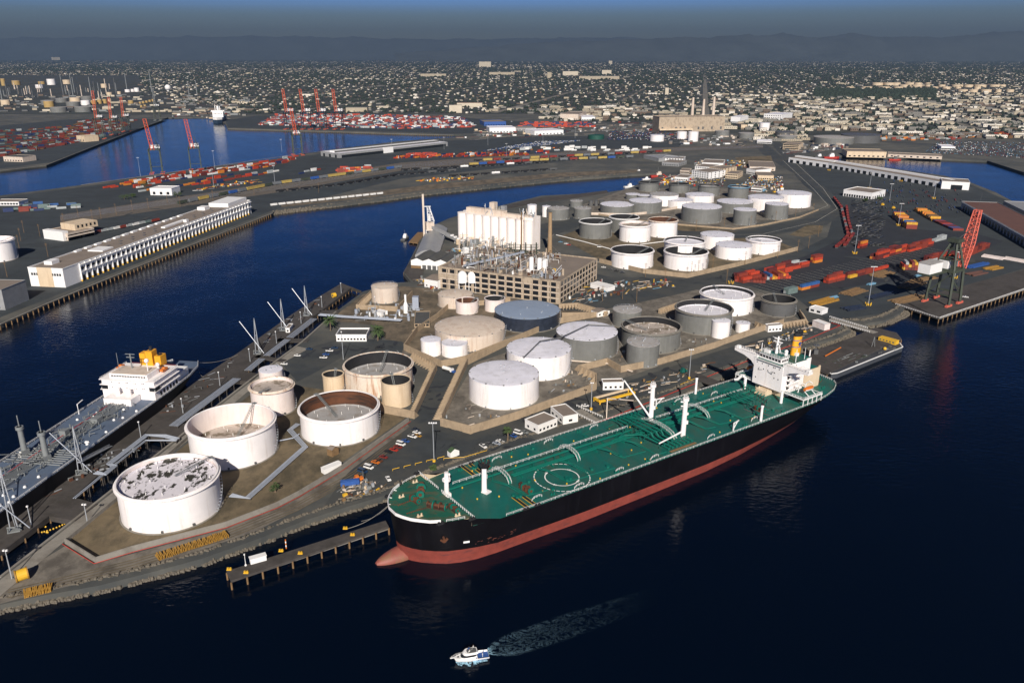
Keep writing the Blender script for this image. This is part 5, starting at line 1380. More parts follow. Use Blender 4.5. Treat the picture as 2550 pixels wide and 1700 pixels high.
# arched shed and white-fronted shed
q=square_up(quad((1034,646),(1064,578),(1100,578)),24);q=[q[0],q[3],q[2],q[1]]
B_=Bld('arched_shed','long grey shed with a curved metal roof running along the dock',q,4.5,'sheet','sheet',0)
A,Bc,C,D=[Vector((*p,4.5)) for p in B_.q];bb=MB().use('sheet');k_=12;vs=[]
for i in range(k_+1):
 t_=i/k_;z=5.2*math.sin(math.pi*t_)
 for p,r_ in ((A,Bc),(D,C)): v=p.lerp(r_,t_);vs.append((v.x,v.y,4.5+z))
bb.add(vs,[(2*i,2*i+2,2*i+3,2*i+1) for i in range(k_)]+[tuple(2*i for i in range(k_+1))[::-1],tuple(2*i+1 for i in range(k_+1))]);bb.build('arched_roof',B_.t,smooth=True)
q=square_up(quad((1024,668),(1113,674),(1122,650)),38)
wf=Bld('loading_shed','white-fronted dock shed with a zigzag dark roof',q,HT(1024,668,648),'wht','roofdark',0)
a,c,d,an=wf.side(0);bb=MB().use('roofdark');A,Bc,C,D=[Vector((*p,wf.h)) for p in wf.q]
for k in range(3):
 p0,p1=A.lerp(Bc,k/3),A.lerp(Bc,(k+1)/3);p2,p3=D.lerp(C,k/3),D.lerp(C,(k+1)/3);m0=(p0+p1)/2+Vector((0,0,2.4));m1=(p2+p3)/2+Vector((0,0,2.4))
 bb.use('roofdark').add([p0,m0,p1,p2,m1,p3],[(0,1,4,3),(1,2,5,4)][::1]);bb.use('wht').add([p0,p1,m0],[(0,1,2)])
bb.build('zigzag_roof',wf.t)
wf.openings(0,5,0,4,4,'dgrey','door',.3,1.0);wf.band(0,1.6,3.2,'wood',.15,'timber_panel',0,.28)
# --- generic small buildings
def small(name,label,A,B,C,top,wallm='wht',roofm='roofbrown',wins=((0,4,1),(1,3,1)),parapet=.4,depth=None,ww=1.4,wh=1.3,pitched=0,cat='building',group=None,hh=None,wz=1.2,merge=False,floors=1):
 qq=square_up(quad(A,B,C),depth);h=hh or HT(*B,top)
 o=Bld(name,label,qq,h,wallm,roofm,parapet,cat,group,pitched=pitched)
 for s_,n_,r_ in wins:
  for f in range(floors): o.openings(s_,n_,wz+f*h/floors,ww,wh,'glass',seed=n_,merge=merge)
 return o
small('pump_house','small white flat-roofed house tucked in the notch of the tan wall',(1497,962),(1501,971),(1533,960),953,wins=((0,2,1),(1,4,1)),depth=13)
small('gate_office','white office with a ribbed brown roof next to the berth, the larger of the two',(1307,1064),(1340,1080),(1390,1062),1060,wins=((0,2,1),(1,5,1)))
small('gate_office','white office with a wide end window, smaller of the two by the berth',(1371,1031),(1402,1057),(1436,1047),1038,wins=((0,3,1),(1,1,1)),ww=2.2)
small('shelter_shed','little white shed with a green sloping roof standing alone in the car park',(1114,1134),(1122,1140),(1145,1134),1128,'wht',mat('green_roof',(.05,.09,.04)),wins=(),pitched=1.6)
small('wharf_office','low white office with a dark flat roof between two palms',(838,850),(913,850),(926,833),836,'wht','roofdark',wins=((0,9,1),(1,2,1)),parapet=1.1)
small('control_hut','white two-level control hut on the finger wharf',(712,829),(722,829),(735,818),817,wins=((0,1,1),(1,2,1)),parapet=.3)
small('process_hut','white-roofed hut with a dark red door near the scrubber plant',(931,784),(950,788),(970,784),779,wins=((1,1,1),),parapet=.2,roofm='wht')
small('boiler_shed','shed with dark lean-to roof beside the sloping tan wall',(1032,816),(1070,815),(1112,783),806,'concrete','roofdark',wins=((0,4,1),),ww=2,wh=2)
small('foreman_house','white little house with brown roof behind the grey tank',(1472,783),(1488,790),(1513,782),779,wins=((0,1,1),(1,3,1)),pitched=1.2)
small('office_trailer','long white trailer parked beside the factory end',(1470,716),(1513,727),(1521,719),716,'wht','wht',wins=((0,1,1),),parapet=.1,cat='trailer')
small('lean_to','white-walled annex against the factory left corner',(1057,714),(1090,720),(1098,700),700,wins=((0,3,1),),parapet=0,pitched=1.5)
small('yard_office','small white office with two black windows beside the jetty road',(2014,776),(2046,784),(2058,778),773,'wht','wht',wins=((0,2,1),),ww=3,wh=1.6)
small('valve_house','small white house with column-like openings below the dark open tank',(1904,822),(1912,827),(1936,818),812,wins=((1,4,1),),roofm='roofbrown')
small('box_shelter','pinkish white box hut on the gravel near the jetty',(2022,812),(2052,823),(2060,818),808,'pink','wht',wins=(),parapet=.1)
small('store_shed','wooden pitched shed on the dirt below the sooty white tank',(815,1133),(828,1138),(840,1128),1122,'wood','roofbrown',wins=(),pitched=1.2)
small('ribbed_container','white ribbed container box standing by the low wall',(800,1176),(808,1181),(845,1160),1168,'wht','wht',wins=(),parapet=.05,cat='container')
small('flat_office','flat-roofed pavilion with columns in the middle of the dock yard',(2099,488),(2170,497),(2180,486),482,'wht','roofbrown',wins=((0,11,1),(1,6,1)),parapet=1.0,ww=2.6,wh=3.6,wz=.3)
# --- long west transit shed
q=square_up(quad((78,712),(164,716),(640,532)))
hw=HT(164,716,671)
ts=Bld('transit_shed','very long white transit shed with rows of loading bays along the wharf',q,hw,'wht','roofbrown',1.0)
ts.openings(1,44,.1,5.6,5.2,'glass','door',.06,.995)
ts.openings(1,44,hw*.62,5.8,2.6,'glass','window',.06,.995)
ts.band(1,hw*.53,.9,'wht',1.6,'gallery',.06,1)
ts.band(1,hw*.92,.8,'wht',1.6,'eaves',.06,1)
a,c,d,an=ts.side(1);b=MB().use('wht')
for k in range(44):
 t_=.06+.935*k/44;x,y=a[0]+(c[0]-a[0])*t_+math.sin(an)*.8,a[1]+(c[1]-a[1])*t_-math.cos(an)*.8
 b.use('wht').box(x,y,1.7,.8,1.3,hw-1.7,an);b.use('yellow').box(x,y,-.1,.7,1.2,1.8,an)
o=b.build('pillars',ts.t);o['kind']='stuff'
ts.openings(0,12,hw*.62,1.8,2.2,'glass','window',.06,.94,keep=.85);ts.openings(0,1,0,8,7,'dgrey','door',.42,.58)
b=MB().use('cream');a,c,d,an=ts.side(0);p=Vector(a).lerp(Vector(c),.47);b.box(p.x+math.sin(an)*.1,p.y-math.cos(an)*.1,-.1,d*.42,.5,hw+1.2,an);b.build('front_panel',ts.t)
A,Bc,C,D=[Vector(p) for p in ts.q]
def onr(u_,v_): return A+(Bc-A)*v_+(D-A)*u_
b=MB()
an1=math.atan2(C.y-Bc.y,C.x-Bc.x)
for k in range(13):
 p=onr(.18+k*.042,.06);b.use('wht').box(p.x,p.y,hw,8,3,1.6,an1)
p=onr(.56,.62);b.use('wht').box(p.x,p.y,hw,d*1.3,5,1.5,an1)
p=onr(.21,.55);b.box(p.x,p.y,hw,d*.5,16,1.3,an1)
p=onr(.05,.3);b.box(p.x,p.y,hw,10,8,3.4,an1)
for k in range(26):
 p=onr(.2+k*.028,.45+.2*(k % 2));b.use('dgrey').box(p.x,p.y,hw,3.6,2.4,.4,an1)
p=onr(.93,.5);b.use('wht').prism([(v.x,v.y) for v in (onr(.86,.12),onr(.86,.88),onr(.995,.88),onr(.995,.12))],hw,hw+5)
p=onr(.81,.2);b.box(p.x,p.y,hw,12,10,4,an1);p=onr(.60,.8);b.box(p.x,p.y,hw,5,4,3,an1)
o=b.build('roof_houses',ts.t);o['kind']='stuff'
# shorter shed inland
q=square_up(quad((112,592),(172,600),(388,549)),34)
s2=Bld('freight_shed','shorter white freight shed with stepped gables behind the long one',q,8,'beige','roofbrown',.7)
s2.openings(1,20,.1,4,3.6,'glass','door');s2.openings(1,30,5.6,2.8,1.2,'glass','window');s2.openings(0,6,1,2,3,'glass','window')
A,Bc,C,D=[Vector(p) for p in s2.q];an1=math.atan2(C.y-Bc.y,C.x-Bc.x)
b=MB().use('cream');p=A.lerp(C,.5)+(D-A)*.42;b.box(p.x,p.y,8,30,24,7,an1);b.build('head_block',s2.t)
for k in range(5):
 v=p+Vector((math.cos(an1),math.sin(an1)))*(k-2)*5.5+Vector((math.sin(an1),-math.cos(an1)))*12.05;b=MB().use('glass');b.box(v.x,v.y,10.5,2.2,.2,3,an1);b.build('window',s2.t)
b=MB().use('wht');v=A.lerp(Bc,.5);b.box(v.x,v.y,0,7,33,10.5,an1);b.build('gable_front',s2.t)
small('rail_office','white windowless box building with painted trees by the rail yard',(375,486),(429,487),(436,480),470,'wht','wht',wins=((0,3,1),),ww=4,wh=4)
# mid shed with long white roof
B0,C0=Vector(G(845,394)),Vector(G(1115,364));u_=(C0-B0).normalized();n_=Vector((-u_.y,u_.x))*62;q=[tuple(B0+n_),tuple(B0),tuple(C0),tuple(C0+n_)]
s3=Bld('cargo_shed','very long low cargo shed with pale ribbed roof and shaded bays along the basin',q,9,'sheet','roofwhite',.5)
s3.openings(1,46,.1,6.5,5.5,'glass','door');s3.openings(0,3,.1,6,6,'glass','door')  # long side: dark boxes paint in the shade of the bays
A,Bc,C,D=[Vector(p) for p in s3.q];an1=math.atan2(C.y-Bc.y,C.x-Bc.x);L3=(C-Bc).length
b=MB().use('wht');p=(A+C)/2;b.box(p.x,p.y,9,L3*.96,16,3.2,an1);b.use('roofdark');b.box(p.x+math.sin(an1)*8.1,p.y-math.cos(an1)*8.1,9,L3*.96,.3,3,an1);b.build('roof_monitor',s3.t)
b=MB().use('wht');p=Bc.lerp(C,.42);b.box(p.x,p.y,0,26,4,12,an1);b.build('gable_front',s3.t)
# curved shed on the east side
base=[(1963,404),(2061,418),(2206,443),(2345,468)]
P=[Vector(G(*p)) for p in base];x0,y0=P[1];t=root('curved_shed','long gently bent white transit shed on the far side of the dock yard','building',(x0,y0,3.5));ox,oy=x0,y0
bw,br,bo=MB().use('wht'),MB().use('roofbrown'),MB().use('wht')
dp,hh=42,9.5
for i in range(3):
 a,c=P[i]-Vector((ox,oy)),P[i+1]-Vector((ox,oy));un=(c-a).normalized();nn=Vector((-un.y,un.x));L_=(c-a).length
 if nn.y<0: nn=-nn
 qd=[a,c,c+nn*dp,a+nn*dp];bw.prism([(v.x,v.y) for v in qd],-.2,hh-.02*i,top=False);br.add([(v.x,v.y,hh+.02*i) for v in qd],[(0,1,2,3)])
 bo.beam((*(a+nn*dp*.5),hh+1.2),(*(c+nn*dp*.5),hh+1.2),9,2.4)
bw.build('wall',t);br.build('roof',t);bo.build('roof_monitor',t)
pr_d=None
for i in range(3):
 a,c=P[i]-Vector((ox,oy)),P[i+1]-Vector((ox,oy));an1=math.atan2(c.y-a.y,c.x-a.x);k_=int((c-a).length/14)
 for k in range(k_):
  v=a.lerp(c,(k+.5)/k_)
  if pr_d is None: b=MB().use('glass');b.box(0,0,0,7.5,.5,5.5);pr_d=b.build('door',t)
  else: pr_d2=pr_d.copy();S.collection.objects.link(pr_d2);pr_d2.parent=t;pr_d2.location=(v.x,v.y,0);pr_d2.rotation_euler=(0,0,an1);continue
  pr_d.location=(v.x,v.y,0);pr_d.rotation_euler=(0,0,an1)
hh2=small('shed_head_house','pale gabled head house closing the curved shed',(2343,470),(2412,474),(2420,462),455,'wht','roofbrown',wins=(),depth=40)
hh2.openings(0,1,0,16,7,'glass','door',.4,.7)
# red roofed shed at the right edge
P0,P1=Vector(G(2392,520)),Vector(G(2680,690));un=(P1-P0).normalized();nn=Vector((-un.y,un.x));nn=nn if nn.x>0 else-nn
rs=Bld('red_roof_shed','long dock shed with a dull red roof running out of the picture on the right',[tuple(P0),tuple(P1),tuple(P1+nn*44),tuple(P0+nn*44)],10,'sheet','roofred',.6)
for i in range(4):
 a,c,d,an=rs.side(i)
 if d>60 and (a[0]+c[0])<0: rs.openings(i,int(d/11),.1,6,6,'glass','door');rs.band(i,9.6,.8,'wht',.8,'eaves')
rs2=Bld('grey_roof_shed','second long shed with a pale grey roof behind the red-roofed one',[tuple(P0+nn*54+un*-8),tuple(P1+nn*54),tuple(P1+nn*96),tuple(P0+nn*96+un*-8)],11,'sheet','sheet',.6)
# left edge tank shed
small('edge_warehouse','grey warehouse end cut by the left picture edge',(-60,770),(14,772),(30,745),722,'sheet','roofbrown',wins=((0,2,1),),ww=5,wh=5)
small('pilot_station','low brick building on the far basin shore',(10,402),(58,404),(62,398),392,'beige','roofdark',wins=((0,7,1),),ww=3,wh=2.4)
small('gate_house','small buff block at the foot of the red gantry cranes',(192,352),(212,354),(216,348),340,'cream','cream',wins=((0,3,1),),ww=3,wh=4)
small('west_shop','white workshop with many windows at the left edge of the rail yard',(-20,512),(48,512),(52,505),503,'wht','roofbrown',wins=((0,9,1),),ww=3,wh=2.4)
# ship yard / commercial buildings north of the tanks
bl=[((1722,440),(1765,446),(1774,436),430,'wht',3),((1765,430),(1801,434),(1806,425),421,'cream',3),((1730,425),(1770,428),(1775,420),417,'wht',2),((1806,444),(1836,446),(1838,438),434,'cream',2),((1680,450),(1712,452),(1718,444),443,'wht',1),
  ((1858,432),(1882,436),(1890,428),424,'wht',1),((1886,448),(1926,449),(1934,440),438,'cream',1),((1866,424),(1930,426),(1942,412),417,'beige',1),((1648,412),(1690,415),(1695,408),406,'sheet',1),((1650,402),(1700,404),(1702,398),396,'wht',2),((1748,415),(1800,417),(1806,408),407,'wht',1),((1693,432),(1716,433),(1720,427),426,'beige',1),((1870,476),(1896,478),(1898,473),470,'wht',1)]
for i,(A,B,C,tp,wm,fl) in enumerate(bl):
 small('port_building','%s block of the packed port offices north of the tanks, %s counted from the left' % ({'wht': 'white','cream': 'cream','beige': 'buff','sheet': 'grey'}[wm],od[sorted(range(len(bl)),key=lambda k: bl[k][0][0]).index(i)]),A,B,C,tp,wm,'roofbrown',wins=((0,7,1),(1,4,1)),ww=2.2,wh=2,floors=fl,group='port offices north of the tanks')
small('depot_roof','big low grey-roofed depot beside the rail bend',(1640,408-5),(1700,400),(1812,388),392,'sheet','sheet',wins=(),depth=60)
# power station with three stacks
q=square_up(quad((1640,329),(1803,327),(1812,318)),60);hp=HT(1640,329,293)
ps=Bld('power_station','blocky brown concrete power station with three thin stacks',q,hp,'factory','roofbrown',1.5)
ps.openings(0,14,6,5,7,'dgrey','window',.02,.98,keep=.5)
ps.band(0,7,4,'cream',10,'annex',.0,.5)
for i,(px,pt) in enumerate(((1721,243),(1748,247),(1773,241))):
 x,y=G(px,322);z=HT(px,322,pt);t_=Vector((x-ps.c[0],y-ps.c[1]));b=MB().use('beige');b.cyl(t_.x,t_.y,hp-1,z,4.5,3,14);b.build('stack',ps.t,smooth=True)
far=[((1219,331),(1284,330),(1290,325),318,'wht','white flat warehouse behind the far rail yard, the left of a linked pair'),((1331,337),(1403,334),(1410,328),324,'wht','white flat warehouse behind the far rail yard, the right of a linked pair'),((1284,327),(1335,326),(1340,322),318,'sheet','low dark-fronted link between the two white warehouses'),((1206,314),(1260,313),(1266,308),303,'blue','low blue-banded building behind the container terminal'),
  ((2108,391),(2206,393),(2212,386),379,'cream','long yellow warehouse on the far bank of the east basin'),((1949,372),(1989,374),(1996,368),361,'cream','cream two-storey hotel block beyond the curved shed'),((2210,391),(2345,397),(2350,392),390,'beige','long thin quay wall building on the far bank'),((1885,357),(1892+30,358),(1925,354),352,'wht','small white office beside the avenue'),
  ((1901,300),(1946,302),(1950,296),286,'wht','four-storey white office block across the avenue'),((1819,306),(1842,307),(1846,302),292,'wht','square white cube building near the avenue'),((1845,322),(1860,322),(1864,318),311,'cream','little cream tower block beside the avenue'),((2343,373),(2378,374),(2382,369),366,'wht','white shop row at the right beyond the basin'),
  ((1395,298),(1440,299),(1450,292),285,'beige','buff gable-roofed warehouse behind the boulevard'),((1448,300),(1482,300),(1486,295),292,'wht','white low store next to the buff gabled warehouse')]
for A,B,C,tp,wm,l in far: small('warehouse',l,A,B,C,tp,wm,'roofbrown' if wm != 'wht' else 'roofwhite',wins=((0,8,1),),ww=4,wh=2.4,parapet=.5,floors=3 if 'storey' in l else 1)
# ================= grey-decked tanker at the finger wharf
HA=R(81.5)
GX,GY=-249,264
gs=root('grey_tanker','tanker with blue-grey deck, white bridge block and yellow funnel at the finger wharf','oil tanker',(GX,GY,0),HA)
H2=Hull(233,17.5,11,18,2,[(0,.12),(.02,.5),(.06,.8),(.12,.97),(.2,1),(.8,1),(.9,.93),(.96,.78),(1,.5)],[(0,.03),(.05,.5),(.12,.9),(.2,1),(.78,1),(.88,.7),(.95,.35),(1,.05)],5,222,3.6)
Q_=lambda n,b,par=None,smooth=False: b.build(n,par or gs,smooth=smooth)
Q_('hull',H2.skin('hullblack',.35,1,5),smooth=True);Q_('boot_topping',H2.skin('darkred',-1,.35,4),smooth=True)
ol=H2.outline(1,.15,x0=19);b=MB().use('deckgrey');b.add([(x,w,10.95) for x,w in ol]+[(x,-w,10.95) for x,w in ol[::-1]],[tuple(range(2*len(ol)))[::-1]]);Q_('main_deck',b)
for sd in (-1,1):
 b=MB().use('wht');rails(b,[(x,sd*w,11) for x,w in H2.outline(1,.4,x0=30,x1=232)],1.1,2.6,.2);Q_('guard_rail',b)
b=MB().use('white');b.box(183,0,11,26,33,5.2);b.box(183,0,16.2,25,26,3);b.box(183,0,19.2,25,33,3.2);b.box(178,0,22.4,12,24,3.2)
b.box(170.6,0,11,1,34,11.2) if False else None
for z in (16.2,19.2,22.4): b.box(183,0,z-.15,27,35,.3)
hb=Q_('bridge_house',b)
b=MB().use('white');b.box(164.5,1,11,9,17,4);b.cyl(166,-3,15,18,1.3,n=12);b.cyl(166,4,15,18,1.3,n=12);b.sphere(166,-3,18.4,1.3);b.sphere(166,4,18.4,1.3);Q_('pump_house',b,hb)
b=MB().use('beige');b.box(178,0,25.6,12,22,.25);Q_('wheelhouse_top',b,hb)
b=MB().use('brown');b.box(192,0,22.42,12,30,.12);Q_('aft_deck',b,hb)
for k in range(13): b=MB().use('glass');b.box(171.95,-10.2+k*1.7,23.7,.15,1.1,.9);Q_('window',b,hb)
rnd=random.Random(8)
for z in (17.2,20.4):
 for y in (-10,-9,-5,-4,0,1,5,6,10):
  b=MB().use('glass');b.box(170.4,y,z,.12,.5,.6);Q_('porthole',b,hb)
for sd in (-1,1):
 for z,h in ((16.4,2.6),(12,3.4)):
  b=MB().use('glass');b.box(172.5,sd*15.2,z,4.4,4.0 if z>12 else .1,h);Q_('bay_shade',b,hb)  # dark block in the recess paints the shade of the open bay
 for k in range(6):
  b=MB().use('glass');b.box(176+k*3.4,sd*16.6,12+(k % 2)*.3,1.5,.2,2.4);Q_('window',b,hb)
 b=MB().use('wht');rails(b,[(170,sd*16.8,22.5),(196,sd*16.8,22.5)],1.1,1.5,.16);rails(b,[(170,sd*16.8,16.3),(196,sd*16.8,16.3)],1.1,1.5,.16);Q_('side_rail',b,hb)
 b=MB().use('orange');b.sphere(186,sd*14,24.6,1.2,10,6);b.box(186,sd*14,23.6,5.5,2,1.2);Q_('lifeboat',b,hb)
b=MB().use('wht');b.prism([(196,-15),(212,-13.5),(212,13.5),(196,15)],11,16);b.box(203,0,16,8,20,.3);Q_('stern_house',b,hb)
b=MB().use('funnel');b.prism([(194,-2.2),(200,-1.8),(200,1.8),(194,2.2)],22.4,31.5);b.box(197,-5.5,22.4,6,4,6.5);b.box(197,4.6,22.4,5,3.6,7.6);fg=Q_('funnel',b,hb)
b=MB().use('black');b.tube([(197,0,31.4),(197,0,34)],.9,8);b.cyl(197,-5.5,28.9,29.5,1.4,n=10);Q_('exhaust_pipe',b,fg)
b=MB().use('wht');b.cyl(178,-9,25.6,31.5,.3,n=6);b.sphere(178,-9,32.3,1.35,12,8);b.cyl(188,-9,22.4,26,.9,n=10);b.sphere(188,-9,26,1.4,10,6);Q_('radome',b,hb,smooth=True)
b=MB().use('mgrey');b.tube([(181,3,25.6),(181,3,35)],.4,6);b.box(181,3,32.5,.6,5,.4);b.box(181,3,34.5,.6,6,.3);b.tube([(176,8,25.6),(176,8,37)],.15,5);Q_('radar_mast',b,hb)
for x,y in ((97,10),(93,-5)):
 b=MB().use('mgrey');b.cyl(x,y,11,27,1.5,1.2,12);b.cyl(x,y,25.5,27,1.9,n=12);b.cyl(x,y,27,33,.25,n=6);b.prism([(x-3,y-1),(x+1,y-2),(x+2.5,y+1),(x,y+2)],11,14.5)
 mt_=Q_('kingpost',b,smooth=True);b=MB().use('mgrey');b.tube([(x-1,y,12.5),(x-22,y+3,22)],.3,6);Q_('boom',b,mt_)
b=MB().use('mgrey')
for k in range(8): b.tube([(25+k,-3+k*.9,12),(160,-4+k*1.1,12)],.22,6)
for k in range(8): b.tube([(88+k*2.1,-16,12.2),(88+k*2.1,15,12.2)],.3,6)
for k in range(150): x=rnd.uniform(35,160);y=rnd.uniform(-10,10);b.beam((x,y,11),(x,y,rnd.uniform(12,14)),.35);b.beam((x,y,12.6),(x+rnd.uniform(-9,9),y+rnd.uniform(-3,3),12.6),.3)
o=Q_('deck_pipes',b);
b=MB().use('red')
b.tube([(30,3.6,12.3),(160,5,12.3)],.2,6);Q_('red_line',b)
for x,y,sx,sy,sz in ((137,-2,5,4,3.4),(120,5,3.5,3.5,3.6)): b=MB().use('mgrey');b.box(x,y,11,sx,sy,sz);Q_('deck_house',b)
b0=MB().use('wht');b0.cyl(0,0,0,.8,.8,.5,10);v0=Q_('deck_vent',b0);v0.location=(60,-8,11)
for k in range(34): dup(v0,(rnd.uniform(30,160),rnd.choice((-1,1))*rnd.uniform(5,15.5),11),parent=gs)
b=MB().use('wht');b.tube([(146,15.5,11),(146,15.5,17),(152,16.5,17)],.3,6);Q_('davit',b)
# gangway and mooring lines of the grey tanker
g0,g1=G(197,1151,11),G(277,1112,4)
b=MB().use('steel');b.beam((g0[0],g0[1],11),(g1[0],g1[1],4.5),1.6,.4);rails(b,[(g0[0],g0[1],11.2),(g1[0],g1[1],4.7)],1.2,1.2,.2);b.solo('gangway','gangway of the grey tanker resting on the finger wharf','gangway')
def gw(x,y,z): return (GX+x*math.cos(HA)-y*math.sin(HA),GY+x*math.sin(HA)+y*math.cos(HA),z)
rope('mooring rope from the grey tanker stern out along the wharf',gw(231,-5,11),(*G(592,884,4),4.2),2.5,.16)
rope('slack mooring rope from the grey tanker stern to the near wharf lamp',gw(229,-9,11),(*G(507,938,4),4.2),3,.13)
rope('mooring rope sloping from the grey tanker side to the wharf',gw(150,-17.3,11),(*G(288,1098,4),4.2),1,.13)
# ================= barge
zz=3.4;pts=[(2038,910),(2070,931),(2086,929),(2248,864),(2240,854),(2192,846)]
P3=poly(pts,zz);cx=sum(p[0] for p in P3)/6;cy=sum(p[1] for p in P3)/6;P3=[(x-cx,y-cy) for x,y in P3]
t=root('tank_barge','dark flat tank barge with a small yellow deckhouse moored behind the green tanker','barge',(cx,cy,0))
b=MB().use(mat('barge_grey',(.05,.055,.065),.6));b.prism(P3,-1,zz);b.build('hull',t)
b=MB().use(mat('barge_deck',(.045,.047,.055),.8,.25,.2));b.prism([(x*.97,y*.96) for x,y in P3],zz,zz+.12);b.build('deck',t)
b=MB().use('wht');
for i in range(6):
 p,r_=P3[i],P3[(i+1) % 6];b.beam((p[0],p[1],zz+.2),(r_[0],r_[1],zz+.2),.7,.4)
b.build('rubbing_rail',t)
q0=Vector(G(2212,852,zz))-Vector((cx,cy));an=math.atan2(P3[3][1]-P3[2][1],P3[3][0]-P3[2][0])
b=MB().use('yellow');b.box(q0.x,q0.y,zz,5,13,3,an+.0);b.build('deckhouse',t)
for k in range(5): b=MB().use('dgrey');o_=Vector((-math.sin(an),math.cos(an)))*(k-2)*2.4;b.box(q0.x+o_.x-math.cos(an)*2.5,q0.y+o_.y-math.sin(an)*2.5,zz+1.2,.2,1.2,1,an);b.build('window',t)
b=MB().use('dgrey');rnd=random.Random(3)
for k in range(36):
 v=Vector(P3[0]).lerp(Vector(P3[4]),rnd.uniform(.12,.82))+Vector((rnd.uniform(-5,7),rnd.uniform(-9,1)));b.use(rnd.choice(['dgrey','mgrey','olive','dgrey']))
 if k % 3: b.box(v.x,v.y,zz,rnd.uniform(.5,3),rnd.uniform(.5,1.6),rnd.uniform(.4,1.6),an)
 else: b.tube([(v.x,v.y,zz+.8),(v.x+math.cos(an)*9,v.y+math.sin(an)*9,zz+.8)],.25,6)
b.build('deck_fittings',t)['kind']='stuff'
b=MB().use('mgrey');v=Vector(G(2174,865,zz))-Vector((cx,cy));b.tube([(v.x-1.2,v.y,zz),(v.x,v.y,zz+8)],.2,5);b.tube([(v.x+1.2,v.y,zz),(v.x,v.y,zz+8)],.2,5);b.build('derrick',t)
v=Vector(G(2203,871,zz))-Vector((cx,cy));b=MB().use('yellow');b.sphere(v.x,v.y,zz+1,1.2);b.build('yellow_tank',t,smooth=True)
x,y=G(2030,880,4);b=MB().use('dgrey');b.box(x,y,4,3,3,3);b.cyl(x,y,7,11,.3,n=6);b.box(x,y,10,4,4,.4);b.solo('jetty_booth','small lookout booth on a post at the jetty edge','booth')
x,y=G(2055,890,4);x2,y2=G(2093,869,4);b=MB().use('orange');b.tube([(x,y,5.2),(x2,y2,5.2)],.45,8);b.solo('loading_hose','thick orange hose boom lying on the jetty','hose')
# ================= motor yacht with wake
p0,p1=Vector(G(1122,1640,1.6)),Vector(G(1216,1624,1.6));d=(p1-p0);LY=d.length;ya=math.atan2(d.y,d.x)
y_=root('motor_yacht','white cabin cruiser with flybridge running past trailing a foamy wake','motor yacht',(p0.x,p0.y,0),ya)
b=MB().use('wht');n=13;st=[]
for i in range(n):
 t=i/(n-1);x=LY*(.09+.91*t);w=LY*.155*min(1,(t*2.6+.03)) ** .62*(1-.12*max(0,t-.6));zt=2.15-.75*t ** .8
 st.append([(x+(1-t)*1.0,0,-.5),(x+(1-t)*.9,-w*.55,-.1),(x+(1-t)*.3,-w*.93,zt*.55),(x,-w,zt)])
for sd in (-1,1):
 vs=[(x,-sd*y,z) for s_ in st for x,y,z in s_];fs=[(i*4+k,i*4+k+1,i*4+5+k,i*4+4+k) for i in range(n-1) for k in range(3)]
 b.add(vs,fs if sd<0 else [f[::-1] for f in fs])
e=st[-1];b.add([(p[0],p[1],p[2]) for p in e]+[(p[0],-p[1],p[2]) for p in e[::-1]],[tuple(range(8))])
dk=[s_[3] for s_ in st];b.add([(p[0],p[1],p[2]-.05) for p in dk[:9]]+[(p[0],-p[1],p[2]-.05) for p in dk[:9][::-1]],[tuple(range(18))])
b.box(.06*LY,0,1.95,LY*.14,.5,.14)
b.build('hull',y_,smooth=True)
b=MB().use('blue');b.add([(p[0],p[1]*.97,.75) for p in dk[8:]]+[(p[0],-p[1]*.97,.75) for p in dk[8:][::-1]],[tuple(range(10))]);b.box(LY*.66,0,.75,.2,LY*.28,.9);b.build('cockpit_floor',y_)
def loft(mk,secs,par,nm,sm=True):
 b=MB().use(mk);k=len(secs[0]);b.add([p for s_ in secs for p in s_],[(j*k+i,j*k+(i+1) % k,(j+1)*k+(i+1) % k,(j+1)*k+i) for j in range(len(secs)-1) for i in range(k)]+[tuple(range(k))[::-1],tuple(range((len(secs)-1)*k,len(secs)*k))]);return b.build(nm,par,smooth=sm)
def ring(x0,x1,w,z,n=16,fx=1.8): return [((x0+x1)/2-(x1-x0)/2*(math.cos(a) if math.cos(a)>0 else max(-1,math.cos(a)*1.2)),w*(1 if abs(math.sin(a))>.7 else abs(math.sin(a))/.7)*(1 if math.sin(a)>0 else-1),z) for a in [2*math.pi*(i+.5)/n for i in range(n)]]
W_=LY*.125
loft('wht',[ring(LY*.2,LY*.68,W_*.95,1.7),ring(LY*.25,LY*.68,W_*.9,2.2)],y_,'cabin_base')
loft('glass',[ring(LY*.26,LY*.67,W_*.89,2.2),ring(LY*.34,LY*.66,W_*.8,2.95)],y_,'window')
loft('wht',[ring(LY*.33,LY*.72,W_*.86,2.95),ring(LY*.31,LY*.72,W_*.95,3.15),ring(LY*.36,LY*.70,W_*.88,3.85)],y_,'flybridge')
loft('dgrey',[ring(LY*.42,LY*.68,W_*.72,3.86),ring(LY*.42,LY*.68,W_*.72,3.9)],y_,'flybridge_floor')
b=MB().use('glass');b.box(LY*.2,0,1.95,.6,.6,.12);b.build('hatch',y_)
b=MB().use('wht');rails(b,[(LY*.02,0,2.05),(LY*.16,LY*.075,2.05),(LY*.4,LY*.13,1.8)],.6,1,.05);rails(b,[(LY*.02,0,2.05),(LY*.16,-LY*.075,2.05),(LY*.4,-LY*.13,1.8)],.6,1,.05);b.build('bow_rail',y_)
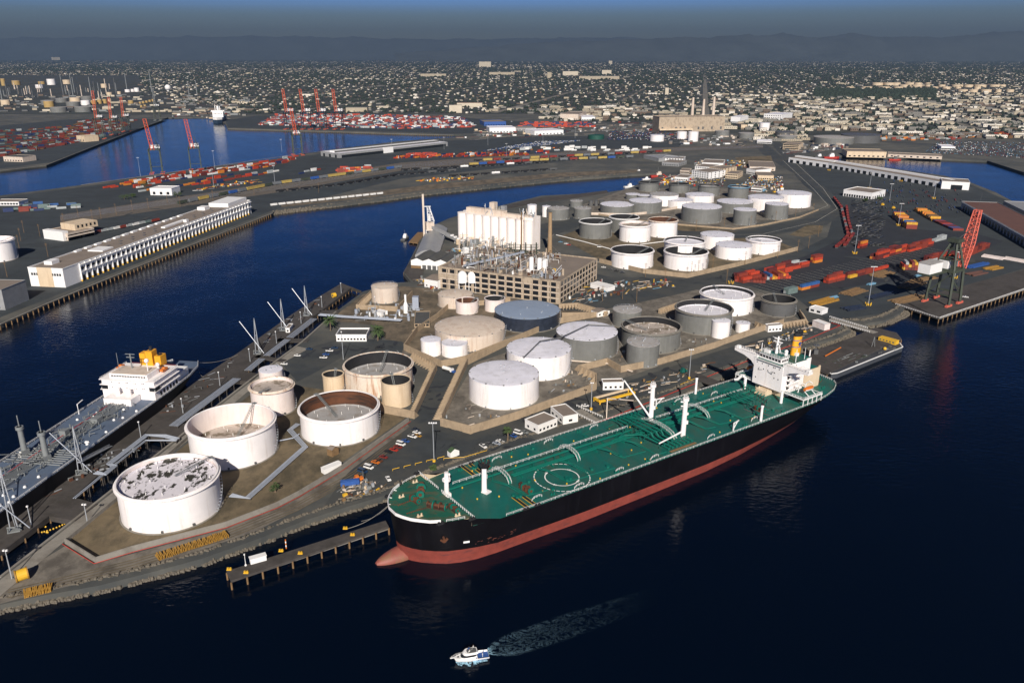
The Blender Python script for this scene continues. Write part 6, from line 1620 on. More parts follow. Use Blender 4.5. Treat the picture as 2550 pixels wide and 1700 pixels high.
# people on the yacht: skinned figures, seated and standing
def person(label,x,y,z,par,shirt,seated=True,h=1.72,a=0.0):
 s_=h/1.75;seat=z
 J={}
 hip=(0,0,(.45 if seated else .92)*s_)
 V=[hip,(0,0,hip[2]+.28*s_),(0,0,hip[2]+.50*s_),(0,0,hip[2]+.60*s_),(-.02,0,hip[2]+.72*s_),(-.02,0,hip[2]+.82*s_)]
 Rr=[.14,.13,.15,.055,.095,.075];Ed=[(0,1),(1,2),(2,3),(3,4),(4,5)]
 for sd in (-1,1):
  k=len(V)
  V += [(0,sd*.17,hip[2]+.48*s_),(-.05,sd*.24,hip[2]+.22*s_),(-.26,sd*.17,hip[2]+.16*s_)];Rr += [.06,.045,.035];Ed += [(2,k),(k,k+1),(k+1,k+2)]
  k=len(V)
  if seated: V += [(0,sd*.10,hip[2]),(-.42*s_,sd*.13,hip[2]+.02),(-.44*s_,sd*.13,.05),(-.58*s_,sd*.13,.04)]
  else: V += [(0,sd*.09,hip[2]-.05),(-.03,sd*.11,.48*s_),(0,sd*.12,.06),(-.14,sd*.12,.04)]
  Rr += [.09,.06,.045,.04];Ed += [(0,k),(k,k+1),(k+1,k+2),(k+2,k+3)]
 me=bpy.data.meshes.new('person');me.from_pydata(V,Ed,[]);o=bpy.data.objects.new('person',me);S.collection.objects.link(o)
 me.materials.append(M[shirt])
 md=o.modifiers.new('skin','SKIN');
 for i,r_ in enumerate(Rr): me.skin_vertices[0].data[i].radius=(r_*s_,r_*s_)
 me.skin_vertices[0].data[0].use_root=True
 md2=o.modifiers.new('sub','SUBSURF');md2.levels=1;md2.render_levels=1
 o.location=(x,y,z);o.rotation_euler=(0,0,a);tag(o,label,'person')
 b=MB().use('roofdark');b.sphere(-.0,0,hip[2]+.82*s_,.105,8,6);hh_=b.build('hair',o,smooth=True)
 b=MB().use('skin');b.sphere(-.045,0,hip[2]+.76*s_,.088,8,6,1.2);b.build('face',o,smooth=True)
 return o
M['skin']=mat('skin',(.5,.3,.2),.6)
def yw(x,y): return (p0.x+x*math.cos(ya)-y*math.sin(ya),p0.y+x*math.sin(ya)+y*math.cos(ya))
for (fx,fy,sh,st_,l) in ((.50,-.06,'wht',True,'person in a white top seated at the flybridge helm of the yacht'),(.50,.04,'blue',True,'person in a dark blue top seated beside the yacht helm'),(.58,0,'mgrey',True,'person in a grey top sitting at the back of the flybridge'),(.62,.07,'wht',True,'person in white sitting on the far side of the flybridge')):
 xx,yy=yw(fx*LY,fy*LY);person(l,xx,yy,3.9,None,sh,st_,a=ya)
for (fx,fy,sh,l) in ((.84,-.04,'wht','person in white standing in the yacht cockpit'),(.88,.05,'blue','person in dark blue standing by the yacht transom')):
 xx,yy=yw(fx*LY,fy*LY);person(l,xx,yy,.76,None,sh,False,a=ya)
# wake: thin broken foam lying on the water
fm=bpy.data.materials.new('foam');fm.use_nodes=True;nt=fm.node_tree;bs=nt.nodes['Principled BSDF'];bs.inputs['Base Color'].default_value=(.30,.52,.66,1);bs.inputs['Roughness'].default_value=.8
g=nt.nodes.new('ShaderNodeNewGeometry');mpn=nt.nodes.new('ShaderNodeMapping');mpn.inputs['Rotation'].default_value=(0,0,-ya);mpn.inputs['Scale'].default_value=(.45,.75,1)
n1=nt.nodes.new('ShaderNodeTexNoise');n1.inputs['Scale'].default_value=.42;n1.inputs['Detail'].default_value=7;n1.inputs['Roughness'].default_value=.75;n1.inputs['Distortion'].default_value=1.4
sb=nt.nodes.new('ShaderNodeMath');sb.operation='SUBTRACT';sb.inputs[1].default_value=.5;ab=nt.nodes.new('ShaderNodeMath');ab.operation='ABSOLUTE'
mrn=nt.nodes.new('ShaderNodeMapRange');mrn.inputs[1].default_value=0;mrn.inputs[2].default_value=.04;mrn.inputs[3].default_value=1;mrn.inputs[4].default_value=0
vc=nt.nodes.new('ShaderNodeVertexColor');vc.layer_name='foam_amount';ml=nt.nodes.new('ShaderNodeMath');ml.operation='MULTIPLY'
for a_,b_ in ((g.outputs['Position'],mpn.inputs[0]),(mpn.outputs[0],n1.inputs['Vector']),(n1.outputs['Fac'],sb.inputs[0]),(sb.outputs[0],ab.inputs[0]),(ab.outputs[0],mrn.inputs[0]),(mrn.outputs[0],ml.inputs[0]),(vc.outputs['Color'],ml.inputs[1]),(ml.outputs[0],bs.inputs['Alpha'])): nt.links.new(a_,b_)
M['foam']=fm
up=[(1214,1612),(1222,1600),(1259,1577),(1392,1530),(1573,1475),(1640,1456)];lo_=[(1216,1628),(1247,1634),(1290,1632),(1400,1598),(1537,1546),(1640,1505)]
b=MB().use('foam');vs=[];den=[]
N=26;Kk=8
def samp(pl_,t): f=t*(len(pl_)-1);i=min(int(f),len(pl_)-2);f -= i;return (pl_[i][0]*(1-f)+pl_[i+1][0]*f,pl_[i][1]*(1-f)+pl_[i+1][1]*f)
for i in range(N+1):
 t=(i/N);a,c=samp(up,t),samp(lo_,t)
 for k in range(Kk+1):
  f=k/Kk;p=G(a[0]*(1-f)+c[0]*f,a[1]*(1-f)+c[1]*f,.3);vs.append((p[0],p[1],.3))
  den.append((1-t) ** 1.9*(.75 if k in (1,Kk-1) else 0 if k in (0,Kk) else .42)+1.6*max(0,1-t*8)*(0<k<Kk))
b.add(vs,[(i*(Kk+1)+k,i*(Kk+1)+k+1,(i+1)*(Kk+1)+k+1,(i+1)*(Kk+1)+k) for i in range(N) for k in range(Kk)])
wk=b.solo('wake_foam','foamy wake trailing behind the cabin cruiser','wake',kind='stuff')
ca=wk.data.color_attributes.new('foam_amount','FLOAT_COLOR','POINT')
for i,v in enumerate(den): ca.data[i].color=(v,v,v,1)
b=MB().use('foam');vs=[]
for i in range(13):
 t=i/12;w0=LY*.155*min(1,t*2.4+.1) ** .6;xx=LY*(.12+.8*t)
 for o_ in (0,.55+1.3*math.sin(math.pi*min(1,t+.25))+.4): q_=yw(xx+o_*.4,-(w0*.8+o_));vs.append((q_[0],q_[1],.3+(.25 if o_==0 else 0)))
b.add(vs,[(2*i,2*i+1,2*i+3,2*i+2) for i in range(12)]);bwv=b.solo('bow_wave','white bow wave along the near side of the cabin cruiser','wave',kind='stuff')
ca=bwv.data.color_attributes.new('foam_amount','FLOAT_COLOR','POINT')
for i in range(len(vs)): ca.data[i].color=((6 if i % 2==0 else .4),)*3+(1,)
# small craft
def workboat(px,py,L_,a,label,hm='red',cab='wht'):
 x,y=G(px,py,0);t=root('work_boat',label,'boat',(x,y,0),a)
 b=MB().use(hm);b.prism([(-L_/2,-L_*.13),(L_*.3,-L_*.14),(L_/2,0),(L_*.3,L_*.14),(-L_/2,L_*.13)],-.5,L_*.09);b.build('hull',t)
 b=MB().use(cab);b.box(0,0,L_*.09,L_*.3,L_*.17,L_*.13);b.box(L_*.03,0,L_*.22,L_*.18,L_*.14,L_*.08);b.build('cabin',t)
 b=MB().use('mgrey');b.cyl(-L_*.05,0,L_*.3,L_*.55,.15,n=5);b.build('mast',t)
workboat(2070,394,34,.1,'red-hulled workboat at the far bank of the east basin');workboat(2228,399,26,0,'smaller red tug by the far quay of the east basin','red','dgrey');workboat(1568,466,20,.4,'white fishing boat near the finger pier end','wht')
workboat(1590,430,18,.3,'small dark boat at the channel head','dgrey');workboat(1009,595,20,1.4,'dark little boat beside the timber platform of the silo dock','dgrey','wht');workboat(1640,440,30,.2,'red crane boat moored at the channel head','red','beige')
workboat(2040,392,24,.2,'dark tugboat left of the red workboat','dgrey','wht');workboat(1610,447,16,.3,'little white boat by the grey tanks','wht')
# white cargo ship at the head of the left basin, seen bow on
x,y=G(542,308,0);t=root('cargo_ship','white cargo ship seen bow-on at the head of the left basin','cargo ship',(x,y,0),R(-75))
b=MB().use(mat('far_blue_hull',(.02,.04,.07),.6));b.prism([(0,0),(-14,-13),(-40,-16),(-170,-16),(-170,16),(-40,16),(-14,13)][::-1],-1,13);b.build('hull',t)
b=MB().use('wht');b.prism([(1,0),(-14,-14),(-42,-16.5),(-42,16.5),(-14,14)][::-1],11,17);b.box(-60,0,13,26,32,24);b.box(-58,0,33,10,40,4);b.build('superstructure',t)
b=MB().use('wht');b.box(-70,0,37,14,6,12);b.cyl(-55,-7,37,52,1.2,n=6);b.cyl(-55,7,37,50,1.2,n=6);b.build('funnel_and_masts',t)
b=MB().use('glass');
for k in range(6): b.box(-46.9,-11+k*4.4,26,.3,2,3)
b.build('windows',t)['kind']='stuff'
# ================= cranes
def gantry(px,py,pt,ht_house,label,s=1.0,a=0.0,lean=-.12,boomm='redcrane',group='red-boomed gantry cranes',legm='olive'):
 """ship-to-shore crane with its boom raised"""
 x,y=G(px,py);H_=HT(px,py,pt);t=root('gantry_crane',label,'gantry crane',(x,y,3.5),a,group)
 hp=H_*.44;w,d=9*s,11*s
 for sx in (-1,1):
  for sy in (-1,1):
   b=MB().use(legm);b.beam((sx*w,sy*d,0),(sx*w,sy*d*.85,hp),1.5*s);b.build('leg',t)
 b=MB().use(legm)
 for sx in (-1,1): b.beam((sx*w,-d,hp*.32),(sx*w,d,hp*.32),1.3*s);b.beam((sx*w,-d,hp*.32),(sx*w,d*.8,hp*.95),.8*s);b.beam((sx*w,-d-8*s,hp),(sx*w,d+16*s,hp),1.6*s)
 for sy in (-1,1): b.beam((-w,sy*d*.85,hp),(w,sy*d*.85,hp),1.4*s)
 b.beam((-w,-d,hp*.32),(w,-d,hp*.32),.8*s)
 for sx in (-1,1): b.beam((sx*w,-d*.5,hp),(sx*w*.3,-d*.6,hp*1.5),.9*s);b.beam((sx*w*.3,-d*.6,hp*1.5),(sx*w,d,hp),.6*s)
 b.build('portal',t)
 b=MB().use(boomm)
 for sx in (-1,1):
  for sy in (-1,1):
   for k in range(3): b.box(sx*w+(k-1)*2.6*s,sy*d,.0,2*s,1.8*s,1.5*s)
 b.build('wheel_trucks',t)['kind']='stuff'
 b=MB().use('wht');b.box(w*.2,d*.9+3*s,hp+1.2*s,15*s,9*s,5.5*s);b.build('machinery_house',t)
 b=MB().use(boomm);L_=H_-hp;wb=5.5*s
 tip=(L_*lean,-d-2,H_)
 for sx in (-1,1):
  b.beam((sx*wb/2-w*.2,-d*.9,hp),(tip[0]+sx*wb/2.2,tip[1],tip[2]),1.15*s)
 for k in range(9):
  f0,f1=k/9,(k+1)/9
  p=Vector((-w*.2,-d*.9,hp)).lerp(Vector(tip),f0);q=Vector((-w*.2,-d*.9,hp)).lerp(Vector(tip),f1)
  b.beam((p.x-wb/2,p.y,p.z),(q.x+wb/2,q.y,q.z),.45*s);b.beam((q.x-wb/2,q.y,q.z),(q.x+wb/2,q.y,q.z),.6*s)
 b.build('boom',t)
 return t
for i,(px,py,pt,l,s) in enumerate([(392,432,295,'gantry crane with raised red boom, nearest, standing left of its twin on the basin edge',1.0),(489,424,296,'gantry crane with raised red boom, right-hand twin on the basin edge',1.0),(742,386,269,'gantry crane with raised red boom near the end of the long cargo shed',1.0),
  (252,346,226,'gantry crane on the far left bank, first of three raised red booms',.95),(287,336,242,'gantry crane on the far left bank, second of three raised red booms',.95),(316,328,242,'gantry crane on the far left bank, third of three raised red booms',.95),(393,300,220,'faint grey-red crane at the head of the left bank',.9),
  (722,322,222,'tall container crane with open red frame, first of four on the terminal quay',1.2),(764,322,222,'tall container crane with open red frame, second of four on the terminal quay',1.2),(802,322,222,'tall container crane with open red frame, third of four on the terminal quay',1.2),(844,322,222,'tall container crane with open red frame, last of four on the terminal quay',1.2)]):
 gantry(px,py,pt,0,l,s,a=.35 if i<3 else .2 if i<7 else 0,lean=-.14 if i<3 else .02 if i<7 else-.1,legm='olive' if i<7 else 'navy',boomm='redcrane' if i != 6 else 'mgrey')
# big level-luffing crane in the dock yard
f=[Vector(G(*p)) for p in ((2360,766),(2387,752),(2331,745),(2305,752))]
c=sum(f,Vector((0,0)))/4;t=root('harbour_crane','huge dark-legged harbour crane with coral lattice boom and white machine house','harbour crane',(c.x,c.y,4));f=[p-c for p in f]
u=(Vector(G(2500,738))-Vector(G(2338,793))).normalized();nrm=Vector((-u.y,u.x));nrm=nrm if nrm.y>0 else-nrm
hp=HT(2360,766,672)-3;
FT=[-nrm*10-u*9,-nrm*10+u*9,nrm*10+u*9,nrm*10-u*9]
for p in FT:
 b=MB().use('olive');b.beam((p.x,p.y,1),(p.x*.86,p.y*.86,hp),1.7);b.build('leg',t)
 b=MB().use('coral')
 for k in range(4): q=p+u*(k-1.5)*2.2;b.box(q.x,q.y,0,1.9,1.9,1.6,.6)
 b.build('wheel_truck',t)['kind']='stuff'
b=MB().use('olive');F8=[p*.86 for p in FT]
for i in range(4):
 p,q=F8[i],F8[(i+1) % 4];b.beam((p.x,p.y,hp),(q.x,q.y,hp),2.2);p2,q2=FT[i],FT[(i+1) % 4];b.beam((p2.x*.95,p2.y*.95,hp*.3),(q2.x*.95,q2.y*.95,hp*.3),1.2) if i % 2 else None
 b.beam((p2.x*.95,p2.y*.95,hp*.3),(q.x,q.y,hp),.9) if i % 2 else None
top=nrm*-2;zt=hp+24
for p in F8: b.beam((p.x,p.y,hp),(top.x+p.x*.22,top.y+p.y*.22,zt),1.5)
for k in (.35,.7):
 for i in range(4): p,q=F8[i],F8[(i+1) % 4];b.beam((top.x*k+p.x*(1-.78*k),top.y*k+p.y*(1-.78*k),hp+(zt-hp)*k),(top.x*k+q.x*(1-.78*k),top.y*k+q.y*(1-.78*k),hp+(zt-hp)*k),.9)
b.box(top.x,top.y,zt-1,9,9,3,.6);b.build('portal_tower',t)
hz=hp+2;b=MB().use('olive');p0_,p1_=-u*34+nrm*2,u*12
b.beam((p0_.x,p0_.y,hz-2.6),(p1_.x,p1_.y,hz-2.6),9,1.6);b.build('platform',t)
hc_=-u*24+nrm*3;b=MB().use('wht');an=math.atan2(u.y,u.x);b.box(hc_.x,hc_.y,hz-1.8,19,10,8,an);mh=b.build('machine_house',t)
b=MB().use('roofgrey');b.box(hc_.x,hc_.y,hz+6.2,19.6,10.6,.5,an);b.build('roof',mh)
b=MB().use('blue');v=hc_+u*9.6;b.box(v.x,v.y,hz-1,.4,8,6.5,an);b.build('end_door',mh)
hc_=-u*4+nrm*2;b=MB().use('wht');b.box(hc_.x,hc_.y,hz-1,5,8,6.5,an);b.build('operator_cab',t)
bb_=u*14-nrm*4;zb=hp-1
bt=None;best=1e9
for da in range(-10,40):                      # boom tip direction: along the quay, luffed steeply
 for hh_ in range(30,70,2):
  q=bb_+u*da;P_2=PJ(c.x+q.x,c.y+q.y,4+zb+hh_);e_=abs(P_2[0]-2435)+abs(P_2[1]-523)
  if e_<best: best,bt=e_,(q.x,q.y,zb+hh_)
b=MB().use('coral');b.lattice((bb_.x,bb_.y,zb),((bb_.x*.55+bt[0]*.45),(bb_.y*.55+bt[1]*.45),zb*.55+bt[2]*.45),4.5,7,(u.x,u.y,0),.5,7)
b.lattice(((bb_.x*.55+bt[0]*.45),(bb_.y*.55+bt[1]*.45),zb*.55+bt[2]*.45),bt,7,4.5,(u.x,u.y,0),.5,8);b.build('boom',t)
b=MB().use('dgrey');b.tube([bt,(bt[0]+1,bt[1],bt[2]+14)],.08,4);b.beam((bb_.x,bb_.y,zb),(bb_.x-2,bb_.y,10),.3);b.box(bb_.x-2,bb_.y,8,2,2,2);b.beam((top.x,top.y,zt),(bt[0]*.7+bb_.x*.3,bt[1]*.7+bb_.y*.3,bt[2]*.7+zb*.3),.35);b.build('hoist_gear',t)

# ================= containers
CCOL={'rust-red': (.22,.035,.02),'dark maroon': (.11,.02,.018),'bright red': (.45,.05,.02),'orange': (.60,.20,.025),'amber': (.62,.34,.03),'blue': (.03,.10,.28),'pale grey': (.38,.40,.40),'white': (.72,.70,.67),'dark blue': (.015,.03,.10),'grey-green': (.14,.19,.18),'brown': (.15,.075,.03)}
for k,v in CCOL.items(): M['c_'+k]=mat('container_'+k.replace(' ','_').replace('-','_'),v,.6,.15,.4,dirt=tuple(c_*.4+.03 for c_ in v),dfac=.4,dscale=(.4,.4,.3))
CM={}
def cont_mesh(col,L_=12.2):
 if (col,L_) in CM: return CM[(col,L_)]
 b=MB().use('c_'+col);n=int(L_/.6);w=1.22;vs=[]
 top_=[(-L_/2+L_*i/n,-w+(.0 if i % 2 else .07)) for i in range(n+1)];poly_=top_+[(x,-y) for x,y in top_[::-1]]
 b.prism(poly_,.12,2.5);b.box(0,0,2.48,L_,2.44,.11)
 for sx in (-1,1):
  for sy in (-1,1): b.box(sx*(L_/2-.08),sy*1.16,0,.2,.2,2.6)
 b.box(0,-1.2,0,L_,.12,.16);b.box(0,1.2,0,L_,.12,.16)
 o=b.build('tmp');me=o.data;bpy.data.objects.remove(o);me.name='container';CM[(col,L_)]=me;return me
NCONT=[0]
OV=MB()
def container(x,y,z,a,col,label,group,L_=12.2,name='shipping_container',cat='container'):
 if name=='shipping_container' and NCONT[0]>=292: OV.use('c_'+col).box(x,y,z,L_,2.44,2.58,a);return
 if name != 'shipping_container': NCONT[0] -= 1
 o=bpy.data.objects.new(name,cont_mesh(col,L_));S.collection.objects.link(o);o.location=(x,y,z);o.rotation_euler=(0,0,a);NCONT[0] += 1
 return tag(o,label,cat,group)
ua=math.atan2(u.y,u.x)
tiers=['ground','second','third','top']
def stack(px0,py0,px1,py1,rows,tier,pal,where,seed,ang=None,Lc=12.2,drop=.25):
 rnd=random.Random(seed);p,q=Vector(G(px0,py0)),Vector(G(px1,py1));d=q-p;a=math.atan2(d.y,d.x);un=d.normalized();nn=Vector((-un.y,un.x));nn=nn if nn.y>0 else-nn
 end_on=ang=='end'
 stepv=2.75 if end_on else Lc+.5;n=max(1,int(d.length/stepv+.4))
 for r_ in range(rows):
  for k in range(n):
   h_=tier-(1 if rnd.random()<drop*1.6 and tier>1 else 0)-(1 if rnd.random()<drop*.6 and tier>2 else 0)
   for z in range(h_):
    v=p+un*stepv*(k+.5)+nn*((Lc+.6)*(r_+.5) if end_on else 2.7*(r_+.5))
    col=rnd.choice(pal)
    container(v.x,v.y,3.62+z*2.6,a+(math.pi/2 if end_on else 0),col,'%s container, %s tier, %s in %s row of %s' % (col,tiers[z],od[k],['front','second','third','fourth'][r_],where),'containers of '+where,Lc)
RD=['rust-red','dark maroon','bright red','rust-red','rust-red'];RO=RD+['rust-red','orange','dark maroon','bright red'];MX=RO+['blue','amber','pale grey']
stack(1829,702,1905,706,2,1,RD,'the low wall-side block',90,'end')
stack(1850,706,1906,694,4,3,RD,'the red wall-side block',1)
stack(1903,698,1970,694,1,2,MX,'the mixed block',2,'end');stack(1912,690,1972,676,2,4,RO,'the mixed block rear',3)
stack(1974,672,2022,662,2,3,['rust-red','dark maroon','pale grey','bright red'],'the grey-topped block',4)
stack(2028,656,2058,650,2,3,RO+['orange','orange'],'the orange block',5)
stack(2062,707,2116,694,2,3,RD+['bright red'],'the tall red block',6);stack(2116,694,2178,678,2,3,MX+['bright red'],'the stepped block',7,drop=.6);stack(2178,676,2207,668,1,2,RO,'the orange-topped end',8)
stack(1962,734,2000,726,2,2,['grey-green','pale grey'],'the grey pair',9);stack(1996,724,2046,712,2,2,['orange','blue','rust-red','amber'],'the low row',10)
stack(2184,648,2264,624,3,3,RO,'the long middle stack',11);stack(2264,628,2326,612,2,3,RD,'the dark end stack',12);stack(2329,603,2360,595,2,2,['pale grey','rust-red'],'the grey stack by the crane',13)
stack(2246,672,2320,676,1,3,MX,'the end-on stack behind the crane',14,'end');stack(2318,652,2388,634,3,2,MX,'the stack under the crane house',15);stack(2388,650,2466,616,2,3,RO,'the far right stack',16)
stack(2284,571,2246,541,1,3,['orange','amber','rust-red','orange','blue'],'the slanting orange stack',17,'end');stack(2346,552,2300,525,1,2,['brown','amber','orange'],'the dark slanting row',18,'end');stack(2400,575,2345,551,1,1,['rust-red','bright red','blue','dark maroon'],'the loose row',19,'end')
stack(2146,620,2166,614,2,3,RD+['orange'],'the little tower',20)
# chassis row (white noses)
def px_items(items): return items
# pier west: containers and trailers in slanting rows
rnd=random.Random(77)
rows_=[((255,470),(290,464),2),((300,462),(420,440),9),((330,470),(520,432),13),((440,465),(580,436),9),((480,462),(560,452),5),((610,424),(680,414),6),((672,412),(722,402),6),((545,452),(640,436),7),((620,440),(690,428),6),((690,400),(740,390),4),((740,434),(800,420),4),((350,480),(400,470),3)]
cc=0
for (x0,y0),(x1,y1),n in rows_:
 for k in range(n):
  t_=(k+.5)/n;x,y=G(x0+(x1-x0)*t_+rnd.uniform(-4,4),y0+(y1-y0)*t_+rnd.uniform(-2,2));col=rnd.choice(['bright red','rust-red','rust-red','bright red','orange','pale grey','dark blue','white'])
  for z in range(rnd.choice((1,1,2))):
   container(x,y,3.62+z*2.6,1.0+rnd.uniform(-.1,.1),col,'%s container in %s slanting row of the west pier, %s from left' % (col,od[rows_.index(((x0,y0),(x1,y1),n))],od[k]),'containers on the west pier')
def stuffc(label,rect,n,seed,pal,ang=0.3,L_=12.2,grid=None,name='far_containers'):
 rnd=random.Random(seed);b=MB()
 for k in range(n):
  f1,f2=rnd.random(),rnd.random()
  if grid: f2=(int(f2*grid)+.5)/grid
  A,B_,C_,D__=rect;px=(A[0]*(1-f1)+B_[0]*f1)*(1-f2)+(D__[0]*(1-f1)+C_[0]*f1)*f2;py=(A[1]*(1-f1)+B_[1]*f1)*(1-f2)+(D__[1]*(1-f1)+C_[1]*f1)*f2
  x,y=G(px,py);b.use('c_'+rnd.choice(pal))
  for z in range(rnd.choice((1,1,2))): b.box(x,y,3.62+z*2.62,L_,2.44,2.58,ang+rnd.uniform(-.03,.03))
 return b.solo(name,label,'containers',kind='stuff')
stuffc('hundreds of red and white containers massed behind the terminal quay',[(640,312),(1000,322),(960,286),(690,286)],900,1,['bright red','rust-red','dark maroon','white','dark blue','pale grey','rust-red','grey-green'],0,grid=16)
stuffc('more massed red containers right of the terminal cranes',[(1000,322),(1190,318),(1150,292),(960,286)],420,2,['bright red','dark maroon','rust-red','white','pale grey','dark blue'],0,grid=12)
stuffc('red container rows beyond the two white warehouses',[(1290,318),(1480,318),(1460,306),(1300,306)],160,3,['bright red','rust-red','bright red','dark blue'],.1,grid=5)
stuffc('container rows on the far left bank in muted colours',[(0,395),(250,345),(330,305),(0,325)],420,4,['dark maroon','dark maroon','grey-green','pale grey','dark blue','brown','rust-red'],.9,grid=9)  # this and the next palette muted to paint in the dim left edge
stuffc('red and white containers beneath the far left cranes',[(130,352),(300,325),(340,300),(200,300)],160,5,['dark maroon','rust-red','pale grey','brown'],.9)
stuffc('red container rows covering the west pier',[(270,470),(700,412),(740,395),(430,436)],150,6,['bright red','rust-red','orange','pale grey','dark maroon','white'],1.0,grid=7)
stuffc('line of red trailers across the middle of the yard',[(960,396),(1330,388),(1400,376),(1080,386)],110,7,['bright red','rust-red','bright red','white','orange','dark blue'],1.0,grid=3)
stuffc('red container block in the middle yard',[(1018,392),(1086,390),(1086,384),(1018,386)],60,8,['bright red','rust-red','bright red'],.1,grid=3)
stuffc('red container stacks by the rail line',[(842,432),(922,426),(920,415),(846,420)],60,9,['bright red','rust-red','orange','pale grey'],.1,grid=3)
stuffc('mixed trailers in the yard left of the freight shed',[(10,530),(220,518),(215,508),(20,510)],26,10,['dark blue','blue','rust-red','grey-green','pale grey'],.4)
stuffc('white trailers parked north of the middle yard',[(1290,374),(1600,378),(1620,366),(1300,366)],36,11,['white','pale grey','white'],.1)
stuffc('red scrap containers beyond the east basin',[(2180,352),(2550,345),(2550,330),(2200,335)],120,12,['rust-red','brown','pale grey','orange'],.2)
OV.solo('far_containers','loose red and orange containers left over across the yards and the west pier','containers',kind='stuff')
# row of white trailers on the channel bank
p,q=Vector(G(672,514)),Vector(G(955,484))
for k in range(15):
 v=p.lerp(q,(k+.5)/15);container(v.x,v.y,3.62+.9,math.atan2(q.y-p.y,q.x-p.x)+.05,'white','white trailer parked on the channel bank, %s from the left' % od[k],'white trailers lined up on the channel bank',9.5,'parked_trailer','trailer')
for k in range(11):
 v=Vector(G(232+k*15.5,583-k*3.1));container(v.x,v.y,3.62+.9,1.15,['blue','dark maroon','pale grey','pale grey','white','rust-red','pale grey','white','pale grey','grey-green','rust-red'][k],'%s trailer backed up to the freight shed, %s from the left' % (['blue','maroon','grey','grey','white','red','grey','white','grey','green','red'][k],od[k]),'trailers backed up to the freight shed',12.2,'parked_trailer','trailer')
# ================= trains
def wagon_mesh(kind,col):
 k_=('w',kind,col)
 if k_ in CM: return CM[k_]
 b=MB().use(col);L_=16
 if kind=='box': b.box(0,0,1.1,L_,3,3.6);b.box(0,0,4.7,L_*.98,2.2,.3);b.box(0,0,1.2,3,3.1,3.2)
 elif kind=='hopper': b.prism([(-L_/2,-1.5),(L_/2,-1.5),(L_/2,1.5),(-L_/2,1.5)],1.4,3.6,top=False);b.box(0,0,2.2,L_*.96,2.6,1.0);b.box(0,0,.9,L_*.5,2,1)
 elif kind=='tank': b.tube([(-L_/2+.5,0,2.7),(L_/2-.5,0,2.7)],1.5,12);b.cyl(0,0,4.1,4.8,.7,n=8);b.box(0,0,1,L_,2.4,.3)
 elif kind=='rack': b.box(0,0,1.1,L_*1.2,3,.4);b.box(0,0,4.9,L_*1.2,3,.3);b.box(0,0,1.5,L_*1.18,2.6,3.3)
 b.use('dgrey');b.box(-L_*.35,0,0,3.4,2.4,1.0);b.box(L_*.35,0,0,3.4,2.4,1.0)
 o=b.build('tmp');me=o.data;bpy.data.objects.remove(o);me.name='wagon';CM[k_]=me;return me
M['c_yel']=mat('dull_yellow',(.40,.29,.08),.7);M['c_gry']=mat('dull_grey',(.14,.15,.16),.7)
def train(pts,seq,where,nmax=60,seed=1,gap=18.4):
 rnd=random.Random(seed);P3=[G(*p) for p in pts];L3=along(P3,gap)[:nmax]
 for i,(x,y,a) in enumerate(L3):
  kind,col,nm=seq[i % len(seq)] if not callable(seq) else seq(rnd)
  o=bpy.data.objects.new('rail_wagon',wagon_mesh(kind,col));S.collection.objects.link(o);o.location=(x,y,3.72);o.rotation_euler=(0,0,a)
  tag(o,'%s, %s from the left in %s' % (nm,od[i],where),'rail wagon','wagons of '+where)
A_seq=[('box',M and 'olive','dark green box wagon'),('box','c_gry','grey box wagon'),('rack','c_yel','yellow car-carrier wagon'),('box','c_gry','grey box wagon'),('box','olive','dark green box wagon'),('box','blue','blue box wagon'),('box','c_gry','grey box wagon'),('rack','c_yel','yellow car-carrier wagon'),('rack','c_yel','yellow car-carrier wagon')]
train([(455,508),(690,460),(850,438),(1010,417)],A_seq,'the front train line',60)
hop=lambda r_: r_.choice([('hopper','black','black open hopper wagon')]*7+[('tank','wht','white tank wagon'),('hopper','dgrey','dark grey hopper wagon'),('tank','black','black tank wagon')])
train([(700,478),(850,462),(1000,436),(1150,425)],hop,'the hopper line nearest the channel',60,2)
train([(1010,425),(1180,416),(1380,404)],hop,'the second hopper line',50,3)
train([(1130,440),(1260,432),(1400,422)],hop,'the short bank-side line',30,4)
train([(1180,412),(1330,402),(1500,396),(1590,392)],lambda r_: r_.choice([('rack','c_yel','yellow car-carrier wagon'),('box','c_gry','grey box wagon'),('box','blue','blue box wagon'),('box','olive','green box wagon'),('rack','c_yel','yellow car-carrier wagon'),('box','brown','dark red box wagon')]),'the bright upper train line',60,5)
train([(1190,402),(1400,392),(1560,384),(1680,378)],lambda r_: r_.choice([('hopper','black','black hopper wagon'),('box','c_gry','grey box wagon'),('box','brown','dark red box wagon'),('rack','c_yel','yellow car-carrier wagon')]),'the top train line',60,6)
train([(2078,498),(2095,520),(2102,550),(2112,590),(2096,608),(2076,624)],lambda r_: r_.choice([('hopper','brown','dark red hopper wagon')]*4+[('hopper','c_gry','grey hopper wagon')]),'the left curved yard line',30,7)
train([(2108,520),(2112,552),(2122,590),(2106,612),(2090,628)],lambda r_: r_.choice([('hopper','brown','dark red hopper wagon')]*4+[('tank','c_gry','grey tank wagon')]),'the right curved yard line',30,8)
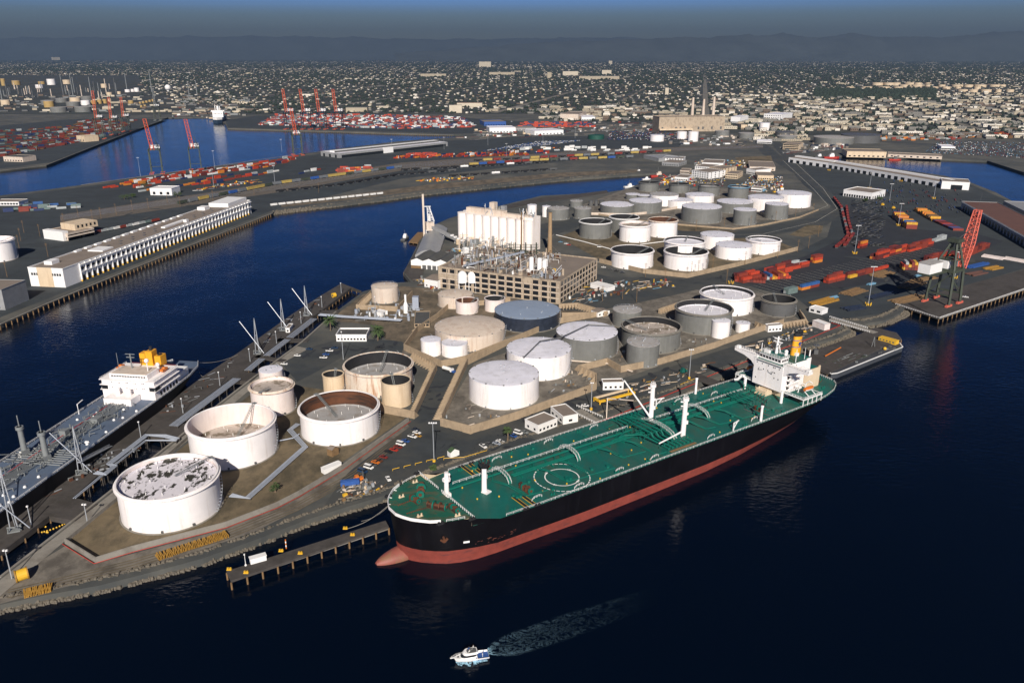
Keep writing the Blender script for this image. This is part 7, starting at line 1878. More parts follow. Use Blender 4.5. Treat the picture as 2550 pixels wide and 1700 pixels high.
# ================= cars
def car_parts(kind='sedan',col='wht'):
 L_,w=(4.7,1.8) if kind != 'van' else (5.2,2.0)
 t=root('parked_car',None,'car',(0,0,0));b=MB().use(col)
 if kind=='sedan': pr=[(-2.35,.45),(-2.35,.85),(-1.3,.95),(-.7,1.02),(1.3,1.02),(2.3,.9),(2.35,.45)];cab=[(-1.1,1.0),(-.5,1.42),(.75,1.42),(1.45,1.0)]
 elif kind=='pickup': pr=[(-2.6,.5),(-2.6,1.0),(-1.4,1.1),(.3,1.1),(2.6,1.1),(2.6,.5)];cab=[(-1.5,1.08),(-1.0,1.75),(.1,1.75),(.35,1.08)]
 else: pr=[(-2.6,.5),(-2.6,1.1),(-2.0,1.3),(2.5,1.3),(2.6,.5)];cab=[(-2.0,1.28),(-1.5,2.1),(2.4,2.1),(2.5,1.28)]
 def ext(b,pr,w_): 
  n=len(pr);b.add([(x,-w_,z) for x,z in pr]+[(x,w_,z) for x,z in pr],[(i,(i+1) % n,n+(i+1) % n,n+i) for i in range(n)]+[tuple(range(n))[::-1],tuple(range(n,2*n))])
 ext(b,[(x,z-.1) for x,z in pr],w/2);
 if kind=='pickup': b.use('black').box(1.45,0,1.0,2.0,1.5,.03)
 b.build('body',t)
 b=MB().use('glass');ext(b,cab,w/2-.12);g_=b.build('window',t)
 b=MB().use(col);xs=[c_[0] for c_ in cab[1:3]];b.box((xs[0]+xs[1])/2,0,cab[1][1]-.01,xs[1]-xs[0]-.05,w-.3,.06);b.build('roof',t)
 for x in (-1.45,1.4):
  for s_ in (-1,1): b=MB().use('tyre');b.tube([(x,s_*(w/2-.22),.33),(x,s_*(w/2+.02),.33)],.33,10);b.build('wheel',t)
 return t
PROT={}
def car(px,py,a,kind,col,label,group=None):
 x,y=G(px,py);k_=(kind,col)
 if k_ not in PROT: t=PROT[k_]=car_parts(kind,col)
 else: t=dup(PROT[k_])
 t.location=(x,y,3.64);t.rotation_euler=(0,0,a);t['label']=label
 t['category']={'sedan': 'car','van': 'van','pickup': 'pickup truck'}[kind]
 if group: t['group']=group
 t.name={'sedan': 'parked_car','van': 'parked_van','pickup': 'pickup_truck'}[kind]
car(1034,1071,2.7,'sedan','navy','dark car with pale hood at the top of the slanting car row by the gate')
for px,py,kd,col,l in [(1038,1079,'sedan','wht','white car second from the top of the slanting row'),(1027,1089,'pickup','wht','white pickup third from the top of the slanting row'),(1040,1087,'sedan','mustard','ochre car half hidden beside the white pickup'),(1010,1100,'sedan','blue','blue car fourth down the slanting row'),(998,1108,'van','wht','white station wagon below the blue car'),(991,1115,'sedan','brown','maroon car below the white station wagon'),
  (981,1122,'sedan','red','red car halfway down the slanting row'),(967,1127,'sedan','black','black car below the red one'),(955,1140,'sedan','brown','dark red car in the lower half of the row'),(943,1149,'sedan','rustin','dark brown car beside the orange one'),(935,1153,'sedan','orange','orange car in the lower half of the row'),(927,1160,'sedan','dgrey','dark grey car below the orange car'),(918,1166,'van','wht','white van near the bottom of the slanting row'),(903,1176,'van','dblue2','dark blue van at the bottom of the slanting row')]:
 if col=='dblue2': M.setdefault('dblue2',mat('dark_blue_car',(.02,.05,.11),.4))
 car(px,py,2.62,kd,col,l)
for px,py,a,kd,col,l in [(1203,1113,2.2,'pickup','wht','white pickup with black bed below the white shelter shed'),(1217,1108,2.2,'sedan','dgrey','grey car beside the white pickup'),(1237,1106,2.6,'sedan','pipe','pale car next to the sleek white one'),(1245,1101,2.6,'sedan','wht','sleek white car by the yellow posts'),(1277,1087,2.4,'pickup','blue','blue pickup by the little palm'),(1290,1080,2.5,'van','wht','white van by the office corner'),(1306,1078,2.5,'sedan','mgrey','grey car behind the white van'),
  (967,1194,2.0,'sedan','wht','white car beside the open trailer near the tanker bow'),(1457,1012,2.9,'sedan','wht','white car on the quay behind the berth ramp'),(1475,1016,2.9,'sedan','navy','dark car next to the yellow mast foot'),(741,887,3.0,'sedan','wht','white car parked next to the yellow posts of the wharf lot'),(770,871,3.0,'sedan','dblue2','dark blue car alone in the wharf lot'),(821,875,3.0,'pickup','wht','white pickup in the front of the wharf lot cluster'),(834,868,3.0,'sedan','dblue2','dark car at the back of the wharf lot cluster'),(812,884,3.0,'sedan','blue','blue car in the wharf lot cluster'),(806,892,3.0,'pickup','wht','nearest white pickup of the wharf lot cluster'),(708,908,3.0,'sedan','wht','white car beside the flat-topped small tank'),(943,868,3.0,'sedan','black','black car behind the rust-streaked tank'),(2404,741,2.6,'sedan','wht','white car on the quay under the coral crane'),(850,848,3.1,'sedan','navy','dark car in front of the wharf office'),
  (1396,604,3.0,'sedan','lblue','pale blue car at the bend of the chimney lot'),(1410,608,3.0,'sedan','wht','white car in the chimney lot'),(1416,611,3.0,'sedan','red','red car in the chimney lot'),(1493,616,3.1,'van','wht','white van at the pale pipe corner'),(1503,667,2.8,'sedan','wht','white car below the tan wall corner'),(1520,672,2.8,'sedan','dgrey','dark car beside the tan wall corner'),(1535,676,2.8,'sedan','black','black car further along the tan wall corner'),(1550,679,2.8,'sedan','navy','navy car further along the tan wall corner'),(820,1160,.3,'sedan','black','black car with open roof on the dirt by the ribbed box')]:
 car(px,py,a,kd,col,l)
# lorries
x,y=G(1118,926);t=root('tanker_truck','white tanker truck with blue cab turning at the gate road','truck',(x,y,3.62),2.5);b=MB().use('wht');b.tube([(-1,0,2.1),(5,0,2.1)],1.2,10);b.build('tank',t);b=MB().use('blue');b.box(-4,0,.6,2,2.3,1.2);b.use('wht').box(-2.6,0,.7,1.6,2.3,2.2);b.build('cab',t)
for xx in (-4,-1,3,4.2):
 for s_ in (-1,1): b=MB().use('tyre');b.tube([(xx,s_*.8,.5),(xx,s_*1.15,.5)],.5,10);b.build('wheel',t)
x,y=G(872,1209);t=root('blue_tank_trailer','blue box trailer parked on the shore near the tanker bow','trailer',(x,y,3.62),.25);b=MB().use('blue');b.box(0,0,.8,9,2.6,2.2);b.box(0,0,3.0,8,1.4,.2);b.build('body',t)
for xx in (-3,3):
 for s_ in (-1,1): b=MB().use('tyre');b.tube([(xx,s_*.9,.5),(xx,s_*1.3,.5)],.5,10);b.build('wheel',t)
for px,py,col,l in ((893,1198,'orange','orange forklift among scrap by the tanker bow'),(2198,512,'yellow','yellow straddle loader near the flat-roofed pavilion'),(2225,520,'yellow','second yellow loader behind the pavilion'),(1702,928,'mat','green tractor by the second ramp')):
 if col=='mat': col='green'
 x,y=G(px,py);t=root('forklift',l,'forklift',(x,y,3.62),.5);b=MB().use(col);b.box(0,0,.4,4.5,2.2,1.6);b.box(-.8,0,2,1.8,1.8,1.4);b.build('body',t);b=MB().use('dgrey');b.beam((2.4,-.7,0),(2.4,-.7,5),.25);b.beam((2.4,.7,0),(2.4,.7,5),.25);b.build('mast',t)
 for xx in (-1.5,1.5):
  for s_ in (-1,1): b=MB().use('tyre');b.tube([(xx,s_*.8,.5),(xx,s_*1.2,.5)],.5,8);b.build('wheel',t)
# far car lots: too many to tell apart
def carlot(label,rect,nx,ny,seed,pal):
 rnd=random.Random(seed);b=MB();A,B_,C_,D__=rect
 for i in range(nx):
  for j in range(ny):
   if rnd.random()<.25: continue
   f1,f2=(i+rnd.uniform(.2,.8))/nx,(j+.5)/ny;px=(A[0]*(1-f1)+B_[0]*f1)*(1-f2)+(D__[0]*(1-f1)+C_[0]*f1)*f2;py=(A[1]*(1-f1)+B_[1]*f1)*(1-f2)+(D__[1]*(1-f1)+C_[1]*f1)*f2
   x,y=G(px,py);b.use(rnd.choice(pal));b.box(x,y,3.9,4.6,1.8,.7,1.2);b.use('glass').box(x,y,4.6,2.4,1.6,.5,1.2)
 b.solo('car_lot',label,'car lot',kind='stuff')
carlot('long lot of white new cars in the middle yard',[(1190,378),(1360,362),(1450,350),(1340,352)],60,9,1,['wht','wht','pipe','dgrey','blue'])
carlot('lot of dark parked cars below the power station',[(1510,350),(1720,348),(1700,330),(1520,328)],60,12,2,['navy','dgrey','wht','brown','blue','black'])
carlot('scattered lot of cars beyond the east basin',[(2300,380),(2550,395),(2550,355),(2340,352)],50,14,3,['wht','dgrey','brown','navy','lblue'])
carlot('stored boats and cars east of the port offices',[(1850,462),(1950,468),(1950,440),(1870,436)],16,9,4,['wht','yellow','wht','beige','brown','lblue'])
carlot('parked cars of the port offices',[(1700,460),(1800,466),(1810,440),(1720,430)],16,6,5,['wht','yellow','beige','brown'])
# steel and timber laid out in the dock yard
for i,(x0,y0,x1,y1,w,mk,l) in enumerate([(2022,759,2078,744,7,'mustard','flat pile of rusty yellow steel nearest the road in the dock yard'),(2100,735,2150,720,8,'wood','pile of brown timbers left of the tall floodlight mast'),(2218,755,2300,735,9,'wood','big pile of brown beams by the white railed wharf corner'),(2160,745,2222,728,5,'navy','row of dark blue steel bars behind the floodlight mast'),(2060,743,2085,738,3,'lblue','pale blue bundle in the dock yard'),(2158,710,2178,706,2,'lblue','small blue bundle before the red container row'),(2100,772,2150,765,6,'navy','dark rack of pipes beside the rock slope'),(2280,700,2330,690,5,'wood','brown beams under the coral crane shadow'),(2175,690,2215,676,9,'wood','brown stack in the crane shadow, left one'),(2245,720,2290,700,9,'wood','brown stack in the crane shadow, larger one'),(2405,668,2460,655,5,'blue','bright blue steel bundles right of the coral boom'),(2410,686,2450,678,6,'roofred','dark red steel bundle right of the crane'),(2455,672,2490,665,6,'mustard','ochre timber stack in the right yard'),(2275,689,2295,684,2,'lblue','pale blue beams left of the crane legs')]):
 p,q=Vector(G(x0,y0)),Vector(G(x1,y1));a=math.atan2(q.y-p.y,q.x-p.x);b=MB().use(mk);L_=(q-p).length;rnd=random.Random(i)
 for k in range(int(w)):
  for z in range(rnd.choice((1,2,2))): v=p.lerp(q,.5)+Vector((-math.sin(a),math.cos(a)))*(k-w/2)*1.5;b.box(v.x,v.y,3.62+z*.7,L_*rnd.uniform(.7,1),1.1,.62,a+rnd.uniform(-.03,.03))
 b.solo('steel_bundle',l,'steel pile')
for i in range(2):
 p,q=G(2445+55*i,640+6*i),G(2495+60*i,648+8*i);b=MB().use('pink')
 for k in range(18): t_=k/17;b.tube([(p[0]+(q[0]-p[0])*t_,p[1]+(q[1]-p[1])*t_,4.3),(p[0]+(q[0]-p[0])*t_+7,p[1]+(q[1]-p[1])*t_+8,4.3)],.8,6)
 b.solo('pipe_row','row of pale concrete pipes at the right of the yard, %s group' % ['left','right'][i],'pipes')
# empty chassis, uncountable dark frames on the dark yard
rnd=random.Random(44);b=MB()
for k in range(230):
 x,y=G(rnd.uniform(2125,2200),rnd.uniform(498,612));b.use(rnd.choice(['dgrey','dgrey','navy','black','black']));b.box(x,y,4.4,11,.5,.35,.7);b.box(x-3,y-2.6,3.8,2.2,2.2,.7,.7)
for k in range(150):
 x,y=G(rnd.uniform(2180,2400),rnd.uniform(450,530));b.use(rnd.choice(['navy','dgrey','dgrey','blue','brown']));b.box(x,y,4.4,11,.8,.35,1.2)
b.solo('empty_chassis','scattered empty trailer chassis parked over the dock yard','chassis',kind='stuff')
# yellow foot guards and clutter
for i,(x,y) in enumerate([(2162,760),(2128,632),(2237,562),(2377,693),(2165,470),(2325,495),(1820,706),(2064,425),(2243,452)]):
 x,y=G(x,y);b=MB().use('yellow')
 for a in range(5): b.cyl(x+2.4*math.cos(a*1.25),y+2.4*math.sin(a*1.25),3.5,6.0,.3,n=6)
 b.solo('bollard_ring','ring of yellow guard posts, %s counted from the left' % od[[2162,2128,2237,2377,2165,2325,1820,2064,2243].index([2162,2128,2237,2377,2165,2325,1820,2064,2243][i])],'guard posts','yellow guard posts of the yard masts')
x,y=G(56,1441);b=MB().use('yellow');b.tube([(x-1.4,y-1.2,5.6),(x+1.4,y+1.2,5.6)],2.3,18);b.use('mustard');b.tube([(x-1.8,y-1.5,5.6),(x-1.4,y-1.2,5.6)],2.6,18);b.tube([(x+1.4,y+1.2,5.6),(x+1.8,y+1.5,5.6)],2.6,18);b.use('dgrey').tube([(x-2,y-1.7,5.6),(x-1.75,y-1.5,5.6)],.8,10);b.solo('hose_drum','big yellow hose drum near the point','hose drum')
x,y=G(832,740,3.9);b=MB().use('yellow');b.tube([(x-1,y-1,5.8),(x+1,y+1,5.8)],2.0,16);b.use('dgrey').tube([(x-1.2,y-1.2,5.8),(x-.95,y-.95,5.8)],.8,10);b.solo('hose_drum','yellow hose drum on the tip of the finger wharf','hose drum')
for nm,(x0,y0),(x1,y1),n,l in (('boom_coil',(393,1390),(565,1333),46,'long heap of folded yellow oil boom along the shore road'),('boom_coil',(62,1482),(128,1466),24,'short heap of folded yellow oil boom at the point')):
 p,q=Vector(G(x0,y0)),Vector(G(x1,y1));d=(q-p);a=math.atan2(d.y,d.x);b=MB().use('mustard');rnd=random.Random(n)
 for k in range(n):
  v=p.lerp(q,k/(n-1));nn=Vector((-math.sin(a),math.cos(a)))
  for z in range(2): o_=rnd.uniform(-.3,.3);b.beam((v.x-nn.x*2+o_,v.y-nn.y*2,3.8+z*.7),(v.x+nn.x*2-o_*2,v.y+nn.y*2,4.2+z*.8),.35,.6)
 b.solo(nm,l,'oil boom')
# yellow gantry frame and hose tower beside the green tanker
p,q=Vector(G(1494,1007)),Vector(G(1580,984));b=MB().use('yellow');n_=Vector((-(q-p).y,(q-p).x)).normalized()*6;z=5.5
b.beam((*p,z),(*q,z),1.3);b.use('cream').beam((*(p+n_),z),(*(q+n_),z),1.1);b.use('yellow').beam((*p,z),(*(p+n_),z),1.2);b.beam((*q,z),(*(q+n_),z),.8)
for v in (p,q,p+n_,q+n_): b.beam((*v,3.5),(*v,z),.6)
b.solo('hose_rack','long yellow steel rack on the quay beside the green tanker','hose rack')
x,y=G(1510,1042);b=MB().use('beige');b.beam((x,y,3.5),(x+.5,y+3,15),.5);b.beam((x+.5,y+3,15),(x+14,y-6,17.5),.5);b.beam((x,y+1,3.5),(x+.5,y+3,15),.3);b.solo('hose_derrick','thin cream hose derrick leaning to the green deck','derrick')
# floating yellow boom in the slot
b=MB().use('yellow')
for k in range(20):
 t_=k/19;x,y=G(100+52*t_-20*math.sin(t_*5)*(t_>.4),1311+14*math.sin(t_*4.4)*(t_>.3),.1);b.sphere(x,y,.15,.42,8,5)
b.solo('float_line','string of small yellow floats in the dark water slot','floats')
# scrubber plant
rnd=random.Random(61);b=MB()
for k in range(90):
 x,y=G(rnd.uniform(885,1045),rnd.uniform(762,800));b.use(rnd.choice(['pipe','steel','wht','mgrey','pipe']));r_=rnd.random()
 if r_<.3: b.cyl(x,y,3.5,3.5+rnd.uniform(1.5,4),rnd.uniform(.5,1.3),n=8)
 elif r_<.5: b.box(x,y,3.5,rnd.uniform(1,4),rnd.uniform(1,3),rnd.uniform(1,3),.3)
 else: z=rnd.uniform(4,7);b.beam((x,y,z),(x+rnd.uniform(-7,7),y+rnd.uniform(-1,1),z),.3);b.beam((x,y,3.5),(x,y,z),.25)
b.solo('vapour_plant','jumble of small silver vessels and pipes beside the beige domed tank','machinery',kind='stuff')
x,y=G(1011,779);b=MB().use('wht');b.cyl(x,y,3.5,10,2,n=14);b.cyl(x,y,10,13,2,.9,n=14);b.cyl(x,y,13,19,.9,n=12);b.solo('scrubber','small white bottle-shaped scrubber tower','tower',smooth=True)
x,y=G(1036,770);b=MB().use('pipe');b.box(x,y,3.5,5,5,11);b.solo('cooling_box','boxy silver tower beside the white scrubber','tower')
# palms and trees
def palm(px,py,h,label,r=4.5,z=3.5):
 x,y=G(px,py);t=root('palm_tree',label,'palm tree',(x,y,z));rnd=random.Random(int(px))
 b=MB().use('trunk');b.tube([(0,0,0),(.2,.1,h*.5),(0,0,h)],[.55,.42,.5],8);b.build('trunk',t,smooth=True)
 b=MB().use('foliage')
 for k in range(64):
  a=rnd.uniform(0,6.28);el=rnd.uniform(-.5,1.2);L_=r*rnd.uniform(.8,1.1);pts_=[]
  for i in range(6): f_=i/5;rr=L_*f_*math.cos(el*(1-f_*.5));pts_.append(Vector((rr*math.cos(a),rr*math.sin(a),h+L_*math.sin(el)*f_-1.9*f_*f_*r/4.5)))
  sd=Vector((-math.sin(a),math.cos(a),0));vs=[];
  for i,p_ in enumerate(pts_): w_=.55*math.sin(math.pi*(.15+.8*i/5));vs += [p_-sd*w_-Vector((0,0,w_*.5)),p_,p_+sd*w_-Vector((0,0,w_*.5))]
  b.add(vs,[(3*i,3*i+1,3*i+4,3*i+3) for i in range(5)]+[(3*i+1,3*i+2,3*i+5,3*i+4) for i in range(5)])
 b.build('crown',t)
palm(823,823,8.5,'big shaggy palm at the left end of the low wharf office',6);palm(941,848,8.5,'big shaggy palm at the right end of the low wharf office',6);palm(1264,1098,7,'small thin palm beside the parked white van',2.6);palm(1078,1168,1,'low bushy palm at the foot of the floodlight mast',2.4)
def tree(px,py,h,label,r,group=None,seed=0,n=420):
 x,y=G(px,py);t=root('tree',label,'tree',(x,y,3.5),0,group);rnd=random.Random(seed)
 b=MB().use('trunk');b.tube([(0,0,0),(0,0,h*.6)],[.5,.3],6)
 for k in range(4): a=k*1.6;b.tube([(0,0,h*.35),(r*.5*math.cos(a),r*.5*math.sin(a),h*.7)],[.25,.1],5)
 b.build('trunk',t);b=MB().use('foliage');cl=[(rnd.gauss(0,r*.4),rnd.gauss(0,r*.4),h*rnd.uniform(.55,.9)) for _ in range(9)]
 for k in range(n):
  c_=rnd.choice(cl);v=Vector((rnd.gauss(0,1),rnd.gauss(0,1),rnd.gauss(0,.8))).normalized()*r*.42*rnd.uniform(.6,1);p_=Vector(c_)+v;s_=rnd.uniform(.3,.8)
  q_=[p_+Vector((rnd.uniform(-s_,s_),rnd.uniform(-s_,s_),rnd.uniform(-s_,s_))) for _ in range(4)];b.add(q_,[(0,1,2,3)])
 b.build('crown',t)
tree(362,474,14,'round dark green tree left of the windowless white box building',9,seed=1);tree(440,490,7,'low bush right of the windowless white box building',6,seed=2);tree(310,497,6,'low bush cluster by the pole line, left',7,seed=3);tree(330,492,5,'low bush cluster by the pole line, right',6,seed=4);tree(686,1195+30,4,'scraggly bush in the dirt by the low wall',2.4,seed=5,n=160)
tree(2155,503,5,'bush row beside the flat-roofed pavilion, left',4,seed=6);tree(2188,500,6,'bush beside the flat-roofed pavilion, right',5,seed=7)
# ================= small loose things that fill a working port
def scatter(name,label,rects,n,seed,kinds,zmax=2.0,size=(.5,3),cat='clutter'):
 rnd=random.Random(seed);b=MB()
 for k in range(n):
  A,B_,C_,D__=rnd.choice(rects);f1,f2=rnd.random(),rnd.random()
  px=(A[0]*(1-f1)+B_[0]*f1)*(1-f2)+(D__[0]*(1-f1)+C_[0]*f1)*f2;py=(A[1]*(1-f1)+B_[1]*f1)*(1-f2)+(D__[1]*(1-f1)+C_[1]*f1)*f2
  x,y=G(px,py);b.use(rnd.choice(kinds));r_=rnd.random();a=rnd.choice((.3,.6,1.1))+rnd.uniform(-.1,.1)
  if r_<.4: b.box(x,y,3.55,rnd.uniform(*size),rnd.uniform(*size)*.6,rnd.uniform(.4,zmax),a)
  elif r_<.6: b.cyl(x,y,3.55,3.55+rnd.uniform(.6,zmax*1.4),rnd.uniform(.3,size[1]*.35),n=8)
  else: L_=rnd.uniform(size[1],size[1]*4);b.beam((x-L_/2*math.cos(a),y-L_/2*math.sin(a),3.9),(x+L_/2*math.cos(a),y+L_/2*math.sin(a),3.9),rnd.uniform(.2,.5))
 return b.solo(name,label,cat,kind='stuff')
K1=['mgrey','dgrey','wood','beige','roofbrown','steel','greyconc','rustin']
scatter('compound_clutter','pipes, valves and bits lying inside the gravel tank compounds',[[(1110,1040),(1180,1065),(1270,1035),(1180,1000)],[(1350,1000),(1480,950),(1440,920),(1400,930)],[(1420,910),(1540,905),(1580,880),(1540,860)],[(1640,900),(1770,858),(1760,840),(1650,850)],[(1040,870),(1120,900),(1200,875),(1230,800)]],150,1,K1,1.4,(.5,2))
scatter('quay_clutter','gratings, hoses and crates strewn along the berth road',[[(1500,1010),(1760,925),(1780,900),(1560,960)],[(1880,880),(2070,815),(2050,800),(1850,865)],[(850,1250),(960,1215),(930,1190),(850,1215)]],210,2,K1+['yellow','beige','cream','wood'],1.6,(.5,2.5))
scatter('wharf_clutter','hoses, hooks and pipe ends along the finger wharf',[[(120,1240),(300,1140),(290,1115),(110,1215)],[(230,1195),(330,1130),(350,1105),(240,1150)],[(420,1040),(600,915),(600,880),(400,1020)],[(660,860),(800,760),(790,745),(660,835)]],150,3,['mgrey','dgrey','steel','rustin','dgrey'],1.6,(.4,2.2))
scatter('factory_yard','tanks, crates, pallets and parked gear round the factory yard',[[(1400,760),(1500,750),(1530,700),(1470,700)],[(1500,740),(1680,715),(1660,700),(1530,700)],[(1110,650),(1200,640),(1180,615),(1110,625)],[(1040,700),(1090,735),(1090,715),(1050,690)]],240,4,K1+['yellow','wht','lblue','brown'],2.4,(.6,4))
scatter('fringe_sheds','mixed low sheds, lots and stacked goods along the rail fringe',[[(1180,350),(1640,330),(1640,306),(1200,300)],[(1640,360),(1900,365),(1880,340),(1640,335)],[(1400,330),(1650,325),(1640,305),(1380,300)],[(1950,385),(2110,372),(2110,360),(1960,362)]],420,5,['cy_a','cy_c','cy_d','cy_e','cy_b','mgrey','dgrey','brown','blue'] if 'cy_a' in M else ['beige','wht','roofbrown','mgrey','dgrey','brown','navy','sheet','greyconc'],5,(3,16),'sheds')
scatter('terminal_gear','trucks, sheds and gear between the basin and the container mass',[[(1140,345),(1330,338),(1340,322),(1180,322)],[(430,292),(560,300),(600,270),(440,266)],[(440,262),(640,270),(700,256),(450,240)]],260,6,['beige','wht','mgrey','dgrey','brown','sheet','cream'],4.5,(3,12),'sheds')
scatter('yard_gear','mixed machinery, drums and scrap between rail yard and channel bank',[[(1040,455),(1180,448),(1170,440),(1050,446)],[(480,478),(640,455),(640,448),(500,468)],[(1150,385),(1400,372),(1400,366),(1150,380)]],240,7,['orange','rustin','brown','yellow','dgrey','wht','mgrey'],2.5,(1,5))
scatter('port_gear','packed boats, trucks and machines round the port offices',[[(1640,460),(1730,470),(1730,440),(1650,435)],[(1730,415),(1860,420),(1850,400),(1730,400)],[(1800,478),(1950,480),(1950,460),(1850,455)]],320,8,['wht','beige','yellow','cream','mgrey','dgrey','brown','lblue','red'],3,(1.5,6))
# oil and tyre stains, patched asphalt: flat patches with real shapes
def patches(name,rects,n,seed,mk,size,z):
 rnd=random.Random(seed);b=MB().use(mk)
 for k in range(n):
  A,B_,C_,D__=rnd.choice(rects);f1,f2=rnd.random(),rnd.random()
  px=(A[0]*(1-f1)+B_[0]*f1)*(1-f2)+(D__[0]*(1-f1)+C_[0]*f1)*f2;py=(A[1]*(1-f1)+B_[1]*f1)*(1-f2)+(D__[1]*(1-f1)+C_[1]*f1)*f2
  x,y=G(px,py);a=rnd.uniform(0,3);c_,s_=math.cos(a),math.sin(a);L_,w=rnd.uniform(*size),rnd.uniform(*size)*.3;m_=9;zz_=z+k*.0004
  b.add([(x+L_*rnd.uniform(.7,1.1)*math.cos(q*6.283/m_)*c_-w*math.sin(q*6.283/m_)*s_,y+L_*math.cos(q*6.283/m_)*s_+w*rnd.uniform(.7,1.2)*math.sin(q*6.283/m_)*c_,zz_) for q in range(m_)],[tuple(range(m_))])
 return struct(b.build(name))
patches('asphalt_patches',[[(1050,1160),(1290,1110),(1290,1090),(1100,1080)],[(1300,1060),(1700,920),(1690,905),(1290,1040)],[(1020,1040),(1090,1040),(1150,910),(1100,905)],[(720,900),(1000,860),(980,850),(780,870)],[(1900,690),(2300,720),(2400,640),(2100,560)],[(1500,745),(1900,680),(1850,670),(1520,700)]],110,9,'darkyard',(1.5,7),3.67)
patches('worn_patches',[[(1050,1160),(1290,1110),(1290,1090),(1100,1080)],[(300,470),(1300,370),(1300,345),(760,395)],[(2080,760),(2400,700),(2450,600),(2100,500)],[(0,700),(600,500),(600,470),(0,600)]],110,10,'asphalt',(3,18),3.73)
# tyre lines curving over the shore road
b=MB().use('dirtg')
for o_ in (0,5,11,16): strip(b,[G(x,y+o_*1.2) for x,y in ((20,1470),(150,1440),(330,1395),(560,1325),(740,1253),(880,1175),(1000,1080))],.55,3.80)
struct(b.build('tyre_tracks'))
# ================= the city on the plain, refinery, haze
va=math.atan2(1,(1700-1275)/F/CT)          # street direction
sd_=Vector((math.cos(va),math.sin(va)));sn_=Vector((sd_.y,-sd_.x));va_=math.atan2(sn_.y,sn_.x)
rnd=random.Random(1234)
PAL=['cy_a','cy_b','cy_c','cy_d','cy_e']
for k,c_ in zip(PAL,[(.56,.49,.38),(.40,.34,.25),(.72,.66,.57),(.14,.10,.075),(.20,.19,.17)]): M[k]=mat('stucco_'+k[-1],c_,.85,.1,.05)
def coast_ok(px,py):
 if py<286 and px<1350: lim=283 if px>560 else 238 if px<430 else 262
 elif px<1350: return False
 elif px<1640: lim=302
 elif px<1880: lim=322
 elif px<2010: lim=352
 elif px<2200: lim=326
 else: lim=346
 if px<350 and py>188: return False
 return py<lim
kb=0;big=[];small_=[]
bs_=MB();ts_=MB().use('foliagefar')
def cellpt(i,j,w,d): return sn_*(i*w)+sd_*(j*d)
def house(x,y,w,d,h,k):
 b=MB().use(k);
 return (x,y,w,d,h,k)
cells=[]
D0=1900
while D0<38000:
 step=25*(D0/2300) ** .78
 half=D0*.72
 i=-int(half/step)
 while i*step<half:
  x=i*step+rnd.uniform(-.3,.3)*step;y=D0+rnd.uniform(-.3,.3)*step
  px,py=PJ(x,y,3.5)
  if-60<px<2620 and coast_ok(px,py): cells.append((x,y,step,px,py))
  i += 1
 D0 += step*1.12*(1+(D0/26000))
blk=95.0
for x,y,st,px,py in cells:
 v=Vector((x,y));a_=v.dot(sn_);b_=v.dot(sd_)
 if (a_ % blk)<12 and y<6000 or (a_ % 760)<42: continue       # street gaps
 if ((b_ % 190)<14) and y<6000: continue
 nz=math.sin(x*.0011+2)*math.cos(y*.0007)+math.sin(x*.0004-y*.0003)
 industrial=(px>1780 and py>235 and py<350) or (px>1200 and py>262) or rnd.random()<.04
 r_=rnd.random()
 if r_<.58+.12*nz or (industrial and r_<.46):
  if industrial: w,d,h=rnd.uniform(10,26) if rnd.random()<.7 else rnd.uniform(26,60),rnd.uniform(9,26),rnd.uniform(4,9)
  else: w,d,h=rnd.uniform(6,15)*max(1,st/68),rnd.uniform(6,11)*max(1,st/80),rnd.uniform(3,5.5)
  if y>7000: w *= rnd.choice((1,1,1,2.4))
  col=rnd.choice(PAL) if not industrial else rnd.choice(['cy_a','cy_c','cy_b','cy_e','cy_d','cy_e','cy_b'])
  big.append((w*h/y/y*1e6,x,y,w,d,h,col,industrial,px))
 elif r_<.95:
  n=2
  for k in range(n):
   tx,ty=x+rnd.uniform(-.5,.5)*st,y+rnd.uniform(-.5,.5)*st;s_=rnd.uniform(3.5,8.5)*max(1,st/45)*(1.0 if y<6000 else 1.2);hh_=min(s_*1.1,16)
   m_=6;vs=[(tx+s_*math.cos(q*6.283/m_)*rnd.uniform(.7,1.1),ty+s_*math.sin(q*6.283/m_)*rnd.uniform(.7,1.1),3.5+hh_*rnd.uniform(.2,.45)) for q in range(m_)]
   vs += [(tx+rnd.uniform(-.3,.3)*s_,ty+rnd.uniform(-.3,.3)*s_,3.5+hh_*rnd.uniform(.9,1.2))]+[(tx+s_*.6*math.cos(q*6.283/m_),ty+s_*.6*math.sin(q*6.283/m_),3.4) for q in range(m_)]
   ts_.add(vs,[(q,(q+1) % m_,6) for q in range(m_)]+[(7+q,7+(q+1) % m_,(q+1) % m_,q) for q in range(m_)])
big.sort(reverse=True)
M['street']=mat('pale_street',(.17,.155,.13),.9,.2,.02);b=MB().use('street')
for k in range(-9,16):
 o_=(k*380+21) // 1;p,q=sn_*o_+sd_*2500,sn_*o_+sd_*15000
 if k % 2: q=sn_*o_+sd_*7000
 while not coast_ok(*PJ(p.x,p.y,3.5)) and (q-p).length>500: p=p+sd_*60
 strip(b,[tuple(p),tuple(q)],26 if k % 2==0 else 15,3.7)
for d_ in (2900,3300,3900,4700,5800,7500,10000,14000):
 p,q=sd_*d_-sn_*d_*.15,sd_*d_+sn_*d_*.6;strip(b,[tuple(p),tuple(q)],12+d_*.002,3.72)
struct(b.build('city_streets'))
areas=['the west quarter','the quarter behind the container terminal','the central grid','the quarter behind the power station','the east industrial quarter','the far east quarter']
coln={'cy_a': 'cream','cy_b': 'tan','cy_c': 'white','cy_d': 'brown','cy_e': 'grey'}
seen={}
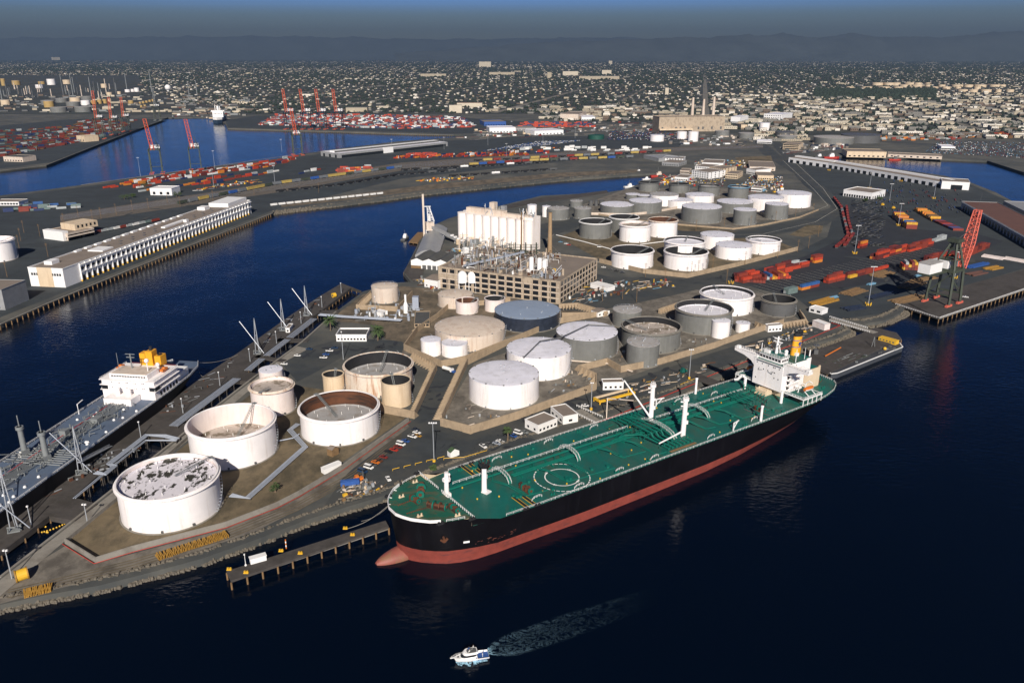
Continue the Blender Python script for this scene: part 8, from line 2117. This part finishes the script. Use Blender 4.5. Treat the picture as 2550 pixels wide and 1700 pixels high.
for i,(_,x,y,w,d,h,col,ind,px) in enumerate(big):
 a_=va_+rnd.choice((0,0,math.pi/2))*(0 if ind else 1)
 if i<290:
  area=areas[min(5,max(0,int(px/425)))];key=(coln[col],area,ind);seen[key]=seen.get(key,0)+1
  b=MB().use(col);b.box(0,0,0,w,d,h);
  if ind: b.use('cy_e').box(0,0,h,w*.96,d*.92,.4);b.use(col).box(w*.2,0,h+.4,4,4,1.6)
  else:
   b.use('roofbrown');b.add([(-w/2-.4,-d/2-.4,h),(w/2+.4,-d/2-.4,h),(w/2+.4,d/2+.4,h),(-w/2-.4,d/2+.4,h),(-w*.3,0,h+2.2),(w*.3,0,h+2.2)],[(0,1,5,4),(2,3,4,5),(1,2,5),(3,0,4)])
  b.use('glass')
  for k in range(max(2,int(w/5))): b.box(-w/2+(k+.5)*w/max(2,int(w/5)),-d/2-.02,h*.35,1.6,.12,h*.3)
  o=b.build('city_building');o.location=(x,y,3.5);o.rotation_euler=(0,0,a_)
  tag(o,'%s %s of %s' % (coln[col],'flat-roofed works building' if ind else 'small house',area),'building','%s %s in %s' % (coln[col],'works buildings' if ind else 'houses',area))
 else:
  bs_.use(col).box(x,y,3.4,w,d,h,a_)
bs_.solo('city_houses','endless pale houses and workshops of the city spreading to the hills','houses',kind='stuff')
ts_.solo('city_trees','dark street trees filling the blocks of the city','trees',kind='stuff')
# wood belt
b=MB().use('foliagefar')
for k in range(900):
 px,py=rnd.uniform(2030,2330),rnd.gauss(234,6)
 x,y=G(px,py);s_=rnd.uniform(10,24);b.cyl(x,y,3,rnd.uniform(12,22),s_,s_*.3,6)
b.solo('tree_belt','dark belt of trees below the hazy tank farm','trees',kind='stuff')
# distant larger blocks
for px,py,pt,wpx,l in [(1208,167,154,28,'big pale tower block standing out in the hazy distance'),(1368,195,180,10,'narrow pale tower near the long yellow hall'),(1420,188,178,36,'row of pale oil storage blocks in the distance'),(1510,185,175,22,'second row of pale blocks in the distance'),(1490,197,190,94,'long yellowish factory hall far inland'),(1660,236,219,8,'church tower among the houses'),(237,149,140,14,'hazy tower block near the left horizon'),(142,150,143,18,'second hazy block near the left horizon'),(1520,160,152,8,'grey pair of towers in the haze'),(1250,186,180,60,'low cream hall inland of the freeway'),(1080,190,184,60,'cream warehouse row inland of the freeway'),(890,278,268,50,'cream warehouse behind the red containers, left'),(1135,281,262,30,'grey stepped building behind the container mass'),(1170,266,256,60,'maroon-roofed hall with a white side')]:
 x,y=G(px,py);w=wpx/F*math.hypot(x,y);h=HT(px,py,pt);b=MB().use('cy_b' if 'yellow' in l or 'cream' in l else 'cy_a');b.box(x,y,3.4,w,w*.4,h);b.use('roofred' if 'maroon' in l else 'cy_e').box(x,y,3.4+h,w*.98,w*.38,1);b.solo('distant_block',l,'building')
# refinery columns on the left
rr=random.Random(17)
for i in range(46):
 px,py=rr.uniform(5,300),rr.uniform(222,246);x,y=G(px,py);h=rr.uniform(18,46) if i % 6 else rr.uniform(60,85);b=MB().use(rr.choice(['mgrey','dgrey','beige']));b.cyl(x,y,3.5,3.5+h,2.4,2,8);b.cyl(x,y,3.5+h*.6,3.5+h*.6+1,4,4,8)
 b.solo('refinery_column','slim grey distillation column of the hazy refinery','column','distillation columns of the refinery')
for px,py,pt in ((378,229,176),(317,229,183),(471,238,202),(491,238,200),(228,240,192),(158,238,184),(182,238,186),(8,262,208)):
 x,y=G(px,py);b=MB().use('mgrey');b.cyl(x,y,3.5,3.5+HT(px,py,pt),2.6,1.8,8);b.solo('refinery_stack','tall thin flare stack of the hazy refinery','stack','tall stacks of the refinery')
x,y=G(419,228);b=MB().use('wht');b.sphere(x,y,3.5+22,17,16,10);b.cyl(x,y,3.5,20,6,n=10);b.solo('gas_sphere','white gas sphere right of the refinery','gas sphere',smooth=True)
b=MB()
for k in range(260):
 px,py=rr.uniform(0,620),rr.uniform(238,290);x,y=G(px,py)
 if px<430 and py>280-px*.0: continue
 b.use(rr.choice(['cy_a','cy_e','mgrey','dgrey','cy_b','cy_d']));b.box(x,y,3.4,rr.uniform(6,40),rr.uniform(5,14),rr.uniform(3,8),rr.uniform(0,.5))
b.solo('refinery_sheds','low sheds and pipe yards scattered round the refinery','sheds',kind='stuff')
# quay edges: pale cap lines
for i,pts in enumerate([[(567,321),(700,325),(850,329),(1000,334),(1130,337)],[(0,808),(120,755),(264,696),(452,620),(679,531)],[(0,425),(115,412),(235,364),(405,298)],[(202,461),(400,433),(542,413),(760,382)],[(2262,757),(2338,794),(2620,698)],[(0,1438),(187,1293),(442,1092),(549,1004),(628,943),(753,851),(837,776)]]):
 b=MB().use('greyconc');strip(b,[G(*p) for p in pts],1.2,3.5,.5);o=b.build('quay_edge');struct(o)
b=MB().use('wood')                                         # timber piles along the long quay
for pts in ([(0,812),(120,758),(264,699),(452,623),(679,533)],[(567,323),(850,330),(1130,338)]):
 for x,y,a in along([G(*p,3.0) for p in pts],6): b.cyl(x,y,-2,3.2,.45,n=6)
b.solo('quay_piles','rows of timber fender piles along the quays','piles',kind='stuff')
# haze
hb_=MB();hb_.mats=[]
hm=bpy.data.materials.new('haze');hm.use_nodes=True;nt=hm.node_tree;nt.nodes.clear();ou=nt.nodes.new('ShaderNodeOutputMaterial');pv=nt.nodes.new('ShaderNodeVolumePrincipled')
pv.inputs['Color'].default_value=(.30,.44,.60,1);pv.inputs['Density'].default_value=HAZE;pv.inputs['Anisotropy'].default_value=0.3
nt.links.new(pv.outputs[0],ou.inputs['Volume']);M['hz']=hm
hb_.use('hz').box(0,28000,-6,110000,60000,1900);hz_=hb_.build('haze');hz_['kind']='stuff';tag(hz_,'thin blue smog lying over the harbour and the plain','haze')
